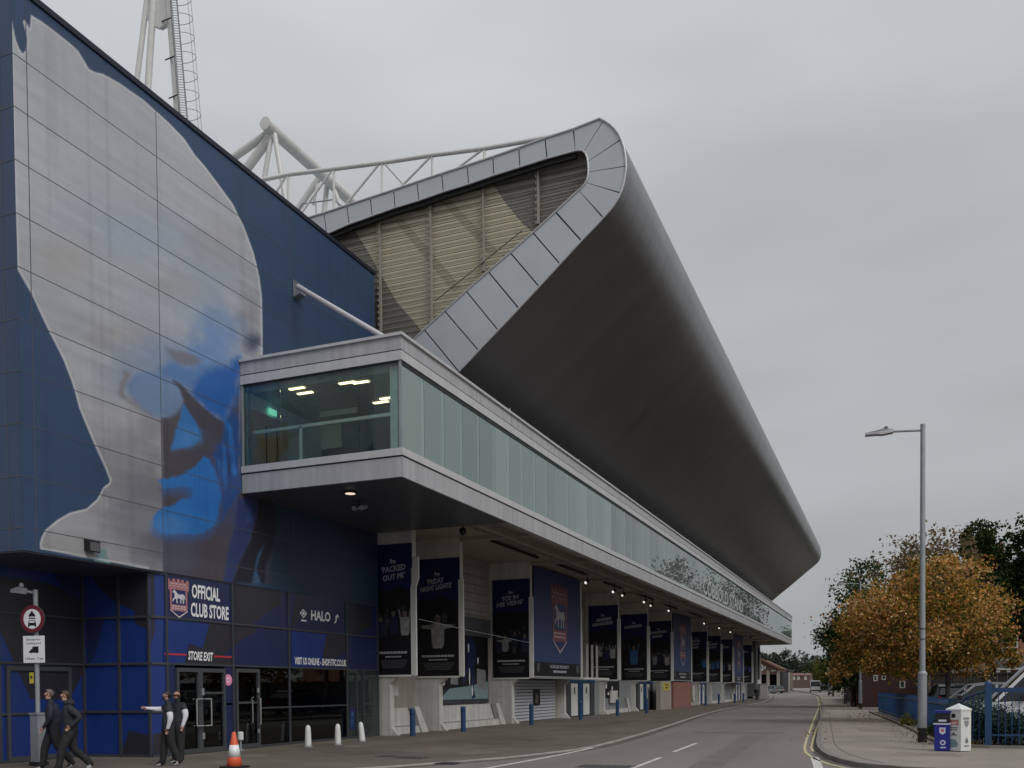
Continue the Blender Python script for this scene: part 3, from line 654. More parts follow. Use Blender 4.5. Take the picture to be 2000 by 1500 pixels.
def paint(poly_, c, soft=3.0, alpha=1.0, jit=0.0, mask=None):
    global col
    d_ = sdist(PXY, poly_) + jit * fine; m_ = sm(d_ / soft * .5 + .5) * alpha
    if mask is not None: m_ = m_ * mask
    col = col * (1 - m_[:, None]) + np.array(srgb(*c)) * m_[:, None]
def puff(px, py, rx, ry, c, a_, edge=.9):
    global col
    d_ = np.sqrt(((PXY[:, 0] - px) / rx) ** 2 + ((PXY[:, 1] - py) / ry) ** 2) + .35 * fbm + .12 * fine
    m_ = sm((1.15 - d_) / edge) * a_ * headm
    col = col * (1 - m_[:, None]) + np.array(srgb(*c)) * m_[:, None]
headm = sm(sdist(PXY, white_out) / 1.2 * .5 + .5)
gshade = np.clip((PXY[:, 1] - 300) / 800, 0, 1)[:, None]
hc_ = np.array(srgb(171, 174, 180)) * (1 - gshade) + np.array(srgb(146, 146, 150)) * gshade
hc_ = hc_ * (1 + (.04 * fbm + .11 * brush * (.3 + gshade[:, 0])))[:, None]
col = col * (1 - headm[:, None]) + hc_ * headm[:, None]
puff(170, 430, 110, 70, (158, 168, 182), .5); puff(280, 470, 120, 70, (152, 165, 184), .55); puff(400, 560, 90, 110, (146, 161, 181), .55); puff(300, 600, 90, 80, (150, 160, 175), .4)
puff(130, 500, 80, 60, (160, 157, 154), .45); puff(340, 560, 70, 40, (160, 156, 152), .45); puff(420, 480, 60, 60, (158, 155, 152), .4); puff(250, 660, 80, 40, (150, 147, 144), .4)
puff(485, 620, 34, 80, (128, 128, 136), .6); puff(496, 668, 26, 26, (62, 72, 100), .9); puff(430, 640, 60, 50, (110, 138, 176), .7)
puff(320, 700, 120, 70, (122, 142, 170), .75); puff(400, 700, 80, 60, (92, 132, 184), .8); puff(240, 745, 60, 50, (128, 140, 160), .6)
puff(230, 900, 110, 90, (118, 118, 124), .5); puff(280, 1000, 90, 110, (98, 96, 104), .65); puff(300, 1080, 50, 50, (86, 84, 94), .6); puff(130, 1060, 60, 30, (150, 150, 150), .4); puff(300, 830, 50, 70, (112, 110, 112), .5)
seam = sm((PXY[:, 0] - 296) / 26)
paint(slate, (72, 68, 77), 4, 1, 2, seam * .4 + .6)
puff(460, 880, 70, 160, (56, 76, 128), .75); puff(345, 1090, 60, 60, (76, 82, 100), .6); puff(350, 820, 50, 50, (84, 80, 84), .7)
paint(z6([(360, 240), (420, 215), (560, 245), (700, 215), (790, 232), (832, 165), (835, 350), (800, 420), (785, 500), (745, 575), (680, 540), (600, 470), (520, 390), (470, 345), (430, 325), (400, 315), (360, 300)]), (76, 116, 168), 14, .9, 10)
paint(z6([(560, 330), (640, 270), (760, 240), (835, 190), (835, 350), (800, 420), (785, 500), (745, 575), (680, 540), (600, 470), (540, 400)]), (34, 90, 162), 11, .95, 9)
paint(z6([(400, 315), (455, 355), (483, 400), (492, 440), (478, 482), (440, 525), (400, 540), (345, 548), (290, 530), (235, 505), (190, 450), (150, 400), (145, 340), (190, 280), (300, 270)]), (98, 126, 164), 7, .85, 5)
paint(z6([(430, 322), (475, 345), (520, 390), (600, 470), (680, 540), (745, 580), (720, 700), (640, 690), (585, 620), (530, 520), (495, 440), (470, 370)]), (70, 66, 78), 4, 1, 2)
paint(z6([(495, 465), (530, 520), (580, 600), (605, 665), (560, 720), (500, 735), (420, 742), (440, 650), (470, 570), (480, 500)]), (50, 110, 172), 4, 1, 2)
paint(z6([(500, 600), (600, 640), (600, 690), (560, 720), (440, 738)]), (76, 124, 182), 14, .6, 5)
blob1 = z6([(340, 930), (440, 910), (520, 880), (580, 830), (620, 790), (660, 800), (680, 860), (700, 920), (725, 1020), (705, 1150), (680, 1200), (640, 1235), (560, 1270), (480, 1250), (440, 1258), (350, 1250), (312, 1215), (308, 1150), (365, 1105), (440, 1080), (490, 1045), (548, 1030), (558, 985), (480, 970), (366, 985)])
paint([(x, y + 14) for x, y in blob1], (60, 84, 132), 9, .8, 7)
paint(blob1, (38, 108, 178), 3.5, 1, 5); puff(330, 1025, 40, 24, (70, 122, 180), .7); puff(400, 960, 40, 60, (32, 100, 176), .6)
paint(z6([(745, 600), (790, 500), (832, 560), (835, 1000), (790, 1080), (728, 1180), (735, 1000), (700, 880), (672, 780), (725, 700)]), (34, 70, 128), 4, .9, 8)
for sx, sy, ex, ey in ((735, 700, 748, 980), (772, 600, 805, 900), (700, 800, 732, 920), (750, 560, 775, 760)): paint(z6([(sx, sy), (sx + 16, sy + 30), (ex + 12, ey), (ex - 6, ey + 10)]), (44, 108, 182), 5, .8, 4)
for sx, sy, ex, ey in ((760, 620, 770, 900), (720, 850, 735, 1000)): paint(z6([(sx, sy), (sx + 7, sy + 30), (ex + 6, ey), (ex - 4, ey + 10)]), (40, 44, 80), 3, .8, 3)
paint(z6([(830, 1050), (950, 1005), (945, 1150), (900, 1300), (840, 1430), (790, 1560), (735, 1560), (770, 1350), (810, 1200)]), (42, 56, 104), 4, .9, 2)
for q in range(3): paint(z6([(885 + q * 14, 1060), (892 + q * 14, 1070), (890 + q * 12, 1190), (884 + q * 12, 1180)]), (60, 100, 160), 2, .6, 2)
paint([(527, 962), (740, 985), (740, 1190), (515, 1158), (530, 1060)], (30, 52, 76), 16, .9, 6)
paint(z6([(950, 1000), (1050, 1060), (1062, 1200), (1040, 1340), (1000, 1450), (990, 1560), (790, 1560), (840, 1430), (900, 1300), (945, 1150)]), (34, 32, 46), 3, 1, 1.5)
paint([(600, 968), (740, 990), (740, 1110), (690, 1090), (650, 1030)], (28, 30, 60), 25, .8, 6)
paint(z6([(990, 1315), (960, 1400), (940, 1480), (965, 1560), (915, 1560), (930, 1450), (950, 1380)]), (60, 92, 128), 2.5, .8, 2)
paint(z6([(120, 250), (150, 262), (172, 275), (160, 315), (140, 345), (135, 400), (160, 440), (200, 470), (160, 460), (110, 432), (85, 400), (108, 330), (130, 300)]), (120, 116, 118), 5, .8, 3)
paint(z6([(380, 120), (450, 140), (560, 165), (612, 197), (560, 228), (500, 232), (450, 205), (405, 170)]), (112, 110, 118), 6, .85, 4)
paint(z6([(190, 420), (230, 480), (300, 530), (200, 500), (175, 460)]), (120, 116, 118), 8, .6, 3)
paint([(180, 1099), (197, 1072), (205, 1073), (216, 1104)], (108, 138, 142), 2, 1, 0)
edge_ = sdist(PXY, white_out); ring_ = np.exp(-((edge_ - 1.2) / 1.5) ** 2) * .8 * ((PXY[:, 0] < 290) | (PXY[:, 1] < 700)); col = col * (1 - ring_[:, None]) + np.array((.60, .61, .63)) * ring_[:, None]
col = col * (1 + .07 * fine * .6 + .06 * brush)[:, None]
# panel-to-panel tone steps and rain streaks
pid = np.searchsorted([5.47, 6.62, 7.79, 8.95, 10.10, 11.25, 12.42, 13.59, 14.75, 15.91], GZ_) * 5 + np.searchsorted([15.6, 19.6, 25.5], GY_)
col = col * (.955 + .09 * np.random.default_rng(4).random(80)[pid])[:, None]
strk = (vnoise(5, .12, 9) * .6 + vnoise(11, .25, 10) * .4); col = col * (1 - .10 * sm((strk - .55) / .3))[:, None]
me = bpy.data.meshes.new('face_mural'); off_ = woff(store); nv = len(GY_)
me.vertices.add(nv); me.vertices.foreach_set('co', np.stack([np.full(nv, XS + .006 - off_.x), GY_ - off_.y, GZ_ - off_.z], 1).ravel().astype(np.float32))
ii = (np.arange(nz_ - 1)[:, None] * ny + np.arange(ny - 1)[None, :]).ravel(); F_ = np.stack([ii, ii + 1, ii + 1 + ny, ii + ny], 1).astype(np.int32); nf = len(F_)
me.loops.add(nf * 4); me.loops.foreach_set('vertex_index', F_.ravel()); me.polygons.add(nf); me.polygons.foreach_set('loop_start', np.arange(0, nf * 4, 4, dtype=np.int32)); me.polygons.foreach_set('loop_total', np.full(nf, 4, dtype=np.int32)); me.update(calc_edges=True)
ca = me.color_attributes.new('paint', 'FLOAT_COLOR', 'POINT'); ca.data.foreach_set('color', np.concatenate([np.clip(col, 0, 1), np.ones((nv, 1))], 1).ravel().astype(np.float32))
mm = mat('mural_paint', (.3, .3, .3), .48, var=0, bump=.08, bscale=3); at_n = mm.node_tree.nodes.new('ShaderNodeAttribute'); at_n.attribute_name = 'paint'; mm.node_tree.links.new(at_n.outputs['Color'], mm.node_tree.nodes['Principled BSDF'].inputs['Base Color']); me.materials.append(mm)
mo = bpy.data.objects.new('face_mural', me); C.objects.link(mo); mo.parent = store; mo['label'] = 'painted mural of a big pale head turned sideways with bright blue cheek and beard patches'
gr = MB()
for zz in (15.91, 14.75, 13.59, 12.42, 11.25, 10.10, 8.95, 7.79, 6.62, 5.47):
    gr.box(XS, XS + 0.010, Y0, Y1, zz - 0.008, zz + 0.008)
    gr.box(-32, XS, Y0 - 0.006, Y0, zz - 0.012, zz + 0.012)
for yy in (15.60, 19.60, 25.50): gr.box(XS, XS + 0.0102, yy - 0.010, yy + 0.010, ZB, ZT - .002)
for xx in (-18.35, -22, -26): gr.box(xx - .012, xx + .012, Y0 - 0.0062, Y0, ZB, ZT - .002)
gr.build('panel_joints', 'groove_p', store)
# sloped flood lamp on mural and small box lamp
mb = MB(); a = onX(174, 1066, XS)
mb.prism([(XS + .02, a.y - .17, a.z - .12), (XS + .02, a.y + .17, a.z - .12), (XS + .02, a.y + .17, a.z + .16), (XS + .02, a.y - .17, a.z + .16)], (0.16, 0, -0.05))
fl = mb.build('flood_lamp', 'black', store)
mb = MB(); mb.box(XS + .16, XS + .19, a.y - .14, a.y + .14, a.z - .14, a.z + .07); mb.build('lamp_lens', 'darkgalv', fl)

# lower storey: glazed/panelled shop front, main plane flush with the box
XF = -18.0
Zg = [0.06, 1.24, 2.52, 3.76, 4.93]
rects = []     # coloured panels in the plane XF
front = MB()   # mats royal, slate, navyp
front.box(XF - 0.10, XF, 19.70, 30.9, 2.52, 4.955, 2)
def camo(mbx, pts, lift, m): mbx.poly([onX(x, y, XF + lift) for x, y in pts], m)
z5 = lambda pts: [(300 + x / 5, 1110 + y / 5) for x, y in pts]
camo(front, z5([(105, 490), (545, 540), (480, 780), (350, 735), (300, 935), (100, 920)]), 0.004, 0)
camo(front, z5([(545, 540), (775, 560), (775, 760), (680, 840), (775, 900), (775, 940), (300, 935), (345, 740), (480, 785)]), 0.004, 1)
camo(front, z5([(790, 130), (1250, 245), (1240, 360), (1100, 430), (960, 550), (1000, 610), (870, 700), (790, 750)]), 0.004, 1)
camo(front, z5([(1390, 270), (1500, 290), (1440, 430), (1370, 590), (1350, 600), (1350, 520)]), 0.004, 1)
camo(front, z5([(1350, 610), (1690, 640), (1650, 870), (1640, 960), (1350, 960)]), 0.004, 0)
camo(front, z5([(1690, 645), (1890, 660), (1890, 790), (1800, 870), (1645, 870)]), 0.004, 1)
camo(front, z5([(1900, 340), (2130, 380), (2130, 560), (2000, 640), (1900, 660)]), 0.004, 1)
front.build('front_panels', ['royal', 'slate', 'navyp'], store)
# facet between return wall and front
mb = MB()
mb.prism([(-18.13, 19.27, 0.06), (XF, 19.70, 0.06), (XF, 19.70, 4.955), (-18.13, 19.27, 4.955)], (-0.08, 0.02, 0), 0)
mb.poly([(-18.122, 19.285, 3.0), (-18.02, 19.66, 4.3), (-18.02, 19.66, 4.93), (-18.122, 19.285, 4.93)], 1)
mb.poly([(-18.12, 19.27, 0.1), (-17.995, 19.68, 0.1), (-17.995, 19.68, 0.7), (-18.12, 19.29, 0.65)], 1)
mb.build('corner_panel', ['royal', 'slate'], store)
# return wall
RX = -20.3
mb = MB(); mb.prism([(RX, 19.07, 0.06), (-18.13, 19.27, 0.06), (-18.13, 19.27, 4.955), (RX, 19.07, 4.955)], (0, 0.1, 0), 0)
def onRet(x, y):   # point on the return wall
    r_ = ray(x, y); n_ = Vector((0.2, -2.17, 0)).normalized(); p0 = Vector((RX, 19.07, 0)); t_ = (p0 - O).dot(n_) / r_.dot(n_); return O + r_ * t_ + n_ * (0.005 if n_.y < 0 else -0.005)
z3 = lambda pts: [(x / 3.334, 1050 + y / 3.334) for x, y in pts]
mb.poly([onRet(x, y) for x, y in z3([(560, 240), (870, 235), (880, 480), (760, 420), (640, 330), (600, 240)])], 1)
mb.poly([onRet(x, y) for x, y in z3([(565, 540), (680, 540), (620, 760), (565, 860)])], 2)
mb.poly([onRet(x, y) for x, y in z3([(840, 1255), (985, 1290), (990, 1422), (780, 1430)])], 1)
mb.poly([onRet(x, y) for x, y in z3([(870, 240), (965, 240), (968, 600), (880, 560)])], 1)
mb.build('return_panels', ['royal', 'slate', 'navyp'], store)
mb = MB(); mb.box(RX - 0.12, RX, -2, 19.07, 0.06, 4.955, 0)
cr = lambda pts, m, l=0.004: mb.poly([onX(x, y, RX + l) for x, y in z3(pts)], m)
cr([(-60, 240), (330, 300), (555, 420), (560, 640), (555, 860), (480, 1000), (440, 1060), (200, 1050), (110, 850), (0, 600), (-60, 500)], 1)
cr([(330, 205), (600, 235), (590, 520), (560, 440), (400, 330)], 2)
mb.build('recess_panels', ['royal', 'slate', 'navyp'], store)
# mullion grids
mb = MB()
for zz in Zg:
    mb.box(RX, RX + 0.05, -2, 19.06, zz - .03, zz + .03)
    mb.prism([(RX, 19.06, zz - .03), (-18.13, 19.26, zz - .03), (-18.13, 19.26, zz + .03), (RX, 19.06, zz + .03)], (0.003, -0.045, 0))
    mb.prism([(-18.13, 19.26, zz - .03), (XF, 19.70, zz - .03), (XF, 19.70, zz + .03), (-18.13, 19.26, zz + .03)], (0.045, -0.01, 0))
for yy in (3.0, 6.0, 9.0, 12.4, 16.45): mb.box(RX, RX + 0.06, yy - .035, yy + .035, 0.03, 4.95)
for t in (0.02, 0.55, 0.985):
    x_ = RX + (2.17) * t; y_ = 19.07 + 0.2 * t; mb.box(x_ - .035, x_ + .035, y_ - .055, y_, 0.03, 4.953)
mb.build('recess_mullions', 'frame', store)
mb = MB()
for yy in (19.70, 22.42, 25.20, 28.66, 30.84): mb.box(XF, XF + 0.045, yy - .035, yy + .035, 0.03, 4.952)
for zz in (2.52, 3.76): mb.box(XF, XF + 0.04, 19.74, 30.80, zz - .028, zz + .028)
mb.box(XF, XF + 0.042, 23.7, 28.62, 1.215, 1.265)
mb.box(XF, XF + 0.05, 19.74, 30.80, 0.02, 0.10)
mb.build('front_mullions', 'frame', store)
# recess door frame (tall panel door beside the signpost)
def door(name, yA, yB, X_, zt, fm='frame2', pm='glass_shop', split=None, lab=None):
    f = MB(); t_ = 0.09
    f.box(X_ + .002, X_ + 0.07, yA, yA + t_, 0.04, zt); f.box(X_ + .002, X_ + 0.07, yB - t_, yB, 0.04, zt); f.box(X_ + .002, X_ + 0.07, yA + t_, yB - t_, zt - 0.11, zt); f.box(X_ + .002, X_ + 0.07, yA + t_, yB - t_, 0.04, 0.17)
    if split: f.box(X_ + .002, X_ + 0.072, yA + t_, yB - t_, split - .03, split + .03)
    o = f.build(name, fm, store, label=lab)
    if pm:
        p_ = MB(); p_.box(X_ - 0.004, X_ + 0.004, yA + t_, yB - t_, 0.17, zt - .11); p_.build('glass_pane', pm, o)
    return o
d0 = door('panel_door', 16.65, 18.62, RX, 2.44, pm=None)
# shop doors: first pair (left leaf dark, standing open inwards), then single door
dA = door('exit_door', 20.95, 22.02, XF, 2.42, split=1.72, lab='glazed exit door with a looped handle')
dL = door('exit_door', 20.02, 20.95, XF, 2.42, lab='dark blue door leaf left of the glazed exit door')
dB = door('entrance_door', 22.50, 23.62, XF, 2.44, split=1.42, lab='glazed entrance door with a long vertical handle')
def loop(y, z0, z1, w_, out_=0.12):
    h = MB(); x_ = XF + 0.07; pts = [(x_ + .02, y - w_, z0), (x_ + out_, y - w_, z0 + .06), (x_ + out_, y - w_, z1 - .06), (x_ + .02, y - w_, z1)]
    h.path([(XF + .07, y, z0), (XF + .07 + out_, y, z0), (XF + .07 + out_, y + w_, z0), (XF + .07 + out_, y + w_, z1), (XF + .07 + out_, y, z1), (XF + .07, y, z1)], 0.022, 0, 8); return h
loop(20.90, 0.80, 1.55, -0.26).build('door_handle', 'steel', dL)
loop(21.02, 0.80, 1.55, 0.22).build('door_handle', 'steel', dA)
h = MB(); h.path([(XF + .07, 23.50, .72), (XF + .17, 23.50, .76), (XF + .17, 23.50, 1.54), (XF + .07, 23.50, 1.58)], 0.022); h.build('door_handle', 'steel', dB)
h = MB(); h.path([(XF + .07, 23.18, .80), (XF + .12, 23.18, .82), (XF + .12, 23.18, 1.48), (XF + .07, 23.18, 1.5)], 0.014); h.build('door_handle', 'galv', dB)
h = MB(); h.box(XF + .07, XF + .10, 20.98, 21.06, 1.66, 1.86); h.box(XF + .07, XF + .10, 20.98, 21.06, .42, .60); h.box(XF + .07, XF + .10, 23.46, 23.54, 1.72, 1.86); h.box(XF + .07, XF + .10, 23.46, 23.54, .48, .60); h.each('lock_plate', 'galv', store)
mb = MB(); mb.box(XF - .05, XF - .03, 20.11, 20.9, .17, 2.3); mb.build('inner_blue_panel', 'navyp', store)
mb = MB(); mb.box(XF - 0.06, XF + .012, 22.03, 22.385, 0.10, 1.36); mb.box(XF - 0.06, XF + .012, 22.03, 22.385, 1.42, 2.49); mb.box(XF - .06, XF + .012, 19.74, 20.01, .1, 2.49); mb.each('infill_panel', 'navyp', store)
mb = MB(); c_ = onX(446, 1328, XF + 0.02); mb.tube((XF + .012, c_.y, c_.z), (XF + .02, c_.y, c_.z), 0.17, 0, 28); st = mb.build('round_sticker', 'pink', store)
mb = MB(); mb.tube((XF + .02, c_.y, c_.z), (XF + .024, c_.y, c_.z), 0.10, 0, 24); mb.box(XF + .024, XF + .027, c_.y - .07, c_.y + .07, c_.z - .018, c_.z + .018, 1); mb.build('sticker_print', [mat('pale_pink', (0.85, 0.5, 0.6), 0.5), 'pink'], st)
# windows
for nm, a, b in (('shop_window', 23.66, 25.165), ('shop_window', 25.235, 28.625)):
    g = MB(); g.box(XF - 0.006, XF + 0.006, a, b, 0.10, 1.215); g.box(XF - 0.006, XF + 0.006, a, b, 1.265, 2.49); g.build('glass_pane', 'glass_shop', store)
mb = MB()
mb.box(XF, XF + .04, 28.70, 29.30, 2.40, 2.49); mb.box(XF, XF + .06, 29.24, 29.32, .1, 2.49); mb.box(XF, XF + .06, 29.72, 29.80, .1, 2.49); mb.box(XF, XF + .04, 29.8, 30.78, 1.22, 1.28)
mb.build('side_door_frame', 'frame', store)
g = MB(); g.box(XF - .006, XF + .006, 28.70, 29.24, .1, 2.40); g.box(XF - .006, XF + .006, 29.32, 29.72, .1, 2.49); g.box(XF - .006, XF + .006, 29.8, 30.78, .1, 1.22); g.box(XF - .006, XF + .006, 29.8, 30.78, 1.28, 2.49); g.build('side_glass', glassmat('grey_green_glass', (0.35, 0.42, 0.42), 1.6, 0.4, (0.07, 0.09, 0.09)), store)
mb = MB(); mb.box(XF + .007, XF + .012, 28.80, 29.20, 0.35, 1.15, 0)
shape(mb, [(0.5 + 0.32 * math.cos(t), 0.5 + 0.5 * math.sin(t)) for t in [i * math.pi / 6 for i in range(12)]], (XF + .012, 28.88, .78), UY, UZ, .24, .24, 1, .003)
for k in range(3): mb.box(XF + .013, XF + .015, 28.86, 29.12 - .05 * k, .66 - .1 * k, .70 - .1 * k, 1)
mb.build('blue_door_notice', ['navyp', 'pic2'], store)
# inside of the shop
mb = MB(); mb.box(-24.4, -24.3, 19.3, 30.8, 0.03, 2.6, 0); mb.box(-24.3, XF - .1, 30.7, 30.8, 0.03, 2.6, 0); mb.box(-24.3, XF - .15, 19.4, 30.8, 2.55, 2.62, 0); mb.box(-24.3, -18.2, 19.3, 19.4, .03, 2.6, 0)
mb.build('shop_interior', 'shopdark', store)
mb = MB()
for (x_, y_, s_) in ((-19.4, 24.2, 1.0), (-19.9, 25.9, 1.2), (-20.5, 27.4, 1.0), (-19.3, 28.0, .8), (-21.4, 24.9, 1.5)):
    mb.box(x_ - .25, x_ + .25, y_ - .5, y_ + .5, 0.03, s_, 0)
    for q in range(3): mb.box(x_ - .2, x_ + .2, y_ - .45 + q * .32, y_ - .18 + q * .32, s_ + .02, s_ + .3, 1 + q % 2)
mb.build('display_racks', ['pic5', 'pic3', 'navyp'], store)
# cut-out poster in the window
mb = MB(); shape(mb, [(0, .1), (.1, 0), (.95, .35), (.9, .5), (1, .7), (.6, .95), (.05, 1), (.5, .75), (.3, .6), (.55, .5), (.2, .3)], (XF - .02, 24.35, .95), UY, UZ, .42, .95, 0, 0); mb.build('window_cutout', 'pic3', store)
mb = MB(); mb.box(XF - .05, XF - .03, 26.1, 27.2, .16, 1.1, 0); mb.box(XF - .03, XF - .026, 26.2, 27.1, .22, .5, 1); mb.build('window_panel', ['pic5', 'bannertxt2'], store)
# lettering
sg = MB(); a = onX(371, 1165, XF + .01)
def textpx(mbx, s, quadpx, X_, m=0, bold=0.02, lift=0.01):
    """lettering on the wall X_ between four photo points: lower left, lower right, upper left"""
    ll, lr, ul = [onX(x, y, X_) for x, y in quadpx]
    u_ = (lr - ll); wd = u_.length; u_.normalize(); v_ = (ul - ll); ht = v_.length; v_.normalize()
    text(mbx, s, ll, u_, v_, wd, ht, m, bold, 0, lift)
XQ = XF + 0.008
textpx(sg, 'OFFICIAL', ((374, 1168), (429, 1176), (374, 1140)), XQ, 0, .03)
textpx(sg, 'CLUB STORE', ((372, 1204), (446, 1212), (372, 1176)), XQ, 0, .03)
sg.build('shop_name_lettering', 'white', store); sg = MB()
textpx(sg, 'STORE EXIT', ((367, 1289), (415, 1292), (368, 1271)), XQ, 0, .03)
sg.build('exit_lettering', 'white', store); sg = MB()
textpx(sg, 'VISIT US ONLINE - SHOP.ITFC.CO.UK', ((575, 1297.5), (676, 1302), (575, 1283)), XQ, 0, .03)
sg.build('web_address_lettering', 'white', store); sg = MB()
textpx(sg, 'HALO', ((607, 1211), (645, 1215), (607, 1191)), XQ, 0, .035)
sg.build('sponsor_lettering', 'white', store); sg = MB()
# double diamond and horn marks
dd = onX(585, 1205, XQ)
for rr, m_ in ((1.0, 0), (0.72, 1), (0.46, 0)):
    shape(sg, [(.5 - .5 * rr, .5), (.5, .5 - .5 * rr), (.5 + .5 * rr, .5), (.5, .5 + .5 * rr)], (dd.x, dd.y, dd.z - .02), UY, UZ, .42, .30, m_, 0.008 + (1 - rr) * 0.01)
shape(sg, [(0, 0), (1, 0), (1, 1), (0, 1)], (dd.x, dd.y + .07, dd.z - .13), UY, UZ, .30, .05, 0, .01)
sg.build('diamond_logo', ['white', 'crestb'], store); sg = MB()
hh = onX(651, 1217, XQ); shape(sg, [(0, 0), (.3, .02), (.55, .2), (.6, .5), (.75, .65), (1, .62), (.9, .85), (.75, 1), (.62, .85), (.4, .75), (.35, .5), (.4, .3), (.2, .15)], hh, UY, UZ, .34, .34, 0, .01)
sg.build('horn_logo', ['white', 'crestb'], store)
ll = onX(330, 1204, XQ); cz = onX(330, 1131, XQ)
sg = MB(); crest(sg, (XQ, ll.y - .02, ll.z - .02), UY, UZ, 0.80, cz.z - ll.z + .06); sg.build('club_crest', ['red', 'crestw', 'crestb'], store)
sg = MB()
for (p, q) in (((321, 1277), (364, 1280)), ((418, 1282), (453, 1285))):
    A, B = onX(*p, XQ), onX(*q, XQ); sg.box(XQ, XQ + .006, A.y, B.y, A.z - .025, A.z + .025)
sg.each('red_sign_stripe', 'redline', store)
# lamps under the box by the gallery end
root = thing('tube_strut', onX(572, 560, XS), 'galvanised tube strut slanting from the blue wall down to the gallery roof', 'strut')
A = onX(582, 560, XS + .35); B = onY(757, 663, 24.2)
k = MB(); k.tube(A, B, 0.085, 0, 14); k.build('strut_tube', 'silver_l', root)
A0 = onX(571, 545, XS); 
k = MB(); k.prism([(XS + .02, A0.y, A0.z), (XS + .02, A0.y, A0.z - .58), (XS + .30, A0.y, A0.z - .50), (XS + .36, A0.y, A0.z - .25)], (0, .30, 0)); k.build('wall_bracket', 'galv', root)

# ================================================================== STAND
stand = thing('stadium_stand', (-17, 80, 0), 'long stadium stand with swept grey metal roof and projecting glazed gallery over the street', 'stand')
YE, YF = 31.2, 130.0
onE = lambda x, y: onY(x, y, YE)
outer_px = [(560, 440), (598, 429), (640, 416), (700, 396), (770, 373), (840, 349), (914, 325), (965, 308), (1014, 291), (1066, 272), (1122, 254), (1172.5, 234), (1184, 240), (1193, 246), (1202, 255), (1210, 265), (1216, 278), (1220, 291), (1223, 308), (1224, 324.5), (1224, 336), (1222, 347), (1219.5, 361), (1215.5, 375), (1209, 389), (1200.5, 403), (1191, 415), (1180, 427), (1160, 448.5), (1137, 472), (1070, 545), (1000, 620), (952, 670), (905, 720), (850, 779)]
outer = [onE(x, y) for x, y in outer_px]
hull = MB(); n = len(outer)
ysh = [YE + (YF - YE) * i / 24 for i in range(25)]
vs = [(p.x, y, p.z) for y in ysh for p in outer]
fs = [(j * n + i, j * n + i + 1, (j + 1) * n + i + 1, (j + 1) * n + i) for j in range(24) for i in range(n - 1)]
hull.add(vs, fs); hull.build('roof_hull', 'hull', stand, smooth=True)
# closed far end and underside of roof, inner back
mb = MB(); mb.prism([(p.x, YF, p.z) for p in outer] + [(-24, YF, 11.2), (-24, YF, outer[0].z)], (0, 0.12, 0)); mb.build('far_end_wall', 'zinc', stand)
ox = outer[0].x; oz = outer[0].z
mb = MB(); mb.box(-40, ox, YE + .5, YF, oz - 1.6, oz - 1.5); mb.quad((ox, YE, oz), (-40, YE, oz - 5.2), (-40, YF, oz - 5.2), (ox, YF, oz)); mb.build('rear_roof', 'zinc', stand)
# end face ring panels
top_j = [(470, 580), (580, 615)]
z7 = lambda p: (450 + p[0] / 2.5, 200 + p[1] / 2.5)
J = [((355, 582), (372, 690)), ((463, 548), (474, 648)), ((574, 510), (584, 600)), ((688, 474), (697, 560)), ((802, 434), (808, 520)), ((916, 396), (924, 485)), ((1036, 354), (1043, 443)), ((1160, 312), (1166, 405)), ((1284, 270), (1290, 362)), ((1411, 228), (1417, 322)), ((1540, 183), (1549, 280)), ((1676, 135), (1686, 238)),
     ((1818, 105), (1740, 232)), ((1901, 190), (1756, 293)), ((1934, 316), (1757, 345)), ((1906, 446), (1745, 400)), ((1822, 567), (1705, 436)), ((1716, 680), (1590, 540)), ((1609, 790), (1480, 640)), ((1505, 898), (1370, 738)), ((1402, 1000), (1263, 830)), ((1302, 1107), (1155, 925)), ((1206, 1206), (1050, 1022)), ((1106, 1306), (950, 1112)), ((1010, 1405), (855, 1205))]
out7 = [(p[0], p[1]) for p in outer_px]
in_px = [z7(p) for p in [(372, 690), (474, 648), (584, 600), (697, 560), (808, 520), (924, 485), (1043, 443), (1166, 405), (1290, 362), (1417, 322), (1549, 280), (1686, 243), (1705, 240), (1722, 242), (1737, 255), (1746, 278), (1749, 300), (1751, 330), (1750, 360), (1744, 385), (1733, 405), (1712, 428), (1690, 446), (1590, 540), (1480, 640), (1370, 738), (1263, 830), (1155, 925), (1050, 1022), (950, 1112), (855, 1205)]]
def along(poly_, p):   # index position of nearest point on a polyline
    best = (1e9, 0, 0)
    for i in range(len(poly_) - 1):
        a = poly_[i]; b = poly_[i + 1]; dx, dy = b[0] - a[0], b[1] - a[1]; t = max(0, min(1, ((p[0] - a[0]) * dx + (p[1] - a[1]) * dy) / (dx * dx + dy * dy)))
        q = (a[0] + dx * t, a[1] + dy * t); d = (q[0] - p[0]) ** 2 + (q[1] - p[1]) ** 2
        if d < best[0]: best = (d, i, t)
    return best[1] + best[2]
def at_(poly_, s): i = min(int(s), len(poly_) - 2); t = s - i; a, b = poly_[i], poly_[i + 1]; return (a[0] + (b[0] - a[0]) * t, a[1] + (b[1] - a[1]) * t)
def seg(poly_, s0, s1):
    r_ = [at_(poly_, s0)]; i = int(math.floor(s0)) + 1
    while i < s1 - 1e-6: r_.append(poly_[i]); i += 1
    r_.append(at_(poly_, s1)); return r_
ring = MB()
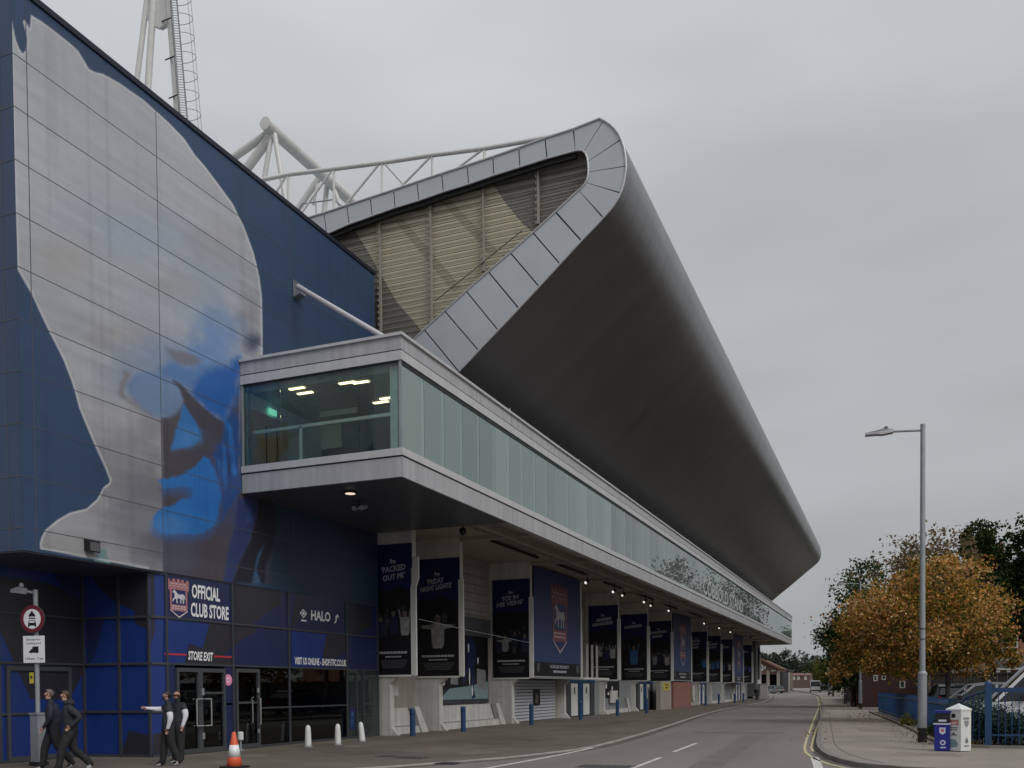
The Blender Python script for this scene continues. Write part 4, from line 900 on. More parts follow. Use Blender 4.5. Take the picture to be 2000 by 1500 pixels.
for (a, b) in zip(J[:-1], J[1:]):
    g = 0.022
    so0, so1 = along(out7, z7(a[0])), along(out7, z7(b[0])); si0, si1 = along(in_px, z7(a[1])), along(in_px, z7(b[1]))
    if so1 - so0 < .05 or si1 - si0 < 0.02: si1 = si0 + 0.02
    e1 = (so1 - so0) * g; e2 = (si1 - si0) * g
    o_ = seg(out7, so0 + e1, so1 - e1); i_ = seg(in_px, si0 + e2, si1 - e2)
    pts = [onE(x, y) for x, y in o_] + [onE(x, y) for x, y in reversed(i_)]
    ring.prism([(p.x, YE - .07, p.z) for p in pts], (0, 0.06, 0), 0)
ring.build('end_frame_panels', 'zinc', stand)
back_ = MB(); pin = [onE(x, y) for x, y in in_px]
op = [onE(x, y) for x, y in out7]
s0 = along(out7, z7(J[0][0])); 
# dark sheet behind the joints: quads between outer and inner, resampled
NS = 90
jo = [along(out7, z7(j[0])) for j in J]; ji = [along(in_px, z7(j[1])) for j in J]
for i in range(len(J) - 1):
    for q in range(6):
        t0, t1 = q / 6, (q + 1) / 6
        A_ = onE(*at_(out7, jo[i] + (jo[i + 1] - jo[i]) * t0)); B_ = onE(*at_(out7, jo[i] + (jo[i + 1] - jo[i]) * t1))
        C_ = onE(*at_(in_px, ji[i] + (ji[i + 1] - ji[i]) * t1)); D_ = onE(*at_(in_px, ji[i] + (ji[i + 1] - ji[i]) * t0))
        back_.quad((A_.x, YE - .005, A_.z), (B_.x, YE - .005, B_.z), (C_.x, YE - .005, C_.z), (D_.x, YE - .005, D_.z))
back_.build('end_frame_backing', 'groove', stand)
tr = MB()
for poly_, rr in ((outer[:-1], 0.035), (pin, 0.03)):
    for a, b in zip(poly_[:-1], poly_[1:]): tr.tube((a.x, YE - .09, a.z), (b.x, YE - .09, b.z), rr, 0, 6)
tr.build('end_frame_edge_trim', 'silver_l', stand)
gl_ = MB()   # dark gutter below upper band
for a, b in zip(pin[:11], pin[1:12]): gl_.prism([(a.x, YE + .02, a.z), (b.x, YE + .02, b.z), (b.x, YE + .02, b.z - .17), (a.x, YE + .02, a.z - .17)], (0, .12, 0))
gl_.build('end_gutter', 'black', stand)
# louvre screen
poly2 = [(p.x, p.z) for p in pin]
def xr(z):
    xs = []
    for (a, b) in zip(poly2, poly2[1:] + poly2[:1]):
        if (a[1] - z) * (b[1] - z) < 0: xs.append(a[0] + (b[0] - a[0]) * (z - a[1]) / (b[1] - a[1]))
    return sorted(xs)
YL = YE + 0.35
lv = MB(); zmin = 11.6; zmax = max(p[1] for p in poly2)
zz = 11.7
while zz < zmax - .1:
    xs = xr(zz); x1 = xs[-1] if xs else None
    if zz < min(p[1] for p in poly2[:3]): x0 = -21.5
    else: x0 = xs[0] if len(xs) > 1 else -21.5
    if x1 is not None and x1 - x0 > .2:
        lv.add([(x0, YL - .03, zz - .006), (x1, YL - .03, zz - .006), (x1, YL + .05, zz + .018), (x0, YL + .05, zz + .018), (x0, YL - .03, zz - .018), (x1, YL - .03, zz - .018), (x1, YL + .05, zz + .006), (x0, YL + .05, zz + .006)],
               [(0, 1, 2, 3), (7, 6, 5, 4), (0, 4, 5, 1), (3, 2, 6, 7)])
    zz += 0.232
lv.build('louvre_blades', mat('grey_louvre_blade', (0.06, 0.056, 0.046), 0.5, 0.1), stand)
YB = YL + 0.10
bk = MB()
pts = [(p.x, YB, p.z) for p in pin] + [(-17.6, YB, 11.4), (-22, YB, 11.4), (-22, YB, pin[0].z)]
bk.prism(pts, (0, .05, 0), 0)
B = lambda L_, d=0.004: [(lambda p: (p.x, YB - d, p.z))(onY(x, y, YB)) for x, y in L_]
bk.poly(B([(958, 352), (1150, 290), (1152, 350), (1120, 385), (1075, 425), (1040, 452), (1022, 438), (990, 400)]), 1)  # dark areas: inner shadows of the roof structure put into the sheet colour
bk.poly(B([(640, 455), (690, 445), (712, 480), (735, 520), (758, 560), (775, 590), (812, 632), (830, 655), (740, 700), (700, 700), (690, 560), (650, 500)]), 1)  # lower left shadow area, painted the same way
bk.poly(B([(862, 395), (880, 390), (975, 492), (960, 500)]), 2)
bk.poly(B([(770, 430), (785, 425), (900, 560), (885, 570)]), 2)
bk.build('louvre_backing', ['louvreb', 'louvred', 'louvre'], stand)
ps = MB()
for tx, ty, bx, by in ((650, 455, 652, 520), (743.5, 428, 748, 650), (843, 398, 844, 632), (945.5, 366, 947, 532), (1052.5, 330, 1054, 440)):
    a = onY(tx, ty, YL); b = onY(bx, by, YL); ps.next()
    ps.box(a.x - .035, a.x + .035, YL - .14, YL - .02, b.z, a.z - .1, 0)
    z_ = b.z
    while z_ < a.z - .2: ps.box(a.x - .085, a.x - .055, YL - .16, YL - .04, z_, z_ + .10, 0); z_ += .232
ps.hold = False; ps.each('louvre_post', 'cream', stand)
mb = MB(); a, b = onY(1020, 450, YL - .17), onY(850, 588, YL - .17); mb.tube(a, b, .018); mb.build('tie_rod', 'darkgalv', stand)

# ---------------- gallery
GX, GY0, GY1 = -12.5, 22.9, 135.5
gal = MB()
def band(z0, z1, prj, m):
    gal.box(GX - .25, GX + prj, GY0 - prj, GY1 + prj, z0, z1, m)            # street side
    gal.box(-17.93, GX - .25, GY0 - prj, GY0 + .25, z0, z1, m)                 # near end
    gal.box(-17.0, GX - .25, GY1 - .25, GY1 + prj, z0, z1, m)
band(7.68, 8.235, 0.0, 0); band(8.235, 8.275, -0.02, 2); band(8.275, 8.475, 0.04, 1)
band(10.90, 11.155, 0.02, 1); band(11.155, 11.195, -0.02, 2); band(11.195, 11.56, 0.0, 0); band(11.56, 11.64, 0.07, 1)
gal.box(-18.0, GX - .25, GY0 + .25, GY1 - .25, 11.40, 11.50, 3)
gal.box(-17.93, GX - .03, GY0 + .03, GY1 - .03, 8.30, 8.44, 2)
gallery = gal.build('gallery', ['silver', 'silver_l', 'groove', mat('dark_roof_membrane', (.05, .05, .052), .9)], stand)
k = MB()
for y in [GY0 + 8.15 + 8.15 * i for i in range(13)]:
    k.box(GX, GX + .002, y - .006, y + .006, 7.70, 8.23); k.box(GX, GX + .002, y - .006, y + .006, 11.19, 11.55)
k.box(GX + .0, GX + .0025, GY0, GY0 + .012, 7.70, 8.2); k.build('fascia_joints', 'groove', gallery)
k = MB(); k.box(GX - .06, GX - .01, GY0 + .05, GY1, 10.78, 10.90); k.box(-17.9, GX - .06, GY0 + .02, GY0 + .06, 10.84, 10.90); k.build('head_gasket', 'shadowgap', gallery)
k = MB(); k.box(-17.93, GX - .02, GY0 + .02, 30.62, 7.66, 7.679); k.build('dark_soffit', 'soffit', gallery)
# interior
k = MB(); k.box(-17.93, GX - .3, GY0 + .3, GY1 - .3, 10.72, 10.9, 1); k.box(-17.96, -17.80, GY0 + .2, 27.0, 8.44, 10.72, 0); k.box(-17.8, -15.9, 27.0, 27.1, 8.44, 10.72, 0); k.box(-15.9, -15.8, 27.0, GY1, 8.44, 10.72, 0)
k.box(-17.8, -15.9, 26.98, 27.0, 8.44, 9.93, 3); k.box(-17.8, GX - .05, GY0 + .1, GY1, 8.44, 8.46, 2)
k.build('interior_walls', ['intwall', mat('dim_interior_ceiling', (0.36, 0.41, 0.40), 0.8), 'intfloor', 'intdark'], gallery)
k = MB(); k.box(onY(667, 850, 25.6).x, onY(731, 850, 25.6).x, 25.6, 26.6, 8.46, 10.25); k.build('blue_cabinet', 'intdark', gallery)
k = MB(); k.box(-17.79, -17.74, 23.2, 24.95, 8.46, 10.25, 0)
for yy in (23.85, 24.4): k.box(-17.74, -17.73, yy - .03, yy + .03, 8.75, 9.9, 1)
k.build('timber_doors', ['intdoor', 'black'], gallery)
k = MB(); a = onY(624, 757, 25.5); b = onY(697, 805, 25.5); k.box(a.x, b.x, 25.5, 25.55, b.z + .0, min(10.68, a.z)); k.build('hanging_board', 'screen', gallery)
k = MB(); k.box(-17.74, -17.70, 24.0, 24.35, 10.33, 10.5); k.build('exit_sign', 'exitlight', gallery)
for (px, py) in ((580, 759), (596, 768), (678, 748), (705, 747), (744, 786), (757, 778)):
    p = onZ(px, py, 10.70)
    if p.y < 60:
        k = MB(); k.box(p.x - .26, p.x + .26, p.y - .055, p.y + .055, 10.69, 10.715); k.build('ceiling_light', 'tubelight', gallery)
k = MB(); zr = 9.55
k.bar((-17.85, GY0 + .35, zr), (GX - .35, GY0 + .35, zr), .06, .09); k.bar((-16.05, GY0 + .35, 8.45), (-16.05, GY0 + .35, zr), .10, .06, 0, (0, 1, 0)); k.bar((GX - .35, GY0 + .4, zr), (GX - .35, GY1 - .5, zr), .05, .08)
yy = GY0 + 3
while yy < GY1: k.box(GX - .38, GX - .32, yy - .04, yy + .04, 8.45, zr - .04); yy += 2.62
k.build('guard_rail', mat('pale_green_white_steel', (0.84, 0.88, 0.86), 0.5), gallery)
k = MB(); k.box(GX - .50, GX - .26, GY0 + .25, GY0 + .42, 8.45, 10.85)
yy = GY0 + 8.3
while yy < GY1: k.box(GX - .5, GX - .3, yy - .1, yy + .1, 8.45, 10.85); yy += 8.15
k.each('gallery_column', mat('pale_green_column', (0.80, 0.86, 0.84), 0.5), gallery)
k = MB(); k.box(-17.93, -17.86, GY0 + .01, GY0 + .08, 8.475, 10.9); k.box(GX - .09, GX - .015, GY0 + .015, GY0 + .085, 8.475, 10.9); k.box(-17.78, -17.72, GY0 + .1, GY0 + .16, 8.475, 10.85); k.each('corner_post', 'galv', gallery)
# panes: near end
xs_ = [-17.86, onY(546, 800, GY0).x, onY(700, 800, GY0).x, onY(729, 800, GY0).x, GX - .09]
for a, b in zip(xs_[:-1], xs_[1:]):
    k = MB(); k.box(a + .008, b - .008, GY0 + .03, GY0 + .042, 8.475, 10.84); k.build('end_window_pane', 'glass_end', gallery)
yy = GY0 + .09; i = 0; rg_ = random.Random(4)
while yy < GY1 - .2:
    y2 = min(yy + 1.315, GY1 - .05)
    k = MB(); k.box(GX - .042, GX - .03, yy + .012, y2 - .012, 8.475, 10.78); k.build('side_window_pane', rg_.choice(('glass_film', 'glass_film_b', 'glass_film', 'glass_film_c')) if i < 16 else rg_.choice(('glass_side', 'glass_side_b')), gallery); yy = y2; i += 1
k = MB(); yq = GY0 + .09
while yq < GY1 - .2: k.box(GX - .075, GX - .044, yq - .014, yq + .014, 8.475, 10.78); yq += 1.315
k.build('pane_joints', 'darkgalv', gallery)
k = MB(); k.box(-16.9, GX - .05, GY1 - .05, GY1 - .03, 8.475, 10.84); k.build('end_window_pane', 'glass_end', gallery)
k = MB()
for (px, py, w_, h_) in ((1031, 908, .75, .62), (1214, 1021, .9, .7)):
    p = onX(px, py, GX - .06); k.box(GX - .07, GX - .065, p.y - w_ / 2, p.y + w_ / 2, p.z - h_ / 2, p.z + h_ / 2)
k.each('window_notice', 'purple', gallery)
k = MB(); yA = onX(1374, 1150, GX).y; yB = onX(1452, 1180, GX).y
text(k, 'COBBOLD STAND', (GX - .028, yA, 8.62), UY, UZ, yB - yA, 1.15, 0, .02, 0, .002); k.build('gallery_lettering', mat('pale_vinyl', (0.40, 0.42, 0.42), 0.6), gallery)
k = MB()
yy = 31.5
while yy < 131: k.tube((GX - .25, yy, 11.64), (GX - .25, yy, 11.95), .02, 0, 6); yy += 8.15
k.prism([(GX - .9, 31.25, 11.5), (GX - .9, 32.0, 11.5), (GX - .9, 31.5, 12.3)], (.15, 0, 0), 0); k.build('roof_fixings', 'silver_l', gallery)

# ---------------- ground floor structure of the stand
FY = [31.4, 35.6] + [43.8 + 8.15 * i for i in range(12)]
XO, XI = -16.6, -18.75
ceil_ = MB(); ceil_.box(-22.0, GX - .27, 30.65, GY1 - .3, 8.12, 8.3); 
for y in FY: ceil_.box(-22, GX - .3, y - .32, y - .02, 7.95, 8.12)
ceil_.build('undercroft_ceiling', 'ceil', stand)
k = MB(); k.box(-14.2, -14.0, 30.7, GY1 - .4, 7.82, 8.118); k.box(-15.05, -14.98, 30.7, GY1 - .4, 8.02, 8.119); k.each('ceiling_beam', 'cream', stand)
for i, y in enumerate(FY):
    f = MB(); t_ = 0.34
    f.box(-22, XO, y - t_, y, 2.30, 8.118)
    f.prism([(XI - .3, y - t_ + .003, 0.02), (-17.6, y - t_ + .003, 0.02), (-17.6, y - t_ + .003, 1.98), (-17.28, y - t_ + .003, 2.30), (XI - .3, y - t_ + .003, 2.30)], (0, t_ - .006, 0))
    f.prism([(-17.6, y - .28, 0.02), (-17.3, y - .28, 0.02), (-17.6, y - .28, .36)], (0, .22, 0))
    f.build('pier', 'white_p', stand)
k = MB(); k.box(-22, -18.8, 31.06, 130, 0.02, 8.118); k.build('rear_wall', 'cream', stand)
k = MB(); k.box(-22.0, XO - .2, 130.5, 133.5, 0.5, 8.1); k.box(XO - .4, XO, 133.2, 133.5, 0.5, 8.1); k.build('far_stair_wall', 'darkgalv', stand)
k = MB()
for y in FY[1:]:
    k.box(XI - .02, XI + .06, y + .02, y + 3.6 if y > 40 else y + 7.7, 4.35, 5.25)
k.each('grey_wall_band', 'darkgalv', stand)
# louvred vent in the second bay
k = MB(); a = onX(905, 1080, XI + .05); b = onX(964, 1190, XI + .05)
yv0, yv1 = 35.7, 42.9
k.box(XI, XI + .04, yv0, yv1, 5.4, 7.7, 0)
for q in range(9): k.box(XI + .04, XI + .07, yv0 + .2, yv0 + 3.3, 5.5 + q * .2, 5.60 + q * .2, 0)
for q in range(9): k.box(XI + .04, XI + .045, yv0 + .2, yv0 + 3.3, 5.60 + q * .2, 5.70 + q * .2, 1)
for q in range(5): k.box(XI + .04, XI + .05, yv0 + 3.7, yv1 - .1, 5.6 + q * .42, 5.62 + q * .42, 1)
k.build('louvred_vent', ['cream', 'groove'], stand)
# terrace walls with sloping ends (bays 1, 2, 5)
def terrace(ya, yb, xf=-17.75):
    t_ = MB(); t_.box(-18.8, xf - .25, ya, yb, .34, 1.05); t_.box(-18.8, xf, ya, yb, .02, .30); t_.box(-18.8, xf - .05, ya, yb, .30, .345, 1)
    t_.build('terrace_wall', ['white_p', 'galv'], stand)
    s_ = MB()
    for q in (yb - .0,):
        s_.prism([(xf - .2, q - 1.0, 1.08), (xf - .2, q - .6, 1.08), (xf - .2, q + .25, .02), (xf - .2, q - .35, .02)], (.26, 0, 0))
    s_.build('sloping_end_wall', 'white_p', stand)
terrace(31.45, 34.2); terrace(35.65, 42.6); terrace(60.4, 67.0); terrace(85.2, 91.6); terrace(101.5, 107.8); terrace(109.6, 116)
# shutter bay
k = MB(); sh0, sh1 = 44.6, 50.9
k.box(-18.3, -18.0, 43.85, 51.6, .02, 2.3, 1)
k.box(-18.0, -17.96, sh0, sh1, .03, 2.28, 2)
for q in range(13): k.box(-17.96, -17.93, sh0, sh1, .06 + q * .17, .06 + q * .17 + .125, 0)
k.build('roller_shutter', ['shutter', 'cream', 'darkgalv'], stand)
k = MB(); k.box(-17.93, -17.90, 47.3, 48.35, .85, 1.75, 0); shape(k, [(.2, .1), (.7, 0), (.9, .5), (.6, .9), (.3, .7)], (-17.90, 47.4, .95), UY, UZ, .8, .7, 1, .003); k.build('shutter_poster', ['bannerblack', 'pic1'], stand)
# turnstile gates: blue frames with white doors
def gates(ya, n, wd, X_=-17.7, fr='steelblue'):
    g = MB(); yb = ya + n * (wd + .9) + .9
    g.box(X_ - .3, X_, ya - .05, yb, 2.12, 2.3, 0)
    y_ = ya
    for q in range(n + 1):
        g.box(X_ - .35, X_ - .02, y_, y_ + .85, .02, 2.12, 0 if q % 2 == 1 else 2); y_ += wd + .9
    o_ = g.build('turnstile_frame', [fr, 'galv', 'groove'], stand)
    y_ = ya + .9
    for q in range(n):
        d = MB(); d.box(X_ - .14, X_ - .08, y_, y_ + wd - .05, .10, 2.10, 0); d.box(X_ - .08, X_ - .06, y_ + wd * .45, y_ + wd * .58, 1.45, 1.85, 1); d.build('turnstile_door', ['white_tube', 'iron'], o_); y_ += wd + .9
gates(52.4, 2, 1.5); gates(69.2, 2, 1.2); gates(93.0, 2, 1.3); gates(118, 2, 1.2)
k = MB(); k.box(-17.0, -16.64, 72.3, 76.2, .02, 2.3, 0); k.box(-16.64, -16.62, 73.3, 75.4, 1.55, 2.15, 1)
k.box(-16.62, -16.617, 73.7, 75.0, 1.95, 2.05, 2); k.box(-16.62, -16.617, 73.9, 74.8, 1.7, 1.85, 2); k.build('grey_service_door', ['cream', 'yellow', 'iron'], stand)
k = MB(); k.box(-17.0, -16.62, 77.0, 84.6, .02, 2.25); k.build('brick_infill', 'brickw', stand)
k = MB(); k.box(-18.2, -17.9, 53, 130, .02, 2.28); k.build('recessed_wall', 'galv', stand)
k = MB(); k.box(-17.8, -17.7, 61.9, 63.6, .75, 1.6); k.box(-17.85, -17.75, 91.0, 92.0, .5, 2.0); k.box(-17.7, -17.5, 31.35, 31.55, 1.55, 1.9); k.each('wall_box', 'white_p', stand)
k = MB()
for q in range(3): k.box(-16.75, -16.63, 53.2 + q * 1.0, 53.25 + q, 2.3, 4.4)
k.box(XO - .03, XO + .02, 52.2, 57.6, 2.30, 2.42); k.box(XO - .02, XO + .02, 44.0, 51.6, 2.30, 2.42); k.each('gate_header', 'white_p', stand)
# long thin cable across the piers
k = MB(); k.path([onX(560, 1175, XO + .05), onX(830, 1213, XO + .05), onX(958, 1235, XO + .05), onX(1036, 1250, XO + .05)], .018, 0, 5); 
k2 = MB(); k2.path([(-16.55, 31.5, 4.45), (-16.55, 35.3, 4.30), (-16.55, 43.5, 4.05)], .014, 0, 5); k2.build('sagging_cable', 'galv', stand)

# ---------------- lattice girder and tube truss on the roof
gd = MB(); YG = 33.2
T = lambda x, y, Y=YG: onY(x, y, Y)
top = [(470, 360), (563, 341), (652, 330), (746, 318), (844, 303), (946, 290), (1010, 279), (1080, 266)]
for a, b in zip(top[:-1], top[1:]): gd.tube(T(*a), T(*b), .085, 0, 10)
for x, y1, y2 in ((563, 341, 420), (652, 330, 392), (746, 318, 378), (844, 303, 345), (946, 290, 312)): gd.tube(T(x, y1), T(x, y2 + 18), .05, 0, 8)
for a, b in (((558, 345), (525, 400)), ((646, 336), (586, 420)), ((744, 316), (672, 404)), ((842, 305), (782, 366)), ((944, 291), (886, 334)), ((750, 318), (790, 362))): gd.tube(T(*a), T(*b), .045, 0, 8)
gd.build('lattice_girder', 'white_tube', stand)
tt = MB(); Y2 = 38.0
a = onY(517, 240, Y2); gx, gz_ = a.x, a.z
tt.tube((gx, Y2, gz_), (gx, 118, gz_), .30, 0, 20)
T2 = lambda x, y, Y=Y2 + .6: onY(x, y, Y)
for (p, q, r_) in (((527, 258), (395, 350), .19), ((532, 262), (430, 400), .22), ((530, 266), (508, 400), .12), ((536, 262), (566, 440), .13)):
    tt.tube(T2(*p), T2(*q), r_, 0, 14)
for (p, q, r_) in (((628, 340), (560, 440), .17), ((640, 345), (628, 470), .14), ((645, 350), (690, 470), .11), ((622, 345), (612, 400), .08)):
    tt.tube(T2(*p, 44.0), T2(*q, 44.0), r_, 0, 12)
tt.build('tube_truss', 'white_tube', stand)
rl = MB(); YR = 34.5
rl.path([T(570, 432, YR), T(590, 398, YR), T(650, 390, YR), T(672, 405, YR)], .03); rl.tube(T(617, 395, YR), T(618, 430, YR), .03); rl.build('roof_handrail', 'galv', stand)

# ---------------- floodlight mast with caged ladder
YM = 33.0
mp_ = onY(330, 300, YM)
mast = thing('floodlight_mast', (mp_.x, YM, 12.0), 'white tubular floodlight mast with a caged ladder rising behind the blue roof', 'mast')
T3 = lambda x, y, Y=YM: onY(x, y, Y)
k = MB(); k.tube(T3(302, -120), T3(262, 200), .12, 0, 12); k.build('mast_leg', 'white_tube', mast)
k = MB(); k.tube(T3(308, -120), T3(285, 230), .145, 0, 12); k.build('mast_leg', 'white_tube', mast)
k = MB(); k.tube(T3(322, -80), T3(350, 290), .105, 0, 12); k.build('mast_leg', 'white_tube', mast)
k = MB(); k.prism([T3(283, -60), T3(326, -60), T3(326, 45), T3(312, 54), T3(300, 50), T3(288, 40)], (0, .2, 0)); k.build('gusset_plate', 'white_tube', mast)
k = MB(); L1 = lambda y: 342 + (y + 60) * 0.105 ; 
k.tube(T3(329, -60, YM - .3), T3(357, 300, YM - .3), .045, 0, 6); k.tube(T3(340, -60, YM - .3), T3(372, 300, YM - .3), .03, 0, 6)
k.build('ladder_rails', 'darkgalv', mast)
k = MB(); y_ = -60
while y_ < 290:
    dx = (y_ + 60) * .084; k.tube(T3(330 + dx, y_, YM - .3), T3(341 + dx, y_ + 1, YM - .3), .014, 0, 5); y_ += 5
k.build('ladder_rungs', 'galv', mast)
k = MB(); y_ = -50
while y_ < 290:
    dx = (y_ + 60) * .083
    pts = []
    for q in range(9):
        t = math.pi * q / 8; pts.append(T3(342 + dx + 28 * math.sin(t), y_ + 12 * (1 - math.cos(t)) , YM - .3 - 0.0) )
    k.path(pts, .013, 0, 5); y_ += 37.5
for ox_, oy in ((26, .3), (20, .2)):
    k.tube(T3(342 + ox_, -60, YM - .3), T3(342 + ox_ + 29, 290, YM - .3), .014, 0, 5)
k.build('ladder_cage', 'galv', mast)
k = MB()
for y_ in (38, 113, 188): k.tube(T3(313 + y_ * .09, y_ + 4, YM), T3(332 + y_ * .09, y_ - 4, YM - .3), .03, 0, 6)
k.each('ladder_bracket', 'black', mast)
# ================================================================== BANNERS
def blob(cx, cy, rx, ry, n=11, j=.25, r_=None):
    r_ = r_ or rnd; return [(cx + rx * math.cos(2 * math.pi * i / n) * (1 + r_.uniform(-j, j)), cy + ry * math.sin(2 * math.pi * i / n) * (1 + r_.uniform(-j, j))) for i in range(n)]
def figure(mb, o, u, v, cx, cy, s, mbody, mhead, lift, arms=0, r_=None):
    """small printed footballer: head, torso, raised or spread arms"""
    shape(mb, blob(cx, cy + .50 * s, .10 * s, .13 * s, 10, .08, r_), o, u, v, 1, 1, mhead, lift + .002)
    shape(mb, [(cx - .22 * s, cy + .34 * s), (cx - .06 * s, cy + .40 * s), (cx + .06 * s, cy + .40 * s), (cx + .22 * s, cy + .34 * s), (cx + .20 * s, cy - .25 * s), (cx + .14 * s, cy - .35 * s), (cx - .15 * s, cy - .35 * s), (cx - .19 * s, cy - .2 * s)], o, u, v, 1, 1, mbody, lift)
    for sg_ in ((-1, 1) if arms >= 0 else ()):
        ex = cx + sg_ * (.22 + .25 * (arms == 0)) * s; ey = cy + (.30 + (.35 if arms == 1 else -.02)) * s
        shape(mb, [(cx + sg_ * .18 * s, cy + .35 * s), (ex, ey + .05 * s), (ex + sg_ * .06 * s, ey - .03 * s), (cx + sg_ * .20 * s, cy + .20 * s)], o, u, v, 1, 1, mbody, lift + .001)
        shape(mb, blob(ex + sg_ * .06 * s, ey + .02 * s, .05 * s, .05 * s, 8, .1, r_), o, u, v, 1, 1, mhead, lift + .003)
XL, XR_ = -18.62, -16.63
def banner(y, lines, label, seed, nfig, zt=7.28, zb=2.34, XL=XL):
    """printed banner hung on the near face of a pier, facing down the street"""
    r_ = random.Random(seed); yf = y - .36
    root = thing('hanging_banner', (XR_, yf, zb), label, 'banner', 'dark blue and black banners on the piers')
    W_, H_ = XR_ - XL, zt - zb; o = Vector((XL, yf - .012, zb)); u = UX; v = UZ
    k = MB(); k.box(XL, XR_, yf - .012, yf + .012, zb, zb + H_ * .62, 1); k.box(XL, XR_, yf - .012, yf + .012, zb + H_ * .62, zt, 0)
    rg = blob(.5, .62, .56, .05, 14, .5, r_); shape(k, [(max(.0, min(1, a)), b) for a, b in rg], o, u, v, W_, H_, 1, .002)
    k.build('banner_sheet', ['bannernavy', 'bannerblack'], root)
    k = MB(); shape(k, HORSE, o + UX * (W_ * .42) + UZ * (H_ * .845), u, v, .30, .22, 0, .004)
    n_ = len(lines); zt_ = .80
    for i, (s_, x0, x1) in enumerate(lines):
        zz = H_ * (zt_ - i * .062) - .1
        if s_: text(k, s_, o + UX * W_ * x0 + UZ * zz, u, v, W_ * (x1 - x0), .235, 0, .035, .10, .004)
        else:
            xx = x0
            while xx < x1 - .03:
                ww = r_.uniform(.05, .12); ww = min(ww, x1 - xx)
                a_ = W_ * (xx - x0) * .10; b_ = W_ * (xx + ww - x0) * .10
                shape(k, [(W_ * xx, zz + a_), (W_ * (xx + ww * .82), zz + b_), (W_ * (xx + ww * .82), zz + .21 + b_), (W_ * xx, zz + .21 + a_)], o, u, v, 1, 1, 0, .004)
                xx += ww
    k.build('banner_title', 'bannertxt', root)
    k = MB()
    for i in range(int(nfig * 3)):
        shape(k, blob(r_.uniform(.08, .92) * W_, r_.uniform(.24, .52) * H_, r_.uniform(.04, .14), r_.uniform(.05, .2), 9, .35, r_), o, u, v, 1, 1, 3, .003 + i * .0002)
    for i in range(nfig):
        cx = W_ * (.5 if nfig == 1 else .14 + .72 * i / max(1, nfig - 1) + r_.uniform(-.04, .04)); cy = H_ * r_.uniform(.32, .38); s = 1.45 if nfig == 1 else r_.uniform(.75, .95)
        figure(k, o, u, v, cx, cy, s, 1 if (i + seed) % 3 else 2, 0, .008 + i * .004, r_.choice((0, 1, 1)), r_)
    k.build('banner_picture', ['pic1', 'pic4' if seed % 2 else 'pic2', 'pic3', 'pic5'], root)
    k = MB()
    def bars(x0, x1, z0, h_, m):
        xx = x0
        while xx < x1:
            ww = r_.uniform(.04, .10); shape(k, [(W_ * xx, z0), (W_ * min(x1, xx + ww * .85), z0), (W_ * min(x1, xx + ww * .85), z0 + h_), (W_ * xx, z0 + h_)], o, u, v, 1, 1, m, .004); xx += ww
    bars(.12, .88, .80, .085, 0); k.build('banner_caption', ['bannertxt', 'bannertxt2'], root); k = MB(); bars(.28, .72, .66, .05, 0)
    k.build('banner_date_line', ['bannertxt', 'bannertxt2'], root); k = MB()
    for q in range(5): bars(.14 + .02 * q, .88 - .02 * q, .52 - q * .065, .035, 1)
    k.build('banner_small_print', ['bannertxt', 'bannertxt2'], root)
    k = MB(); k.box(XR_, XR_ + .22, yf - .05, yf + .04, zb - .02, 6.35 if seed != 1 else 5.6, 0)
    if seed == 1:
        k.prism([(XR_, yf - .05, 5.6), (XR_ + .22, yf - .05, 5.6), (XR_ + .34, yf - .05, 5.95), (XR_ + .12, yf - .05, 5.95)], (0, .09, 0)); k.box(XR_ + .12, XR_ + .34, yf - .05, yf + .04, 5.95, 6.75, 0)
    k.box(XL, XR_, yf - .04, yf + .02, zb - .075, zb - .004, 0); k.build('edge_rail', 'white_tube', root)
    k = MB(); k.box(XR_ + .001, XR_ + .05, yf - .02, yf + .02, zb + 4.0, zt); k.build('edge_return', 'bannernavy', root)
    return root
banner(FY[0], [("'PACKED", .20, .86), ("OUT PR'", .24, .84)], "banner titled 'PACKED OUT PR' with pale and blue raised figures, nearest to the store", 1, 3, XL=-18.2)
banner(FY[1], [("'FRIDAY", .26, .66), ("NIGHT LIGHTS'", .10, .84)], "banner titled 'FRIDAY NIGHT LIGHTS' with one wide dark figure, second from the store", 3, 1)
banner(FY[2], [("'ICE IN", .26, .72), ("HIS VEINS'", .12, .84)], "banner titled 'ICE IN HIS VEINS' left of the first big crest banner", 5, 4)
banner(FY[4], [(None, .28, .80), (None, .14, .86)], "banner just right of the first big crest banner, two-line title above a crowd of figures", 7, 6)
banner(FY[5], [(None, .14, .84)], "banner with a one-line title and one pale shirted figure, between crest banners", 8, 1)
banner(FY[6], [(None, .10, .84), (None, .22, .66)], "banner left of the second crest banner, two-line slanted title and white figures", 11, 5)
banner(FY[8], [(None, .10, .70), (None, .10, .66), (None, .16, .60)], "banner just right of the second crest banner, three-line title", 12, 2)
banner(FY[9], [(None, .20, .86), (None, .20, .8)], "middle one of the three far banners between the second and third crest banners", 14, 4)
banner(FY[10], [(None, .2, .8)], "banner left of the third crest banner, single short title line", 16, 3)
banner(FY[12], [(None, .2, .8)], "narrow far banner right of the third crest banner near the end of the stand", 18, 3)
banner(FY[13], [(None, .2, .8)], "last and farthest dark banner at the far end of the stand", 20, 2)
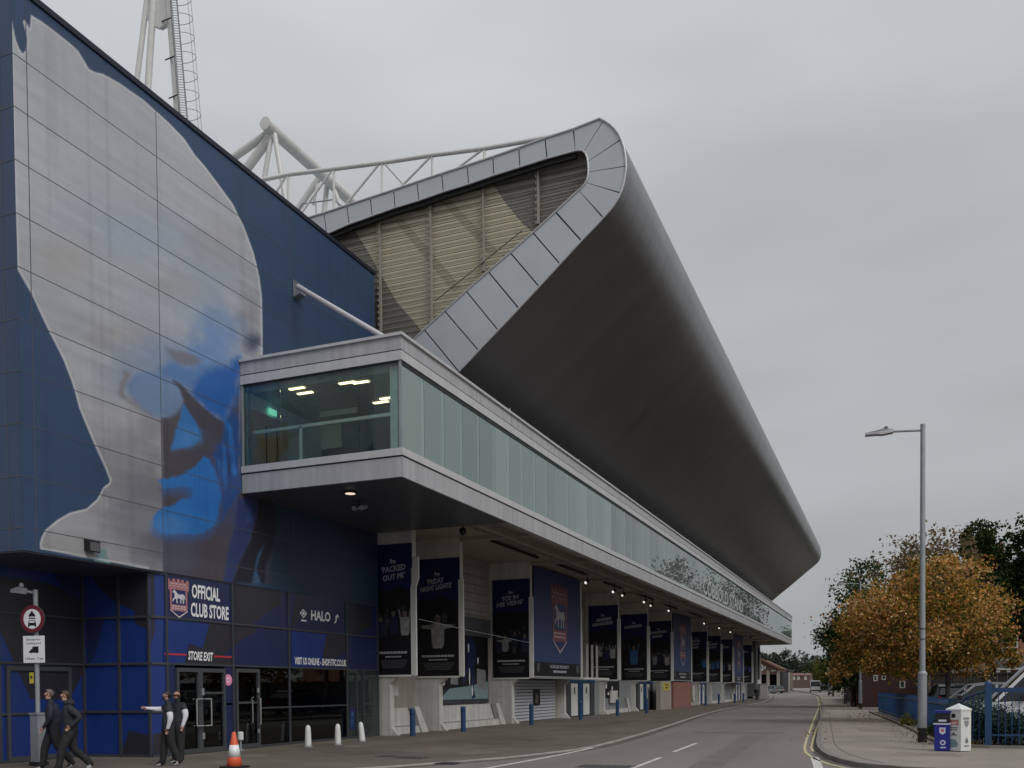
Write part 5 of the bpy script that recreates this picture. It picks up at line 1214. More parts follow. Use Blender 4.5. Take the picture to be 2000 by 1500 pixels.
def crest_banner(ya, yb, label, seed):
    x_ = XO + .04
    root = thing('crest_banner', (x_, (ya + yb) / 2, 2.34), label, 'banner', 'blue crest banners facing the street')
    k = MB(); k.box(x_ - .03, x_, ya, yb, 3.15, 8.0, 0); k.box(x_ - .03, x_, ya, yb, 2.42, 3.15, 1); k.box(x_ - .03, x_ + .01, ya, yb, 2.34, 2.42, 2); k.build('banner_sheet', ['bannerblue', 'bannerblack', 'galv'], root)
    W_ = yb - ya
    k = MB(); crest(k, (x_, ya + W_ * .34, 3.65), UY, UZ, W_ * .36, 3.75); k.build('crest_print', [mat('banner_crest_red', (0.20, 0.065, 0.075), .6, var=.1), mat('banner_crest_white', (0.36, 0.34, 0.36), .6, var=.1), 'crestb'], root)
    k = MB(); text(k, 'ACHILLES SECURITY', (x_, ya + W_ * .30, 2.86), UY, UZ, W_ * .42, .17, 0, .03, 0, .004)
    xx = ya + W_ * .37
    while xx < ya + W_ * .66: ww = rnd.uniform(.12, .3); k.box(x_ + .002, x_ + .004, xx, xx + ww * .8, 2.62, 2.74, 0); xx += ww
    for yy in (ya + .35, yb - .8): shape(k, [(0, 1), (0, .3), (.5, 0), (1, .3), (1, 1)], (x_, yy, 2.58), UY, UZ, .42, .5, 1, .004)
    k.build('banner_lettering', ['bannertxt', 'bannertxt2'], root)
    k = MB(); k.box(x_ - .03, x_ + .06, yb + .004, yb + .16, 2.30, 6.4); k.build('edge_rail', 'white_tube', root)
crest_banner(43.95, 51.55, 'biggest nearest blue banner with red and white club crest above the roller shutter', 1)
crest_banner(76.65, 84.2, 'second blue crest banner, above the red brick infill wall', 2)
crest_banner(109.3, 116.8, 'third and farthest blue crest banner near the end of the row', 3)
# large footballer poster on the rear wall of the second bay
root = thing('player_poster', (XI + .05, 39.3, 1.1), 'big dark poster of a running footballer behind the terrace wall in the second bay', 'poster')
x_ = XI + .07
k = MB(); k.box(x_ - .04, x_, 35.65, 42.95, 1.08, 4.33, 0); k.box(x_, x_ + .003, 35.65, 42.95, 1.08, 1.75, 1); shape(k, [(0, .0), (1, .0), (1, .5), (.55, .36), (.2, .3)], (x_ + .003, 37.4, 1.3), UY, UZ, 5.5, 1.7, 2, .001)
k.build('poster_sheet', ['bannerblack', 'pic5', 'tealink'], root)
k = MB(); o_ = Vector((x_, 39.6, 1.3))
shape(k, [(.35, 1), (.55, 1.02), (.7, .86), (.72, .62), (.62, .52), (.66, .35), (.60, .16), (.68, .02), (.52, .0), (.50, .2), (.52, .36), (.44, .48), (.30, .40), (.22, .25), (.12, .22), (.1, .3), (.22, .44), (.36, .58), (.3, .75)], o_, UY, UZ, 2.6, 3.0, 0, .008)
shape(k, [(0, 0), (1, -.1), (1, 1), (0, 1.1)], (x_, 41.55, 1.8), UY, UZ, 1.1, .9, 1, .006); shape(k, [(0, 0), (1, 0), (1, 1), (0, 1)], (x_, 38.6, 2.0), UY, UZ, .8, .5, 1, .006)
for (yy, zz, h_) in ((40.6, 2.0, .8), (40.9, 1.45, .5), (40.5, 3.5, .5), (41.6, 3.0, .35)): shape(k, blob(.5, .5, .5, .5, 9, .2), (x_, yy, zz), UY, UZ, .16, h_, 2, .014)
k.build('poster_figure', ['navyp', 'pic3', 'conewhite'], root)
k = MB(); text(k, '2022/23', (x_, 36.1, 1.95), UY, UZ, 1.9, .24, 0, .03, 0, .008); k.build('poster_title', 'white', root)
root = thing('player_poster', (XI + .05, 63.5, 1.1), 'smaller dark poster with white strokes behind the second terrace wall', 'poster')
k = MB(); k.box(XI + .03, -17.88, 60.4, 62.0, 1.1, 2.28); k.box(-17.9, -17.87, 60.5, 64.6, 1.12, 2.26); k.build('poster_sheet', 'bannerblack', root)
k = MB()
for (yy, zz, h_) in ((61.1, 1.7, .5), (62.6, 1.6, .35), (61.6, 1.3, .2)): shape(k, blob(.5, .5, .5, .5, 9, .2), (-17.868, yy, zz), UY, UZ, .35, h_, 0, .004)
k.build('poster_figure', 'conewhite', root)

# ================================================================== SPOTLIGHTS under the ceiling
SP = [(1147, 1137, 1, 'spotlight'), (1200, 1155, 1, ''), (1218, 1162, 1, ''), (1260, 1175, 1, ''), (1273, 1182, 1, ''), (1308, 1192, 1, ''), (1377, 1217, 1, ''), (1406, 1226, 1, ''), (1428, 1234, 1, ''), (1466, 1246, 0, '')]
lab = ['lit spotlight nearest the store, above the right edge of the first crest banner', 'brighter lit spotlight of the second pair under the gallery', 'dimmer lit spotlight right of the bright second one', 'lit spotlight above the one-line-title banner, left one of its pair', 'small lit spotlight, right one of the third pair', 'lit spotlight just left of the second crest banner top', 'lit spotlight above the banner right of the second crest banner', 'lit spotlight above the middle far banner', 'lit spotlight left of the third crest banner', 'unlit pale spotlight nearest the far end of the gallery']
for i, (px, py, on, _) in enumerate(SP):
    p = onZ(px, py, 7.62)
    root = thing('spotlight', (p.x, p.y, 7.62), lab[i], 'spotlight', 'spotlights under the gallery')
    k = MB(); k.tube((p.x, p.y + .12, 7.70), (p.x - .06, p.y - .10, 7.58), .11, 0, 12); k.build('lamp_body', 'black', root)
    k = MB(); k.tube((p.x - .06, p.y - .10, 7.58), (p.x - .063, p.y - .112, 7.574), .08 if i != 2 and i != 4 else .07, 0, 12); k.build('lens', 'spot_on' if on else 'spot_off', root)
    k = MB(); k.box(p.x - .02, p.x + .02, p.y + .05, p.y + .09, 7.72, 8.118); k.build('stem', 'black', root)
for i, (x0, y0, x1, y1) in enumerate(((960, 1057, 1052, 1090), (1087, 1102, 1150, 1122), (1180, 1138, 1222, 1150), (1243, 1160, 1280, 1172), (1298, 1181, 1325, 1190), (1345, 1196, 1370, 1206))):
    a = onZ(x0, y0, 7.95); b = onZ(x1, y1, 7.95)
    k = MB(); k.bar((a.x, a.y, 7.97), (a.x, b.y, 7.97), .12, .10); k.box(a.x - .02, a.x + .02, a.y + .3, a.y + .34, 8.0, 8.118); k.box(a.x - .02, a.x + .02, b.y - .34, b.y - .3, 8.0, 8.118)
    o = k.build('lighting_track', 'black', None, loc=(a.x, (a.y + b.y) / 2, 7.97))
    tag(o, ['long black lighting track nearest the store', 'black lighting track above the first crest banner', 'black track carrying the second pair of spotlights', 'black track carrying the third pair of spotlights', 'short black track left of the second crest banner', 'farthest short black track under the ceiling'][i], 'track', 'lighting tracks under the gallery')
# security lamp and camera under the dark soffit
p = onZ(684, 964, 7.6)
root = thing('security_light', (p.x, p.y, 7.6), 'round lit downlight under the dark end of the gallery', 'light')
k = MB(); k.lathe([(.20, 0.06), (.20, .02), (.16, 0)], (p.x, p.y, 7.60), 0, 16); k.build('housing', 'black', root)
k = MB(); k.lathe([(.15, 0), (.15, -.01)], (p.x, p.y, 7.60), 0, 16); k.build('lens', mat('warm_lit_lens', (.9, .8, .7), .3, var=0, emit=((1, .8, .65), .85)), root)
p = onZ(702, 988, 7.5)
root = thing('security_camera', (p.x, p.y, 7.5), 'grey camera pair hanging under the dark end of the gallery beside the downlight', 'camera')
k = MB(); k.tube((p.x, p.y, 7.66), (p.x, p.y, 7.45), .03); k.tube((p.x - .16, p.y + .1, 7.5), (p.x + .16, p.y + .1, 7.5), .025); k.build('bracket', 'black', root)
for s_ in (-1, 1):
    k = MB(); k.tube((p.x + s_ * .13, p.y + .15, 7.50), (p.x + s_ * .13 + .03, p.y - .16, 7.40), .075, 0, 10); k.build('camera_body', 'galv', root)
p = onZ(904, 1040, 7.55)
root = thing('security_camera', (p.x, p.y, 7.5), 'black dome camera hanging below the ceiling edge left of the vent', 'camera')
k = MB(); k.tube((p.x, p.y, 8.1), (p.x, p.y, 7.7), .03); k.bar((p.x - .9, p.y, 7.98), (p.x + .9, p.y + .3, 7.94), .07, .07); k.build('bracket', 'black', root)
k = MB(); k.lathe([(.10, .16), (.13, .08), (.13, 0), (.08, -.09), (.02, -.12)], (p.x, p.y, 7.55), 0, 14); k.build('dome', 'black', root)

# ================================================================== BOLLARDS, CONE
wb = [(602, 1459, 'nearest the entrance door'), (660, 1455, 'in the middle'), (708, 1449, 'closest to the white pier')]
proto = None
for i, (px, py, lb) in enumerate(wb):
    p = onZ(px, py, 0.024)
    if proto is None:
        root = thing('white_bollard', p, '', 'bollard', 'short white bollards by the shop window'); r0 = root
        k = MB(); k.lathe([(.105, 0), (.102, .10), (.090, .46), (.078, .60), (.05, .66), (.01, .68)], p, 0, 16); k.build('post', 'binwhite', root, smooth=True)
        k = MB(); k.lathe([(.15, 0), (.15, .02), (.118, .03)], p, 0, 16); k.build('base_collar', 'galv', root); proto = root
    else:
        root = copy_tree(proto); root.location = p
    root['label'] = 'short white tapered bollard ' + ['nearest the shop entrance door, leftmost of three', 'between the other two white bollards by the shop window', 'leaning slightly beside the grey side door, rightmost of three'][i]
    if i == 2: root.rotation_euler = (0, -.10, 0)
proto = None
bb = [(806, 1438), (905, 1429), (1038, 1416), (1134, 1406), (1206, 1399), (1263, 1393), (1378, 1379), (1404, 1375), (1435, 1373.5), (1452, 1371)]
bl = ['nearest blue bollard, before the dark opening beside the first pier', 'blue bollard in front of the first terrace wall', 'blue bollard in front of the white roller shutter', 'dark blue bollard in front of the blue turnstile frame', 'dark blue bollard beside the second terrace wall', 'dark bollard in front of the second pair of white turnstile doors', 'dark bollard right of the brick infill wall', 'second dark bollard right of the brick infill wall', 'third far dark bollard near the third crest banner', 'farthest dark bollard before the end of the stand']
for i, (px, py) in enumerate(bb):
    p = onZ(px, py, 0.024)
    if proto is None:
        root = thing('blue_bollard', p, '', 'bollard', 'blue steel bollards along the stand')
        k = MB(); k.lathe([(.105, 0), (.105, 1.0), (.095, 1.03), (.02, 1.05)], p, 0, 16); k.build('post', 'steelblue', root)
        k = MB(); k.lathe([(.108, .80), (.108, .86)], p, 0, 16); k.build('band', 'navyp', root); proto = root
    else: root = copy_tree(proto); root.location = p
    root['label'] = bl[i]
p = Vector((-13.85, 17.3, 0.024))
p = onZ(458, 1500, 0.024)
root = thing('traffic_cone', p, 'orange traffic cone with a white sleeve standing in front of the shop doors', 'cone')
k = MB(); k.lathe([(.165, .04), (.135, .22), (.130, .23), (.088, .48), (.04, .72), (.03, .74), (.012, .745)], p, 0, 24); k.build('cone_body', 'orange', root, smooth=True)
k = MB(); k.lathe([(.134, .232), (.095, .478)], p, 0, 24); k.build('sleeve', 'conewhite', root, smooth=True)
k = MB(); k.box(p.x - .22, p.x + .22, p.y - .22, p.y + .22, p.z, p.z + .045); k.build('base', 'rubber', root)
p = onX(470, 1445, XF + .35)
root.scale = (1.06, 1.06, 1.1)
root = thing('paper_cup', (p.x, p.y, 0.024), 'small white pedestal ashtray by the entrance door behind the cone', 'ashtray')
k = MB(); k.lathe([(.10, 0), (.10, .03), (.03, .05), (.03, .30)], (p.x, p.y, .024), 0, 14); k.build('stem', 'galv', root)
k = MB(); k.lathe([(.07, .30), (.085, .33), (.085, .52), (.06, .55)], (p.x, p.y, .024), 0, 14); k.build('drum', 'binwhite', root); root.name = 'ashtray'

# ================================================================== LEFT SIGNPOST
X0, Yq = -18.85, 16.33
root = thing('signpost', (X0, Yq, 0.024), 'grey signpost with round no-vehicles sign, white plate and small arm lamp', 'signpost')
k = MB(); k.tube((X0, Yq, 1.0), (X0, Yq, 4.22), .055, 0, 14); k.build('pole', 'galv', root)
k = MB(); k.box(X0 - .12, X0 + .12, Yq - .12, Yq + .12, .12, 1.24); k.box(X0 - .14, X0 + .14, Yq - .14, Yq + .14, 1.24, 1.29); k.build('post_box', 'galv', root)
k = MB(); k.box(X0 - .15, X0 + .15, Yq - .15, Yq + .15, .02, .12); k.build('base_block', 'rubber', root)
uu = Vector((.985, .17, 0)).normalized(); nn = Vector((.17, -.985, 0)).normalized()   # signs face the road user
k = MB(); k.path([(X0, Yq, 4.14), Vector((X0, Yq, 4.20)) - uu * .28], .035, 0, 8); k.prism([Vector((X0, Yq, 4.12)) - uu * .24, Vector((X0, Yq, 4.17)) - uu * .62, Vector((X0, Yq, 4.24)) - uu * .60, Vector((X0, Yq, 4.30)) - uu * .38, Vector((X0, Yq, 4.26)) - uu * .22], nn * .10); k.build('lamp_head', 'silver_l', root)
k = MB(); c0 = Vector((X0, Yq, 4.30)) - uu * .34 + nn * .05; k.lathe([(.05, 0), (.05, .06), (.03, .09)], c0, 0, 10); k.build('light_sensor', 'white_tube', root)
cc = Vector((X0, Yq, 3.52)) + nn * .09 - uu * .01
def disc(mbx, c, r_, m, lift, th=.003, n=40):
    mbx.prism([c + nn * lift + uu * (r_ * math.cos(2 * math.pi * i / n)) + UZ * (r_ * math.sin(2 * math.pi * i / n)) for i in range(n)], nn * th, m)
k = MB(); disc(k, cc, .33, 0, 0, .02); k.build('round_sign', 'darkgalv', root); rs = kids(root)[-1]
rs = [o for o in kids(root) if o.name.startswith('round_sign')][0]
k = MB(); disc(k, cc, .325, 0, .021); disc(k, cc, .235, 1, .025); 
def bike(k, c, s, m):
    for q in (-.33, .33): pass
oo = cc + nn * .0285 - uu * .15 - UZ * .2
shape(k, [(.38, .86), (.5, 1.0), (.62, .86), (.72, .80), (.8, .70), (.78, .62), (.6, .64), (.4, .64), (.22, .62), (.2, .70), (.28, .80)], oo, uu, UZ, .30, .40, 2, .002)
shape(k, [(.2, .58), (.82, .56), (.85, .50), (.2, .50)], oo, uu, UZ, .30, .40, 2, .002)
shape(k, [(.26, .42), (.74, .42), (.86, .26), (.88, .02), (.74, .02), (.74, .10), (.26, .10), (.26, .02), (.12, .02), (.14, .26)], oo, uu, UZ, .30, .40, 2, .002)
shape(k, [(.30, .38), (.70, .38), (.76, .27), (.24, .27)], oo, uu, UZ, .30, .40, 1, .005)
k.build('sign_face', [mat('sign_red_ring', (.16, .02, .03), .4, var=.05), 'white', 'black'], rs)
k = MB(); c1 = Vector((X0, Yq, 2.80)) + nn * .08
k.prism([c1 - uu * .29 - UZ * .32, c1 + uu * .29 - UZ * .32, c1 + uu * .29 + UZ * .32, c1 - uu * .29 + UZ * .32], nn * .012); pl = k.build('plate_sign', 'conewhite', root)
k = MB(); ol = c1 + nn * .0135
text(k, 'Except for', ol - uu * .19 + UZ * .20, uu, UZ, .38, .055, 0, .01, 0, .001); text(k, 'loading and', ol - uu * .19 + UZ * .11, uu, UZ, .38, .055, 0, .01, 0, .001)
text(k, '7.30 pm - 7 am', ol - uu * .25 - UZ * .26, uu, UZ, .50, .065, 0, .02, 0, .001)
k.build('plate_lettering', 'black', pl); k = MB()
shape(k, [(0, .1), (0, .35), (.12, .4), (.22, .62), (.36, .66), (.36, .95), (1, 1), (1, .1), (.9, .1), (.84, .0), (.76, .1), (.3, .1), (.24, 0), (.16, .1)], ol - uu * .13 - UZ * .10, uu, UZ, .26, .17, 0, .001)
k.build('lorry_symbol', 'black', pl)
k = MB(); c2 = Vector((X0, Yq, 2.12)) + nn * .06 - uu * .10
k.prism([c2 - uu * .055 - UZ * .13, c2 + uu * .055 - UZ * .13, c2 + uu * .055 + UZ * .13, c2 - uu * .055 + UZ * .13], nn * .01, 0); shape(k, [(0, 0), (1, 0), (1, 1), (0, 1)], c2 + nn * .0105 - uu * .03 - UZ * .02, uu, UZ, .06, .07, 1, .002); k.build('yellow_plate', ['yellow', 'iron'], root)

# ================================================================== STREET LAMPS (right)
def lamp(x, y, z0, label):
    root = thing('street_lamp', (x, y, z0), label, 'street lamp', 'tall grey street lamps')
    k = MB(); k.tube((x, y, z0 + 2.0), (x, y, 9.30), .082, 0, 16, .066); k.build('pole', 'galv', root)
    k = MB(); k.tube((x, y, z0 + .42), (x, y, z0 + 2.0), .125, 0, 16); k.lathe([(.135, 0), (.135, .06), (.09, .12)], (x, y, z0 + 1.97), 0, 16); k.build('base_sleeve', 'galv', root)
    k = MB(); k.tube((x, y, z0), (x, y, z0 + .42), .132, 0, 16); k.build('black_footing', 'black', root)
    k = MB(); k.lathe([(.068, 0), (.07, .12), (.02, .13)], (x, y, 9.28), 0, 12); k.tube((x, y, 9.22), (x - .85, y, 9.28), .034, 0, 10); k.build('arm', 'galv', root)
    k = MB(); k.prism([(x - .80, y - .12, 9.24), (x - 1.10, y - .15, 9.20), (x - 1.25, y - .14, 9.22), (x - 1.58, y - .11, 9.235), (x - 1.58, y - .11, 9.29), (x - 1.25, y - .12, 9.33), (x - 1.12, y - .12, 9.37), (x - .80, y - .10, 9.33)], (0, .26, 0)); hd = k.build('lamp_head', 'silver', root)
    k = MB(); k.lathe([(.06, 0), (.06, .06), (.03, .09)], (x - 1.0, y, 9.36), 0, 10); k.build('light_sensor', 'darkgalv', hd)
    k = MB(); k.tube((x, y, z0 + 3.3), (x, y, z0 + 3.36), .082, 0, 12); k.tube((x, y, z0 + 3.0), (x, y, z0 + 3.05), .084, 0, 12); k.each('band', 'darkgalv', root)
    return root
lamp(0.93, 29.9, 0.09, 'tall grey street lamp standing on the right pavement in front of the autumn tree')
lamp(-1.9, 72.5, 0.09, 'farther grey street lamp half hidden left of the autumn tree')

# ================================================================== BINS
def obox(mb, c, u, v_, w_, d_, z0, z1, m=0):   # box oriented by unit vectors u (width), v_ (depth) from corner c
    a = Vector(c); U = Vector(u) * w_; V = Vector(v_) * d_
    lo = [a, a + U, a + U + V, a + V]; vs = [(p.x, p.y, z0) for p in lo] + [(p.x, p.y, z1) for p in lo]
    mb.add(vs, [(3, 2, 1, 0), (4, 5, 6, 7), (0, 1, 5, 4), (1, 2, 6, 5), (2, 3, 7, 6), (3, 0, 4, 7)], m)
zp = 0.09
c0 = onZ(1852, 1468.5, zp); fu = Vector((.86, -.22, 0)).normalized()
A = onZ(1849, 1468, zp); Bc = onZ(1875, 1469.5, zp); Cc = onZ(1893, 1467, zp)
A.z = Bc.z = Cc.z = 0
u1 = (Bc - A).normalized(); w1 = .42; u2 = Vector((-u1.y, u1.x, 0))
u1 = Vector((.80, -.60, 0)); A = onZ(1848, 1467, zp); A.z = 0; w1 = .40; u2 = Vector((.60, .80, 0)); w2 = .42
root = thing('white_bin', (A.x + .3, A.y, zp), 'white square litter bin with a pyramid lid, printed notices and a round slot', 'bin')
k = MB(); obox(k, A, u1, u2, w1, w2, zp + .02, 1.12); k.build('body', 'binwhite', root)
k = MB(); obox(k, A - u1 * .015 - u2 * .015, u1, u2, w1 + .03, w2 + .03, 1.12, 1.155)
ce = A + u1 * w1 / 2 + u2 * w2 / 2; q = [A - u1 * .015 - u2 * .015, A + u1 * (w1 + .015) - u2 * .015, A + u1 * (w1 + .015) + u2 * (w2 + .015), A - u1 * .015 + u2 * (w2 + .015)]
k.add([(p.x, p.y, 1.155) for p in q] + [(ce.x, ce.y, 1.30)], [(0, 1, 4), (1, 2, 4), (2, 3, 4), (3, 0, 4), (3, 2, 1, 0)]); k.build('lid', 'binwhite', root)
k = MB(); n1 = -u2; fo = A - u2 * .002
def onface(mbx, pts, o_, u_, m, lift=.002): shape(mbx, pts, o_, u_, UZ, 1, 1, m, lift)
fo = Vector((A.x, A.y, zp))
circ = lambda cx, cy, r_, n=18: [(cx + r_ * math.cos(2 * math.pi * i / n), cy + r_ * math.sin(2 * math.pi * i / n)) for i in range(n)]
rc = lambda x0, z0, x1, z1: [(x0, z0), (x1, z0), (x1, z1), (x0, z1)]
onface(k, circ(.20, .90, .058), fo, u1, 0)
onface(k, rc(.06, .66, .34, .80), fo, u1, 2); onface(k, rc(.09, .72, .31, .735), fo, u1, 4, .004); onface(k, rc(.09, .69, .27, .703), fo, u1, 4, .004)
onface(k, rc(.08, .585, .32, .62), fo, u1, 1); onface(k, rc(.11, .53, .30, .57), fo, u1, 1); onface(k, rc(.12, .40, .29, .44), fo, u1, 1); onface(k, circ(.2, .45, .04), fo, u1, 1)
onface(k, blob(.19, .20, .12, .12, 12, .25), fo, u1, 3)
k.build('printed_notices', ['black', 'grey_ink', 'redink', 'tealink', 'conewhite'], root); k = MB()
f2 = Vector((A.x, A.y, zp)) + u1 * w1
onface(k, rc(.10, .80, .34, .86), f2, u2, 1); onface(k, [(.14, .78), (.32, .78), (.32, .68), (.23, .60), (.14, .68)], f2, u2, 1, .003); onface(k, circ(.24, .26, .06), f2, u2, 1); onface(k, [(.16, .22), (.32, .22), (.24, .38)], f2, u2, 1); onface(k, rc(.12, .12, .34, .16), f2, u2, 1)
k.build('side_notices', ['black', 'grey_ink', 'redink', 'tealink', 'conewhite'], root)
A2 = onZ(1824.5, 1467, zp); A2.z = 0; ub = Vector((1, -.12, 0)).normalized(); vb = Vector((.12, 1, 0)).normalized(); wb_ = .36
root = thing('blue_bin', (A2.x + .2, A2.y, zp), 'royal blue recycling bin with a black hood, tucked left of the white bin', 'bin')
k = MB(); obox(k, A2, ub, vb, wb_, .40, zp + .02, .80); k.build('body', 'navybin', root)
k = MB(); obox(k, A2 + ub * .02, ub, vb, wb_ - .02, .38, .80, 1.06, 1); obox(k, A2 - ub * .01 - vb * .01, ub, vb, wb_ + .03, .44, 1.06, 1.12, 0); k.build('hood', ['navybin', 'black'], root)
k = MB(); obox(k, A2 - ub * .015 - vb * .02, ub, vb, wb_ + .04, .03, .765, .80, 0); fo = Vector((A2.x, A2.y, zp)); onface(k, rc(.10, .75, .28, .80), fo, ub, 0, .004)
sh_ = [(.12, .60), (.26, .60), (.26, .47), (.19, .42), (.12, .47)]; onface(k, sh_, fo, ub, 0, .003); onface(k, rc(.155, .49, .225, .57), fo, ub, 1, .005)
onface(k, circ(.20, .22, .065), fo, ub, 0, .003); onface(k, circ(.20, .22, .035), fo, ub, 2, .005); onface(k, rc(.14, .08, .27, .11), fo, ub, 0, .003); k.build('badge_print', [mat('lilac_white', (.55, .58, .72), .5, var=0), 'redink', 'navybin'], root)

# ================================================================== RAILINGS
ra = [(1.75, 28.35), (1.72, 31.4), (1.36, 38.2), (.60, 48.9), (-.45, 62.0), (-.6, 64.2)]
root = thing('bow_top_railing', (1.5, 40, .12), 'low blue railing of close bars running along the planting bed beside the right pavement', 'railing')
k = MB()
for a, b in zip(ra[:-1], ra[1:]):
    k.bar((a[0], a[1], 1.15), (b[0], b[1], 1.15), .04, .05); k.bar((a[0], a[1], .26), (b[0], b[1], .26), .04, .05)
k.build('rails', 'steelblue', root)
k = MB(); tot = 0
for a, b in zip(ra[:-1], ra[1:]):
    L_ = math.hypot(b[0] - a[0], b[1] - a[1]); nn_ = int(L_ / .125)
    for i in range(nn_):
        t = i / nn_; x = a[0] + (b[0] - a[0]) * t; y = a[1] + (b[1] - a[1]) * t
        k.box(x - .011, x + .011, y - .011, y + .011, .14, 1.36 if i % 2 else 1.15)
        if i % 2:
            k.box(x - .011, x + .011, y - .011, y + .135, 1.345, 1.367)
ob = k.build('bars', 'steelblue', root); ob['kind'] = 'stuff'
root = thing('railing_post', (2.47, 27.75, .09), 'thick square blue gatepost standing right of the white bin', 'post')
k = MB(); k.box(2.39, 2.55, 27.67, 27.83, .09, 1.80); k.build('post', 'steelblue', root)
k = MB(); k.lathe([(.085, 0), (.07, .04), (.02, .07)], (2.47, 27.75, 1.80), 0, 12); k.build('cap', 'steelblue', root)
root = thing('car_park_railing', (4.5, 28.2, .12), 'taller blue railing right of the blue gatepost in front of the white van', 'railing')
k = MB(); k.bar((2.55, 27.8, 1.62), (14, 27.0, 1.62), .03, .12); k.bar((2.55, 27.8, .42), (14, 27.0, .42), .03, .05)
k.build('rails', 'steelblue', root)
for i in range(70):
    x = 2.72 + i * .16; y = 27.8 - (x - 2.55) * .07; k = MB(); k.tube((x, y, .15), (x, y, 1.60), .0115, 0, 6); k.build('bar', 'steelblue', root)
root = thing('swept_railing_end', (2.1, 28.0, 1.0), 'curved blue rail sweeping up from the low railing to the gatepost', 'railing')
k = MB(); cu = [(1.75, 28.4, 1.12), (1.85, 28.3, 1.28), (2.0, 28.15, 1.42), (2.2, 28.0, 1.52), (2.40, 27.86, 1.58)]; k.path(cu, .028, 0, 8); k.build('swept_rail', 'steelblue', root)
k = MB()
for i in range(5):
    x, y, z = cu[0][0] + .13 * i, cu[0][1] - .11 * i, 1.14 + .095 * i; k.tube((x, y, .2), (x, y, z + .06), .0115, 0, 6)
k.build('bars', 'steelblue', root)

# ================================================================== FOLIAGE
def leaf_mesh(name, lobes, n, size, m, parent, seed=0, shell=.55, tight=1.0, per=26):
    """n leaf faces spread through the lobes (x, y, z, rx, ry, rz); more near the surface, in clumps"""
    g = np.random.default_rng(seed); vol = np.array([l[3] * l[4] * l[5] for l in lobes]); pick = g.choice(len(lobes), n, p=vol / vol.sum())
    Lb = np.array(lobes)[pick]
    ncl = max(10, n // per)
    cp = g.choice(len(lobes), ncl, p=vol / vol.sum()); cl = np.array(lobes)[cp]
    d = g.normal(size=(ncl, 3)); d /= np.linalg.norm(d, axis=1)[:, None]; r_ = shell + (1 - shell) * g.random(ncl) ** .7
    cc_ = cl[:, :3] + d * cl[:, 3:6] * r_[:, None] * (1 + .12 * tight * g.normal(size=ncl))[:, None]
    ci = g.integers(0, ncl, n); csz = (cl[ci, 3:6].mean(axis=1) * .17 * tight)[:, None]
    P_ = cc_[ci] + g.normal(size=(n, 3)) * csz * np.array([1, 1, .75])
    nr = g.normal(size=(n, 3)); nr[:, 2] += .6; nr /= np.linalg.norm(nr, axis=1)[:, None]
    t = np.cross(nr, g.normal(size=(n, 3))); t /= np.linalg.norm(t, axis=1)[:, None]; b = np.cross(nr, t)
    s = size * (.6 + .8 * g.random(n))[:, None]
    off = np.array(woff(parent)) if parent else 0
    V = np.stack([P_ - t * s * .5, P_ - b * s * .30 + nr * s * .06, P_ + t * s * .5, P_ + b * s * .30 + nr * s * .06], 1).reshape(-1, 3) - off
    me = bpy.data.meshes.new(name); me.vertices.add(4 * n); me.vertices.foreach_set('co', V.ravel().astype(np.float32))
    me.loops.add(4 * n); me.loops.foreach_set('vertex_index', np.arange(4 * n, dtype=np.int32)); me.polygons.add(n)
    me.polygons.foreach_set('loop_start', np.arange(0, 4 * n, 4, dtype=np.int32)); me.polygons.foreach_set('loop_total', np.full(n, 4, dtype=np.int32))
    me.update(calc_edges=True); me.materials.append(M[m]); o = bpy.data.objects.new(name, me); C.objects.link(o); o.parent = parent; return o
def limbs(root, x, y, z0, h, r0, lobes, seed, m='bark', n=10):
    r_ = random.Random(seed); k = MB(); top = Vector((x + r_.uniform(-.2, .2), y, z0 + h * .55))
    pts = [Vector((x, y, z0)), Vector((x + r_.uniform(-.06, .06), y, z0 + h * .2)), Vector((x + r_.uniform(-.12, .12), y, z0 + h * .38)), top, Vector((top.x, y, z0 + h * .85))]
    rr = [r0, r0 * .8, r0 * .7, r0 * .45, r0 * .12]
    for i in range(4): k.tube(pts[i], pts[i + 1], rr[i], 0, 9, rr[i + 1])
    for i in range(n):
        t = r_.uniform(.25, .95); base = pts[1].lerp(pts[4], t); l = lobes[r_.randrange(len(lobes))]
        tgt = Vector((l[0] + r_.uniform(-.6, .6) * l[3], l[1] + r_.uniform(-.6, .6) * l[4], l[2] + r_.uniform(-.3, .7) * l[5])); mid = base.lerp(tgt, .5) + Vector((0, 0, .15 * h * r_.uniform(0, .5)))
        rb = r0 * .42 * (1 - t * .5); k.tube(base, mid, rb, 0, 6, rb * .6); k.tube(mid, tgt, rb * .6, 0, 6, rb * .15)
    k.build('trunk', m, root, smooth=True)
def tree(name, x, y, z0, h, r0, lobes, n, size, m, label, group, seed, shell=.5, nl=10, cat='tree', tight=1.0, per=26):
    root = thing(name, (x, y, z0), label, cat, group); limbs(root, x, y, z0, h, r0, lobes, seed, n=nl)
    leaf_mesh('crown', lobes, n, size, m, root, seed, shell, tight, per); return root
GT = 'trees on the right side of the street'
y = 47.0
def W(px, py, yy): p = onY(px, py, yy); return p.x, p.z
def lobes_px(L_, yy, depth):
    r_ = []
    for (px, py, rx, ry) in L_:
        x, z = W(px, py, yy); s = yy / 1700; r_.append((x, yy + depth * ((len(r_) % 3) - 1) * .35, z, rx * s, max(rx * s * .8, 1.0), ry * s))
    return r_
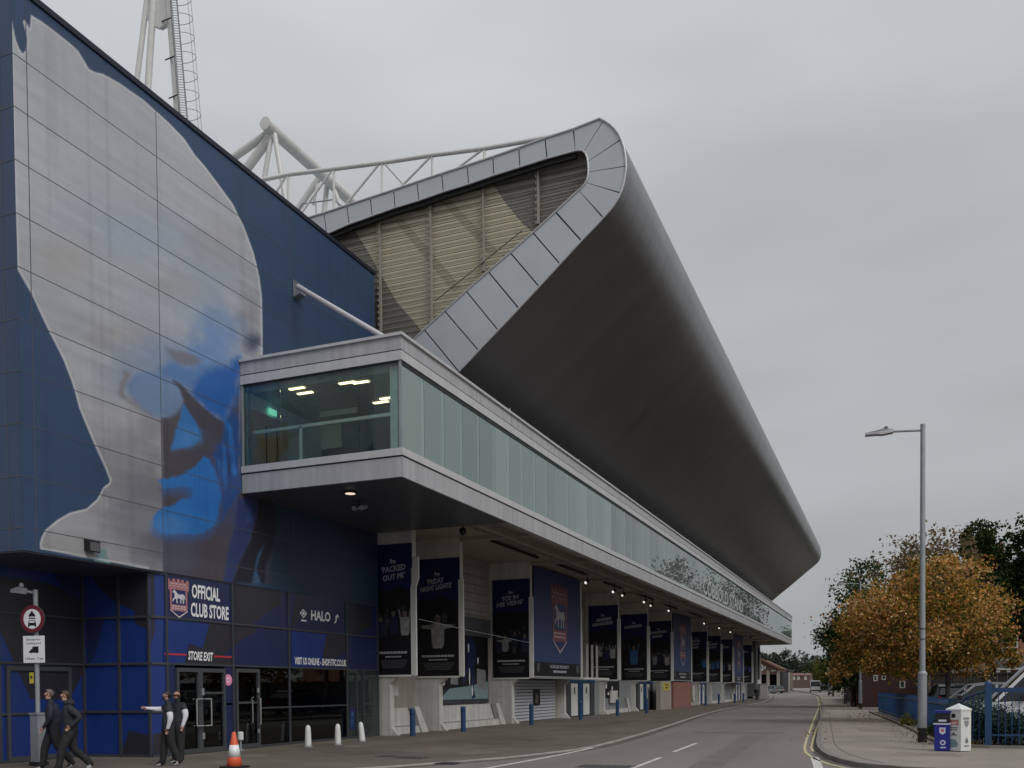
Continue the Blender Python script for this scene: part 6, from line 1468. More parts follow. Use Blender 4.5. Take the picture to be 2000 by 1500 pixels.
lb = lobes_px([(1800, 1215, 110, 80), (1715, 1240, 75, 70), (1890, 1205, 72, 64), (1835, 1135, 62, 42), (1762, 1150, 50, 46), (1672, 1278, 45, 42), (1935, 1232, 34, 52), (1800, 1290, 90, 32), (1865, 1280, 72, 34), (1735, 1298, 64, 26), (1690, 1195, 36, 30), (1915, 1165, 34, 26), (1775, 1108, 26, 22), (1645, 1300, 26, 26), (1850, 1105, 34, 22), (1955, 1270, 26, 30), (1655, 1235, 26, 26)], y, 3)
tree('autumn_tree', W(1851, 1300, y)[0], y, .13, 8.0, .13, lb, 36000, .15, 'leaf_autumn', 'broad street tree with dense orange and yellow autumn leaves behind the street lamp', GT, 3, .4, 14, tight=.9, per=85)
lb = lobes_px([(1810, 1090, 75, 45), (1865, 1110, 35, 40), (1750, 1120, 40, 30), (1800, 1160, 90, 60)], 58, 2)
tree('thin_tree', W(1815, 1300, 58)[0], 58, .1, 11, .12, lb, 3800, .22, 'leaf_brown', 'thin browning tree top showing above the orange autumn tree', GT, 4, .3, 16)
lb = lobes_px([(1918, 1130, 36, 90), (2000, 1130, 36, 90), (1912, 1058, 25, 46), (1994, 1065, 28, 34), (1935, 1190, 44, 50), (2050, 1140, 60, 120), (2030, 1220, 40, 50)], 66, 4)
tree('dark_tree', W(1930, 1300, 66)[0], 66, .1, 12, .25, lb[:1] + lb[2:3] + lb[4:5], 17000, .24, 'leaf_dark', 'tall dark green tree with a ragged top right of the autumn tree', GT, 5, .1, tight=.72)
tree('dark_tree', W(2020, 1300, 68)[0], 68, .1, 12, .25, lb[1:2] + lb[3:4] + lb[5:], 17000, .24, 'leaf_dark', 'dark green tree cut by the right edge of the photo', GT, 6, .1, tight=.72)
lb = lobes_px([(1668, 1190, 38, 60), (1640, 1230, 45, 35), (1690, 1130, 30, 45), (1650, 1275, 40, 50), (1618, 1250, 28, 14), (1690, 1250, 50, 60), (1660, 1310, 45, 40)], 82, 4)
tree('green_tree', W(1668, 1340, 82)[0], 82, .1, 10, .2, lb, 14000, .26, 'leaf_green', 'green tree reaching over the road left of the autumn tree', GT, 7, .35)
rows = [(0.2, 100, 'leaf_dark', 8), (-1.0, 118, 'leaf_green', 8), (-3.2, 136, 'leaf_dark', 9), (-5.0, 156, 'leaf_yellowgreen', 8), (-8.5, 178, 'leaf_yellowgreen', 9), (-13, 205, 'leaf_yellowgreen', 8)]
for i, (x, y, m_, h) in enumerate(rows):
    z = gz(y); lb = [(x + .8, y, z + h * .55, 2.6, 3.2, h * .36), (x + 1.5, y + 2, z + h * .4, 3.0, 3, h * .33), (x + 2.2, y - 2, z + h * .6, 2.2, 3, h * .3), (x + 1.6, y - 1, z + 1.2, 2.6, 4, 1.4)]
    tree('street_tree', x + 1.2, y, z, h, .18, lb, 5500, .32, m_, ['dark bushy tree beyond the green tree along the right pavement', 'second green tree down the right pavement behind the lamp columns', 'third tree down the right pavement, dark green', 'yellowing tree right of the distant white van', 'bright yellow-green tree behind the distant white van', 'farthest yellow-green tree at the road bend'][i], 'street trees receding on the right', 20 + i, .4, 6)
for i, (x, y, m_, h, r_) in enumerate(((4.5, 135, 'leaf_dark', 21, 3.6), (8.5, 150, 'leaf_green', 19, 3.6), (14.5, 146, 'leaf_dark', 12, 3.0), (6.5, 175, 'leaf_green', 25, 4.8), (4.5, 208, 'leaf_dark', 26, 5), (-7, 205, 'leaf_green', 15, 4))):
    z = gz(y); lb = [(x, y, z + h * .68, r_, r_, h * .28), (x + 1.5, y + 1, z + h * .5, r_, r_, h * .28), (x - 1.4, y - 1, z + h * .42, r_, r_, h * .22), (x, y, z + h * .25, r_ * .8, r_ * .8, h * .18)]
    tree('tall_tree', x, y, z, h, .3, lb, 8000, .5, m_, ['tall dark tree hidden mostly behind the left of the autumn tree', 'tall green tree behind the middle of the autumn tree', 'tall dark tree behind the right of the autumn tree', 'tallest green tree farthest behind the autumn tree', 'dark tree far back behind the green street tree', 'rounded green tree beyond the yellow street trees'][i], 'tall trees beyond the car park', 80 + i, .3, 6)
# far tree belt across the end of the street
fx = [(1480, 1288, 16, 14), (1500, 1292, 14, 12), (1516, 1287, 8, 16), (1540, 1292, 22, 20), (1562, 1300, 20, 22), (1583, 1297, 14, 16), (1600, 1305, 18, 22), (1530, 1312, 18, 18), (1553, 1322, 22, 20), (1575, 1325, 22, 20)]
for i, (px, py, rx, ry) in enumerate(fx):
    y = 300 + (i % 3) * 14; x, z = W(px, py, y); s = y / 1700
    lb = [(x, y, z, rx * s, rx * s, ry * s), (x + rx * s * .5, y, z - ry * s * .6, rx * s * .8, rx * s, ry * s * .8), (x - rx * s * .4, y, z - ry * s, rx * s * .8, rx * s, ry * s * .9)]
    tree('distant_tree', x, y, gz(y), max(4, z - gz(y)), .3, lb, 1500, .75, 'leaf_far' if i < 7 else 'leaf_green', ['low dark treetop just right of the stand end', 'dark treetop above the brown garage roof', 'narrow pointed dark treetop left of the big clump', 'largest rounded dark treetop at the street end', 'dark treetop right of the largest rounded one', 'flat dark treetop before the gap at the street end', 'rightmost dark distant treetop touching the yellow tree', 'lighter green tree below the pointed treetop', 'lighter green tree above the distant red buildings', 'lighter green tree left of the yellow-green tree'][i], 'distant trees at the end of the street', 40 + i, .4, 4)
# shrubs by the railing
def shrub(x, y, w_, h, label, m_, n, seed, nm='shrub', size=.06):
    root = thing(nm, (x, y, .12), label, 'shrub', 'shrubs in the planting bed'); k = MB(); r_ = random.Random(seed)
    for i in range(14):
        k.tube((x + r_.uniform(-.1, .1), y + r_.uniform(-.1, .1), .1), (x + r_.uniform(-.7, .7) * w_, y + r_.uniform(-.4, .4), .12 + h * r_.uniform(.5, .9)), .012, 0, 5, .004)
    k.build('stems', 'bark', root); leaf_mesh('foliage', [(x, y, .12 + h * .5, w_ * .7, .45, h * .55), (x - w_ * .3, y + .1, .12 + h * .4, w_ * .5, .45, h * .45), (x + w_ * .45, y, .12 + h * .35, w_ * .45, .4, h * .36)], n, size, m_, root, seed, .2)
shrub(2.25, 28.7, 1.25, 1.35, 'blue-green shrub filling the corner behind the white bin and gatepost', 'leaf_blue', 15000, 60)
shrub(3.15, 28.5, .8, .9, 'lower blue-green shrub right of the gatepost behind the railing', 'leaf_blue', 7000, 61)
shrub(.72, 41.5, .4, .45, 'small pale green weed clump at the foot of the low railing', 'leaf_yellowgreen', 900, 62, 'weed_clump', .07)
shrub(1.35, 32.5, .3, .4, 'dark green low plant by the street lamp foot', 'leaf_dark', 700, 63, 'weed_clump', .06)
g = np.random.default_rng(5)
root = leaf_mesh('leaf_litter', [(1.55, 29.5, .14, .25, 2.0, .01), (2.3, 27.75, .14, .9, .2, .01), (1.0, 36, .14, .25, 5, .01), (3.6, 27.6, .13, 1.2, .2, .01), (0.9, 30, .10, .8, 4, .004), (-.9, 48, .10, 1.2, 8, .004), (-2.2, 33, .02, .25, 6, .004)], 1500, .06, 'leaf_litter', None, 9, .1); root['kind'] = 'stuff'; root['label'] = 'fallen brown leaves in the planting bed'
k = MB()
#@@PART4
# ================================================================== PEOPLE
def seg_d(p, a, b):
    ab = b - a; t = max(0, min(1, (p - a).dot(ab) / max(ab.length_squared, 1e-9))); return (p - (a + ab * t)).length
def person(loc, heading, label, pose, mats, hair, scale=1.0):
    """x forward, y left, z up; one skinned body surface, hair (and hood) as children"""
    root = thing('person', loc, label, 'person', pose.get('group'))
    J_ = {'pel': ((0, 0, .96), .185, .225), 'spi': ((.0, 0, 1.14), .195, .225), 'che': ((.0, 0, 1.35), .185, .25), 'nkb': ((.0, 0, 1.49), .09, .12), 'nck': ((.02, 0, 1.56), .058, .06),
          'jaw': ((.045, 0, 1.62), .062, .058), 'hd': ((.035, 0, 1.70), .092, .078), 'top': ((.025, 0, 1.765), .070, .062), 'nos': ((.128, 0, 1.675), .014, .014), 'chn': ((.098, 0, 1.605), .028, .03)}
    E_ = [('pel', 'spi'), ('spi', 'che'), ('che', 'nkb'), ('nkb', 'nck'), ('nck', 'jaw'), ('jaw', 'hd'), ('hd', 'top'), ('hd', 'nos'), ('jaw', 'chn')]
    T_ = {('nck', 'jaw'): 'skin', ('jaw', 'hd'): 'skin', ('hd', 'top'): 'skin', ('hd', 'nos'): 'skin', ('jaw', 'chn'): 'skin', ('pel', 'spi'): 'top', ('spi', 'che'): 'top', ('che', 'nkb'): 'top', ('nkb', 'nck'): 'top'}
    for s, S in ((1, 'l'), (-1, 'r')):
        sh = Vector((0, s * .185, 1.44)); el, wr = [Vector(v) for v in pose['arm' + S]]
        J_['sh' + S] = (sh, .10, .10); J_['el' + S] = (el, .074, .074); J_['wr' + S] = (wr, .042, .042)
        d = (wr - el).normalized(); pm = wr + d * .07; J_['pa' + S] = (pm, .034, .026)
        E_ += [('che', 'sh' + S), ('sh' + S, 'el' + S), ('el' + S, 'wr' + S), ('wr' + S, 'pa' + S)]
        T_[('che', 'sh' + S)] = 'top'; T_[('sh' + S, 'el' + S)] = 'slv'; T_[('el' + S, 'wr' + S)] = 'slv'; T_[('wr' + S, 'pa' + S)] = 'skin'
        side = d.cross(Vector((0, s, 0.2))).normalized(); bend = d.cross(side).normalized() * s
        for q in range(4):
            b = pm + side * (.024 - .016 * q) + d * .025; ln = (.036, .042, .039, .030)[q]; t1 = b + d * ln; t2 = t1 + (d * .7 - bend * .7).normalized() * ln * .75
            n0, n1, n2 = 'f%d0%s' % (q, S), 'f%d1%s' % (q, S), 'f%d2%s' % (q, S)
            J_[n0] = (b, .0095, .0095); J_[n1] = (t1, .009, .009); J_[n2] = (t2, .0075, .0075)
            E_ += [('pa' + S, n0), (n0, n1), (n1, n2)]; T_[('pa' + S, n0)] = T_[(n0, n1)] = T_[(n1, n2)] = 'skin'
        tb = wr + d * .035 + side * .03; J_['th0' + S] = (tb, .012, .012); J_['th1' + S] = (tb + (side + d).normalized() * .045, .009, .009)
        E_ += [('wr' + S, 'th0' + S), ('th0' + S, 'th1' + S)]; T_[('wr' + S, 'th0' + S)] = T_[('th0' + S, 'th1' + S)] = 'skin'
        kn, an, toe = [Vector(v) for v in pose['leg' + S]]; hp = Vector((0, s * .085, .93))
        J_['hp' + S] = (hp, .145, .14); J_['kn' + S] = (kn, .100, .100); J_['an' + S] = (an, .082, .080)
        td = (toe - an); heel = an - Vector((td.x, td.y, 0)).normalized() * .035; heel.z = an.z - .035; ball = an.lerp(toe, .72); ball.z = (an.z + toe.z) / 2 - .02
        J_['he' + S] = (heel, .040, .038); J_['ba' + S] = (ball, .040, .045); J_['to' + S] = (toe, .030, .036)
        E_ += [('pel', 'hp' + S), ('hp' + S, 'kn' + S), ('kn' + S, 'an' + S), ('an' + S, 'he' + S), ('an' + S, 'ba' + S), ('ba' + S, 'to' + S)]
        T_[('pel', 'hp' + S)] = 'leg'; T_[('hp' + S, 'kn' + S)] = 'leg'; T_[('kn' + S, 'an' + S)] = 'leg'; T_[('an' + S, 'he' + S)] = 'sho'; T_[('an' + S, 'ba' + S)] = 'sho'; T_[('ba' + S, 'to' + S)] = 'sho'
    names = list(J_); idx = {n: i for i, n in enumerate(names)}
    lean = pose.get('lean', 0)
    def tf(v):
        v = Vector(v)
        if v.z > .95: v.x += (v.z - .95) * lean
        return v
    me = bpy.data.meshes.new('sk'); me.from_pydata([tf(J_[n][0]) for n in names], [(idx[a], idx[b]) for a, b in E_], []); me.update()
    o = bpy.data.objects.new('sk', me); C.objects.link(o)
    md = o.modifiers.new('Skin', 'SKIN'); md.use_smooth_shade = True; md.branch_smoothing = .3
    if not me.skin_vertices: 
        bpy.context.view_layer.objects.active = o; bpy.ops.mesh.customdata_skin_add()
    for n in names:
        sv = me.skin_vertices[0].data[idx[n]]; sv.radius = (J_[n][1], J_[n][2]); sv.use_root = n == 'pel'
    sb = o.modifiers.new('Sub', 'SUBSURF'); sb.levels = 1; sb.render_levels = 1
    dg = bpy.context.evaluated_depsgraph_get(); m2 = bpy.data.meshes.new_from_object(o.evaluated_get(dg)); bpy.data.objects.remove(o); bpy.data.meshes.remove(me)
    keys = ['skin', 'top', 'slv', 'leg', 'sho', 'sole']
    m2.materials.clear()
    for q in keys: m2.materials.append(M[mats[q]])
    segs = [(tf(J_[a][0]), tf(J_[b][0]), (J_[a][1] + J_[b][1] + J_[a][2] + J_[b][2]) / 4, T_[(a, b)]) for a, b in E_]
    for p in m2.polygons:
        c = p.center; best = min(segs, key=lambda s_: seg_d(c, s_[0], s_[1]) - s_[2] * .9)[3]
        if best in ('top',) and .88 > c.z: best = 'leg'
        if best == 'leg' and c.z > .88: best = 'top'
        if best == 'sho' and p.normal.z < -.1: best = 'sole'
        p.material_index = keys.index(best); p.use_smooth = True
    rot = Matrix.Rotation(heading, 4, 'Z') @ Matrix.Scale(scale, 4)
    m2.transform(rot)
    zmin = min(v.co.z for v in m2.vertices)
    for v in m2.vertices: v.co.z -= zmin
    m2.name = 'body'; ob = bpy.data.objects.new('body', m2); C.objects.link(ob); ob.parent = root
    # hair cap
    def part_mesh(nm, vs, fs, mt):
        mh = bpy.data.meshes.new(nm); mh.from_pydata([(rot @ Vector(v)) - Vector((0, 0, zmin)) for v in vs], [], fs); mh.materials.append(M[mt])
        for p in mh.polygons: p.use_smooth = True
        oh = bpy.data.objects.new(nm, mh); C.objects.link(oh); oh.parent = root
    def cap(c, rx, ry, rz, keep, mt, nm, jit=.0):
        vs, fs, ids = [], [], {}
        r_ = random.Random(3)
        for i in range(13):
            for j in range(20):
                th = math.pi * i / 12; ph = 2 * math.pi * j / 20; k_ = 1 + r_.uniform(-jit, jit)
                vs.append((c[0] + rx * k_ * math.sin(th) * math.cos(ph), c[1] + ry * k_ * math.sin(th) * math.sin(ph), c[2] + rz * k_ * math.cos(th)))
        for i in range(12):
            for j in range(20):
                f = (i * 20 + j, (i + 1) * 20 + j, (i + 1) * 20 + (j + 1) % 20, i * 20 + (j + 1) % 20)
                m_ = sum((Vector(vs[q]) for q in f), Vector()) / 4
                if keep(m_ - Vector(c)): fs.append(f)
        part_mesh(nm, vs, fs, mt)
    lx = lean * .75
    hc = (.020 + lx, 0, 1.715)
    if hair[0]: cap(hc, .106, .091, .098, lambda d: d.z > .018 + max(d.x, 0) * .75 or (d.x < -.02 and d.z > -.07) or (d.x < .02 and d.z > -.01), hair[0], 'hair', hair[1])
    if pose.get('beard'): cap((.065 + lx, 0, 1.635), .066, .064, .055, lambda d: d.x > -.02 and d.z < .012, pose['beard'], 'beard', .05)
    if pose.get('hood'): cap((-.055 + lx * .8, 0, 1.53), .10, .125, .075, lambda d: d.x < .05, mats['top'], 'hood', .06)
    for s in (-1, 1): cap((.025 + lx, s * .083, 1.69), .018, .010, .030, lambda d: True, mats['skin'], 'ear')
    return root
def head_to(dx, dy): return math.atan2(dy, dx)
walkA = dict(armr=((-.10, -.27, 1.16), (.06, -.26, .93)), arml=((.06, .26, 1.16), (.20, .20, .98)), legr=((.20, -.09, .54), (.24, -.09, .10), (.42, -.10, .07)), legl=((-.06, .09, .52), (-.36, .09, .17), (-.24, .10, .03)), lean=.10, group='people walking past the blue recess', hood=False)
walkB = dict(armr=((-.20, -.30, 1.22), (.02, -.30, 1.04)), arml=((-.22, .30, 1.22), (.0, .26, 1.03)), legr=((-.02, -.09, .52), (-.42, -.10, .16), (-.30, -.11, .03)), legl=((.20, .09, .54), (.26, .09, .10), (.44, .10, .07)), lean=.12, group='people walking past the blue recess', hood=True)
stC = dict(armr=((.16, -.22, 1.36), (.44, -.20, 1.40)), arml=((-.04, .25, 1.16), (.02, .22, .93)), legr=((.10, -.09, .52), (.12, -.10, .09), (.30, -.11, .05)), legl=((-.06, .09, .52), (-.24, .10, .12), (-.08, .11, .05)), lean=.0, group='people talking at the exit door', beard='hairdark')
stD = dict(armr=((-.02, -.28, 1.17), (.04, -.27, .93)), arml=((-.02, .28, 1.18), (.06, .27, .94)), legr=((.03, -.12, .52), (.0, -.13, .09), (.17, -.15, .05)), legl=((.03, .12, .52), (.03, .13, .09), (.20, .16, .05)), lean=.0, group='people talking at the exit door')
mA = dict(skin='skin', top='jacket', slv='jacket', leg='trouser', sho='shoe', sole='sole')
mB = dict(skin='skin', top='jacket2', slv='jacket2', leg='trouser', sho='shoe', sole='sole')
mC = dict(skin='skin', top='jacket2', slv='shirt', leg='trouser', sho='shoe', sole='sole')
pA = onZ(108, 1502, .024); pB = onZ(141, 1506, .024); pC = onZ(330, 1496, .024); pD = onZ(350, 1490, .024)
person(pA, head_to(-.66, -.75), 'man with cropped hair in a dark jacket walking left just right of the signpost', walkA, mA, ('hairshort', .03), 1.02)
person(pB, head_to(-.66, -.75), 'person in a hooded charcoal jacket and white-soled shoes striding left, second from the signpost', walkB, mB, ('hairbrown', .06), 1.0)
person(pC, head_to(-.70, -.72), 'bearded dark-haired man in a black gilet pointing left with a white-sleeved arm', stC, mC, ('hairdark', .04), .98)
person(pD, head_to(-.25, -.97), 'bald man in a black gilet and white shirt sleeves standing by the exit door', stD, mC, (None, 0), 1.0)
p = onZ(1478, 1369, .024); 
wf = dict(walkA); wf['group'] = None
person(p, head_to(.1, -1), 'tiny distant dark-clothed person at the far corner of the stand', wf, mA, ('hairdark', .03), 1.0)

# ================================================================== VEHICLES
def vehicle(name, loc, rz, paint, kind, label, cat, group=None):
    """x forward, y left; local coordinates under a rotated Empty"""
    root = thing(name, loc, label, cat, group, rz)
    if kind == 'van': L_, W_, prof, roof = 4.9, .95, [(-2.45, .35), (-2.45, 1.15), (-1.0, 1.15), (1.3, 1.15), (1.75, 1.10), (2.2, .98), (2.42, .80), (2.45, .35)], [(-2.42, 1.15), (-2.36, 2.12), (-2.2, 2.22), (0.0, 2.25), (.75, 2.18), (1.75, 1.12)]
    elif kind == 'suv': L_, W_, prof, roof = 4.5, .92, [(-2.2, .35), (-2.25, 1.0), (-1.0, 1.08), (1.0, 1.05), (1.6, 1.0), (2.1, .9), (2.22, .7), (2.2, .35)], [(-2.15, 1.03), (-1.85, 1.55), (-1.5, 1.66), (-.2, 1.70), (.45, 1.62), (1.15, 1.05)]
    else: L_, W_, prof, roof = 4.3, .88, [(-2.1, .30), (-2.15, .85), (-1.2, .92), (.8, .90), (1.5, .85), (2.0, .72), (2.12, .55), (2.1, .30)], [(-1.9, .90), (-1.35, 1.38), (-.8, 1.45), (.0, 1.44), (.35, 1.36), (1.05, .90)]
    k = MB(); n = len(prof); secs = [(-W_, .10), (-W_ + .10, 0), (W_ - .10, 0), (W_, .10)]
    vs = []; 
    for (y, ins) in secs:
        for (x, z) in prof: vs.append((x * (1 - ins * .25), y, z - (ins * .5 if z > .5 else 0)))
    fs = [(j * n + i, j * n + (i + 1) % n, (j + 1) * n + (i + 1) % n, (j + 1) * n + i) for j in range(3) for i in range(n)]
    k.add(vs, fs); k.poly(vs[:n]); k.poly(list(reversed(vs[3 * n:]))); body = k.build('body', paint, root, local=True)
    wt = W_ * .80
    k = MB(); n = len(roof)
    zb = min(z for x, z in roof); zt = max(z for x, z in roof)
    yy = lambda z, e: (W_ - .03) + ((wt - W_ + .03) * (z - zb) / (zt - zb)) - e
    for s in (-1, 1): 
        pts = [(x * .97, s * yy(z, 0), z + .0) for x, z in roof]; k.poly(pts if s < 0 else list(reversed(pts)))
    k.build('side_windows', 'carglass', root, local=True)
    k = MB()
    for i in range(1, n - 2): 
        (x0, z0), (x1, z1) = roof[i], roof[i + 1]; k.quad((x0, -yy(z0, .0), z0 + .012), (x1, -yy(z1, .0), z1 + .012), (x1, yy(z1, .0), z1 + .012), (x0, yy(z0, .0), z0 + .012))
    for s in (-1, 1):
        for (x0, z0), (x1, z1) in zip(roof[:-1], roof[1:]): k.bar((x0, s * (yy(z0, -.012)), z0), (x1, s * (yy(z1, -.012)), z1), .05, .09)
        mids = [(-.35, .06)] if kind != 'van' else [(.55, .10), (-.9, .10)]
        for mx_, w_ in mids: k.bar((mx_, s * (yy(zb, -.008)), zb), (mx_ - .03, s * (yy(zt, -.008)), zt - .02), .03, w_ * 1.6, 0, (1, 0, 0))
        if kind == 'van': k.add([(-2.4, s * (yy(zb, -.01)), zb), (-.95, s * (yy(zb, -.01)), zb), (-.95, s * (yy(zt, -.01)), zt - .04), (-2.3, s * (yy(zt, -.01)), zt - .08)], [(0, 1, 2, 3)])
    k.build('roof_and_pillars', paint, root, local=True)
    k = MB(); (x0, z0), (x1, z1) = roof[-1], roof[-2]; k.quad((x0, -yy(z0, .03), z0), (x0, yy(z0, .03), z0), (x1, yy(z1, .03), z1), (x1, -yy(z1, .03), z1)); k.build('windscreen', 'carglass', root, local=True)
    k = MB(); (x0, z0), (x1, z1) = roof[0], roof[1]; k.quad((x0 - .01, -yy(z0, .05), z0 + .1), (x1 - .012, -yy(z1, .06), z1 - .06), (x1 - .012, yy(z1, .06), z1 - .06), (x0 - .01, yy(z0, .05), z0 + .1)); k.build('rear_window', 'carglass', root, local=True)
    for x in (-1.35, 1.40):
        for s in (-1, 1):
            k = MB(); k.tube((x, s * (W_ - .20), .33), (x, s * (W_ + .01), .33), .33, 0, 20); wh = k.build('wheel', 'tyre', root, local=True)
            k = MB(); k.tube((x, s * (W_ + .005), .33), (x, s * (W_ + .022), .33), .19, 0, 12); k.build('rim', 'silver', wh, local=True)
    for s in (-1, 1):
        hz = prof[5][1] - .12; k = MB(); k.box(prof[5][0] - .22, prof[6][0] + .015, s * (W_ - .20) - .16, s * (W_ - .20) + .16, hz - .08, hz + .07); k.build('headlight', 'spot_off', root, local=True)
        k = MB(); k.box(prof[1][0] - .015, prof[1][0] + .15, s * (W_ - .10) - .07, s * (W_ - .10) + .075, .75, 1.05 if kind != 'car' else .9); k.build('tail_light', 'rlight', root, local=True)
    k = MB(); k.box(-L_ / 2 - .02, -L_ / 2 + .25, -W_ + .06, W_ - .06, .32, .52); k.box(L_ / 2 - .25, L_ / 2 - .0, -W_ + .06, W_ - .06, .28, .46); k.each('bumper', 'rubber', root, local=True)
    for s in (-1, 1): k = MB(); k.box(.95, 1.12, s * (W_ + .10) - .08, s * (W_ + .10) + .08, zb + .02, zb + .18); k.build('wing_mirror', 'cardark', root, local=True)
    return root
vehicle('parked_van', (4.80, 33.0, .135), math.pi + .02, 'carwhite', 'van', 'white van parked facing left behind the tall blue railing at the right edge', 'van', 'vehicles in the car park')
vehicle('parked_car', (onY(1880, 1360, 43).x + .75, 43, .135), math.pi + .1, 'carsilver', 'suv', 'silver tall car parked behind the shrub, between street lamp and gatepost', 'car', 'vehicles in the car park')
vehicle('parked_car', (3.1, 56, .135), math.pi / 2 + .1, 'cardark', 'suv', 'black car parked beyond the low railing just right of the street lamp', 'car', 'vehicles in the car park')
vehicle('parked_car', (7.0, 50, .135), math.pi, 'carsilver', 'suv', 'grey-silver car farther back, seen left of the white van windscreen', 'car', 'vehicles in the car park')
yv = 184; p = onY(1592, 1350, yv)
vehicle('distant_van', (p.x, yv, gz(yv) + .01), math.pi / 2 + .08, 'carwhite', 'van', 'white van seen from behind far down the street', 'van')
yv = 196; p = onY(1612, 1350, yv)
vehicle('distant_car', (p.x, yv, gz(yv) + .02), math.pi / 2, 'cardark', 'suv', 'dark car parked far away right of the distant white van', 'car', 'cars at the end of the street')
yv = 176; p = onY(1511, 1350, yv)
vehicle('distant_car', (p.x, yv, gz(yv) + .02), math.pi / 2 + .7, 'carsilver', 'car', 'silver car parked under the brown-roofed garage beyond the stand', 'car', 'cars at the end of the street')

# ================================================================== BUILDINGS beyond
# brown roofed garage at the far left
yb = 186; sx = lambda px, yy=yb: onY(px, 1340, yy).x; sz = lambda py, px=1500, yy=yb: onY(px, py, yy).z
root = thing('garage_building', (sx(1490), yb, gz(yb)), 'brown-roofed brick garage with a white ring sign and dark openings just beyond the stand', 'building')
g0 = gz(yb)
k = MB(); k.prism([(sx(1440), yb, sz(1317)), (sx(1523), yb, sz(1317)), (sx(1523), yb, sz(1306)), (sx(1486), yb, sz(1289)), (sx(1440), yb, sz(1306))], (0, 12, 0)); k.build('gable_wall', 'brickg', root)
k = MB(); k.bar((sx(1487), yb - .6, sz(1287)), (sx(1526), yb - .6, sz(1306.5)), 1, .35, 0); k.quad((sx(1486), yb - .5, sz(1287)), (sx(1526), yb - .5, sz(1306.5)), (sx(1526), yb + 13, sz(1306.5)), (sx(1486), yb + 13, sz(1287))); k.quad((sx(1486), yb - .5, sz(1287)), (sx(1486), yb + 13, sz(1287)), (sx(1436), yb + 13, sz(1307)), (sx(1436), yb - .5, sz(1307))); k.build('roof', 'roof_b', root)
k = MB(); k.box(sx(1440), sx(1523), yb + 6, yb + 6.3, g0, sz(1317)); k.box(sx(1522), sx(1528), yb + .3, yb + 12, g0, sz(1312)); k.build('dark_opening', 'shopdark', root)
for px in (1476, 1500, 1520): k = MB(); k.box(sx(px) - .28, sx(px) + .28, yb - .1, yb + .5, g0, sz(1309)); k.build('cream_pillar', 'cream', root)
k = MB(); cx_, cz_ = sx(1484), sz(1304)
for i in range(20):
    if i in (4, 5, 6): continue
    a0, a1 = 2 * math.pi * i / 20, 2 * math.pi * (i + 1) / 20
    k.add([(cx_ + math.cos(a) * r_, yb - .05, cz_ + math.sin(a) * r_) for a, r_ in ((a0, .45), (a0, .75), (a1, .75), (a1, .45))], [(0, 1, 2, 3)])
k.box(sx(1493), sx(1496), yb - .06, yb - .01, sz(1307), sz(1301)); k.box(sx(1506), sx(1515), yb - .06, yb - .01, sz(1311), sz(1309)); k.build('ring_sign', 'white', root)
yb = 215; g0 = gz(yb)
root = thing('low_building', (sx(1535, yb), yb, g0), 'low olive building with a white downpipe column between garage and red row', 'building')
k = MB(); k.box(sx(1524, yb), sx(1541, yb), yb, yb + 9, g0, sz(1308, 1530, yb)); k.build('wall', mat('olive_render', (.14, .13, .09), .8), root)
k = MB(); k.box(sx(1538, yb), sx(1542.5, yb), yb - .6, yb - .1, g0, sz(1314, 1530, yb)); k.build('white_column', 'white_p', root)
k = MB(); k.prism([(sx(1522, yb), yb - .4, sz(1309, 1530, yb)), (sx(1543, yb), yb - .4, sz(1311, 1530, yb)), (sx(1543, yb), yb - .4, sz(1308, 1530, yb)), (sx(1522, yb), yb - .4, sz(1304, 1530, yb))], (0, 10, 0)); k.build('roof', 'roof_t', root)
yb = 262; g0 = gz(yb)
root = thing('terraced_houses', (sx(1560, yb), yb, g0), 'distant row of red brick buildings with pale upper windows at the street end', 'building')
k = MB(); k.box(sx(1541, yb), sx(1582, yb), yb, yb + 9, g0 - .5, sz(1319, 1560, yb)); k.build('wall', 'brickf', root)
k = MB(); k.prism([(sx(1541, yb), yb - .3, sz(1319.5, 1560, yb)), (sx(1541, yb), yb + 9.3, sz(1319.5, 1560, yb)), (sx(1541, yb), yb + 4.5, sz(1314, 1560, yb))], (sx(1582, yb) - sx(1541, yb), 0, 0)); k.build('roof', 'roof_b', root)
for a, b in ((1549, 1553), (1557, 1562), (1571, 1576)):
    f = MB(); f.box(sx(a, yb), sx(b, yb), yb - .08, yb + .0, sz(1328, 1560, yb), sz(1321, 1560, yb)); wf_ = f.build('window', 'white_p', root)
    f = MB(); f.box(sx(a, yb) + .15, sx(b, yb) - .15, yb - .10, yb - .06, sz(1327, 1560, yb), sz(1322, 1560, yb)); f.build('pane', 'silver', wf_)
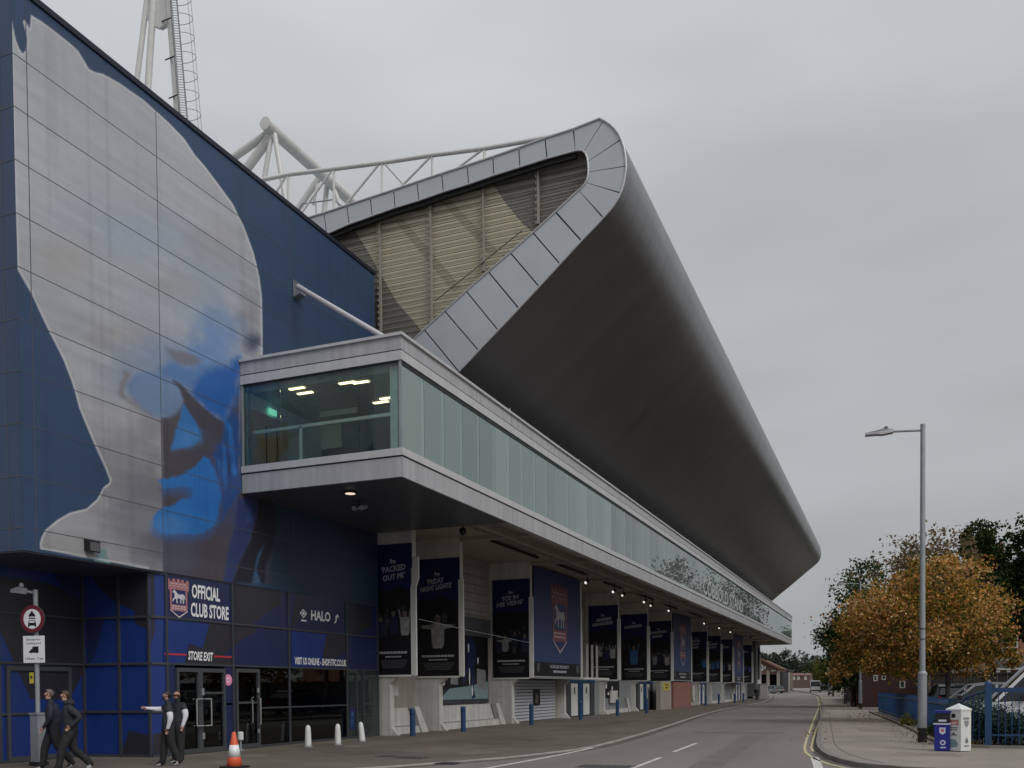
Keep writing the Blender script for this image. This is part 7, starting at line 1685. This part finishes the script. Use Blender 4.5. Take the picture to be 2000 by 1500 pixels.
# house on the right behind the dark tree
yb = 75; hx = lambda px: onY(px, 1300, yb).x; hz = lambda py: onY(1960, py, yb).z
root = thing('brick_house', (hx(1990), yb, .1), 'orange brick house with white sash window behind the dark fence on the right', 'house')
k = MB(); k.box(hx(1938), 16, yb, yb + 8, .1, 8.2); k.build('wall', 'bricko', root)
k = MB(); k.prism([(hx(1934), yb - .4, 8.2), (16.4, yb - .4, 8.2), (16.4, yb + 4, 11), (hx(1934), yb + 4, 11)], (0, .12, .05)); k.prism([(hx(1938), yb + .01, 8.2), (hx(1938), yb + 7.9, 8.2), (hx(1938), yb + 4, 10.9)], (.2, 0, 0)); rf = k.build('roof', 'roof_t', root)
k = MB(); k.box(hx(1950), hx(1950) + .7, yb + 3.6, yb + 4.6, 10.2, 12.4); k.build('chimney', 'bricko', rf)
def sash(px0, px1, py0, py1):
    a, b, z0, z1 = hx(px0), hx(px1), hz(py1), hz(py0)
    f = MB(); f.box(a, b, yb - .06, yb + .02, z0, z0 + .1); f.box(a, b, yb - .06, yb + .02, z1 - .1, z1); f.box(a, a + .1, yb - .06, yb + .02, z0 + .1, z1 - .1); f.box(b - .1, b, yb - .06, yb + .02, z0 + .1, z1 - .1); f.box(a + .1, b - .1, yb - .065, yb + .0, (z0 + z1) / 2 - .04, (z0 + z1) / 2 + .04); f.box(a - .08, b + .08, yb - .14, yb, z0 - .1, z0 - .002)
    o_ = f.build('window', 'white_p', root); g_ = MB(); g_.box(a + .1, b - .1, yb - .02, yb - .01, z0 + .1, z1 - .1); g_.build('pane', 'carglass', o_)
sash(1956, 1988, 1243, 1287); sash(2010, 2042, 1243, 1287)
k = MB(); k.prism([(hx(1940), yb - 1.3, hz(1306)), (hx(2040), yb - 1.3, hz(1306)), (hx(2040), yb - .0, hz(1291)), (hx(1940), yb - .0, hz(1291))], (0, .02, .10)); k.build('porch_roof', 'roof_t', root)
k = MB()
for px in (1946, 1966, 2000, 2030): k.box(hx(px) - .12, hx(px) + .12, yb - 1.3, yb - 1.1, .1, hz(1306))
k.box(hx(1944), hx(2034), yb - 1.35, yb - 1.05, hz(1309), hz(1305)); k.build('porch_posts', 'white_p', root)
root = thing('rendered_annex', (hx(1905), yb - .5, .1), 'pale rendered low annex left of the brick house, above the dark fence', 'building')
k = MB(); k.box(hx(1850), hx(1937), yb - .6, yb + 6, .1, hz(1287)); k.build('wall', 'render_wall', root)
k = MB(); k.box(hx(1847), hx(1937.5), yb - .8, yb + 6.2, hz(1287), hz(1287) + .15); k.build('roof', 'roof_t', root)
k = MB(); k.tube((hx(1935), yb - .7, .1), (hx(1935), yb - .7, 6.5), .06); k.build('downpipe', 'black', root)
root = thing('timber_fence', (7, 63, .13), 'long dark stained timber fence across the back of the car park', 'fence')
fx0, fx1 = onY(1790, 1320, 63).x, 24
k = MB(); x = fx0
while x < fx1: k.box(x, x + .17, 63, 63.03, .13, 2.45 + (.03 if int(x * 7) % 2 else 0)); x += .18
k.build('boards', 'fence_dark', root)
k = MB(); x = fx0
while x < fx1: k.box(x, x + .1, 62.88, 63, .13, 2.6); x += 1.9
k.box(fx0, fx1, 62.93, 62.99, 2.42, 2.52); k.build('posts', 'fence_dark', root)
# dark red brick building behind the low railing, brick pillar
yb = 79; dx_ = lambda px: onY(px, 1320, yb).x
root = thing('dark_brick_building', (dx_(1740), yb, .1), 'dark red brick building in the shade under the autumn tree', 'building')
k = MB(); k.box(dx_(1684), dx_(1850), yb, yb + 9, .1, 5.0); k.build('wall', 'brickd', root)
k = MB(); k.prism([(dx_(1680), yb - .5, 5.0), (dx_(1855), yb - .5, 5.0), (dx_(1855), yb + 4.5, 8.0), (dx_(1680), yb + 4.5, 8.0)], (0, .15, .1)); k.build('roof', 'roof_t', root)
for a, b, c, d in ((1706, 1714, 1318, 1330), (1757, 1768, 1330, 1344), (1722, 1730, 1318, 1328)):
    k = MB(); za, zb_ = onY(1740, d, yb).z, onY(1740, c, yb).z; k.box(dx_(a), dx_(b), yb - .05, yb, za, zb_); o_ = k.build('window', 'white_p', root); k = MB(); k.box(dx_(a) + .08, dx_(b) - .08, yb - .06, yb - .03, za + .08, zb_ - .08); k.build('pane', 'carglass', o_)
yb = 88; p = onY(1668, 1377, yb)
root = thing('brick_pillar', (p.x, yb, .09), 'orange-brown brick gate pillar beside the right pavement under the green tree', 'pillar')
k = MB(); k.box(p.x - .27, p.x + .27, yb - .27, yb + .27, .09, 2.5); k.build('shaft', 'bricko', root)
k = MB(); k.box(p.x - .33, p.x + .33, yb - .33, yb + .33, 2.5, 2.6); k.build('cap_stone', 'kerb', root)
root = thing('garden_wall', (p.x + .4, 100, .09), 'low dark brick wall running along the right pavement beyond the pillar', 'wall')
k = MB(); k.prism([(p.x + .2, yb + .3, .05), (p.x + .2, yb + .3, 1.9), (p.x + .2 - 2.6, 125, 2.0), (p.x + .2 - 2.6, 125, .2)], (.24, 0, 0)); k.build('wall', 'brickd', root)
k = MB(); k.prism([(p.x + .14, yb + .3, 1.9), (p.x + .14, yb + .3, 1.98), (p.x + .14 - 2.6, 125, 2.08), (p.x + .14 - 2.6, 125, 2.0)], (.36, 0, 0)); k.build('coping', 'kerb', root)
for i, (px, yy, h) in enumerate(((1651, 96, 5.0), (1627, 140, 7.5), (1619, 150, 8.0))):
    p = onY(px, 1350, yy); z = gz(yy) + .09
    root = thing('pavement_column', (p.x, yy, z), ['thin grey-green column near the brick pillar', 'grey column with a small pale sign down the right pavement', 'farthest grey column beside the dark parked car'][i], 'column', 'columns down the right pavement')
    k = MB(); k.tube((p.x, yy, z), (p.x, yy, z + h), .09 + .02 * i, 0, 10); k.lathe([(.16, 0), (.16, .9), (.1, 1.0)], (p.x, yy, z), 0, 10); k.build('pole', 'darkgalv', root)
    if i == 1: k = MB(); k.box(p.x - .35, p.x + .25, yy - .12, yy - .09, z + 1.7, z + 2.4); k.build('sign_plate', 'white', root)
    if i == 2: k = MB(); k.box(p.x - .25, p.x + .25, yy - .12, yy - .09, z + 3.6, z + 4.4); k.build('sign_plate', 'galv', root)
yy = 143; p = onY(1491, 1350, yy); z = gz(yy) + .03
root = thing('utility_cabinet', (p.x, yy, z), 'pale grey cabinet wall at the far corner beyond the stand', 'cabinet')
k = MB(); k.box(p.x - .9, p.x + .55, yy, yy + .8, z, z + 1.9); k.build('body', 'render_wall', root)
k = MB(); k.box(p.x - .95, p.x + .6, yy - .05, yy + .85, z + 1.9, z + 1.98); k.build('lid', 'galv', root)
yy = 128; p = onY(1482, 1332, yy)
root = thing('far_sign', (p.x, yy, gz(yy)), 'small white notice on a dark post at the far corner of the stand', 'sign')
k = MB(); k.tube((p.x, yy, gz(yy)), (p.x, yy, p.z + .3), .05); k.build('post', 'darkgalv', root)
k = MB(); k.box(p.x - .15, p.x + .3, yy - .08, yy - .06, p.z - .25, p.z + .3); k.build('plate', 'white', root)
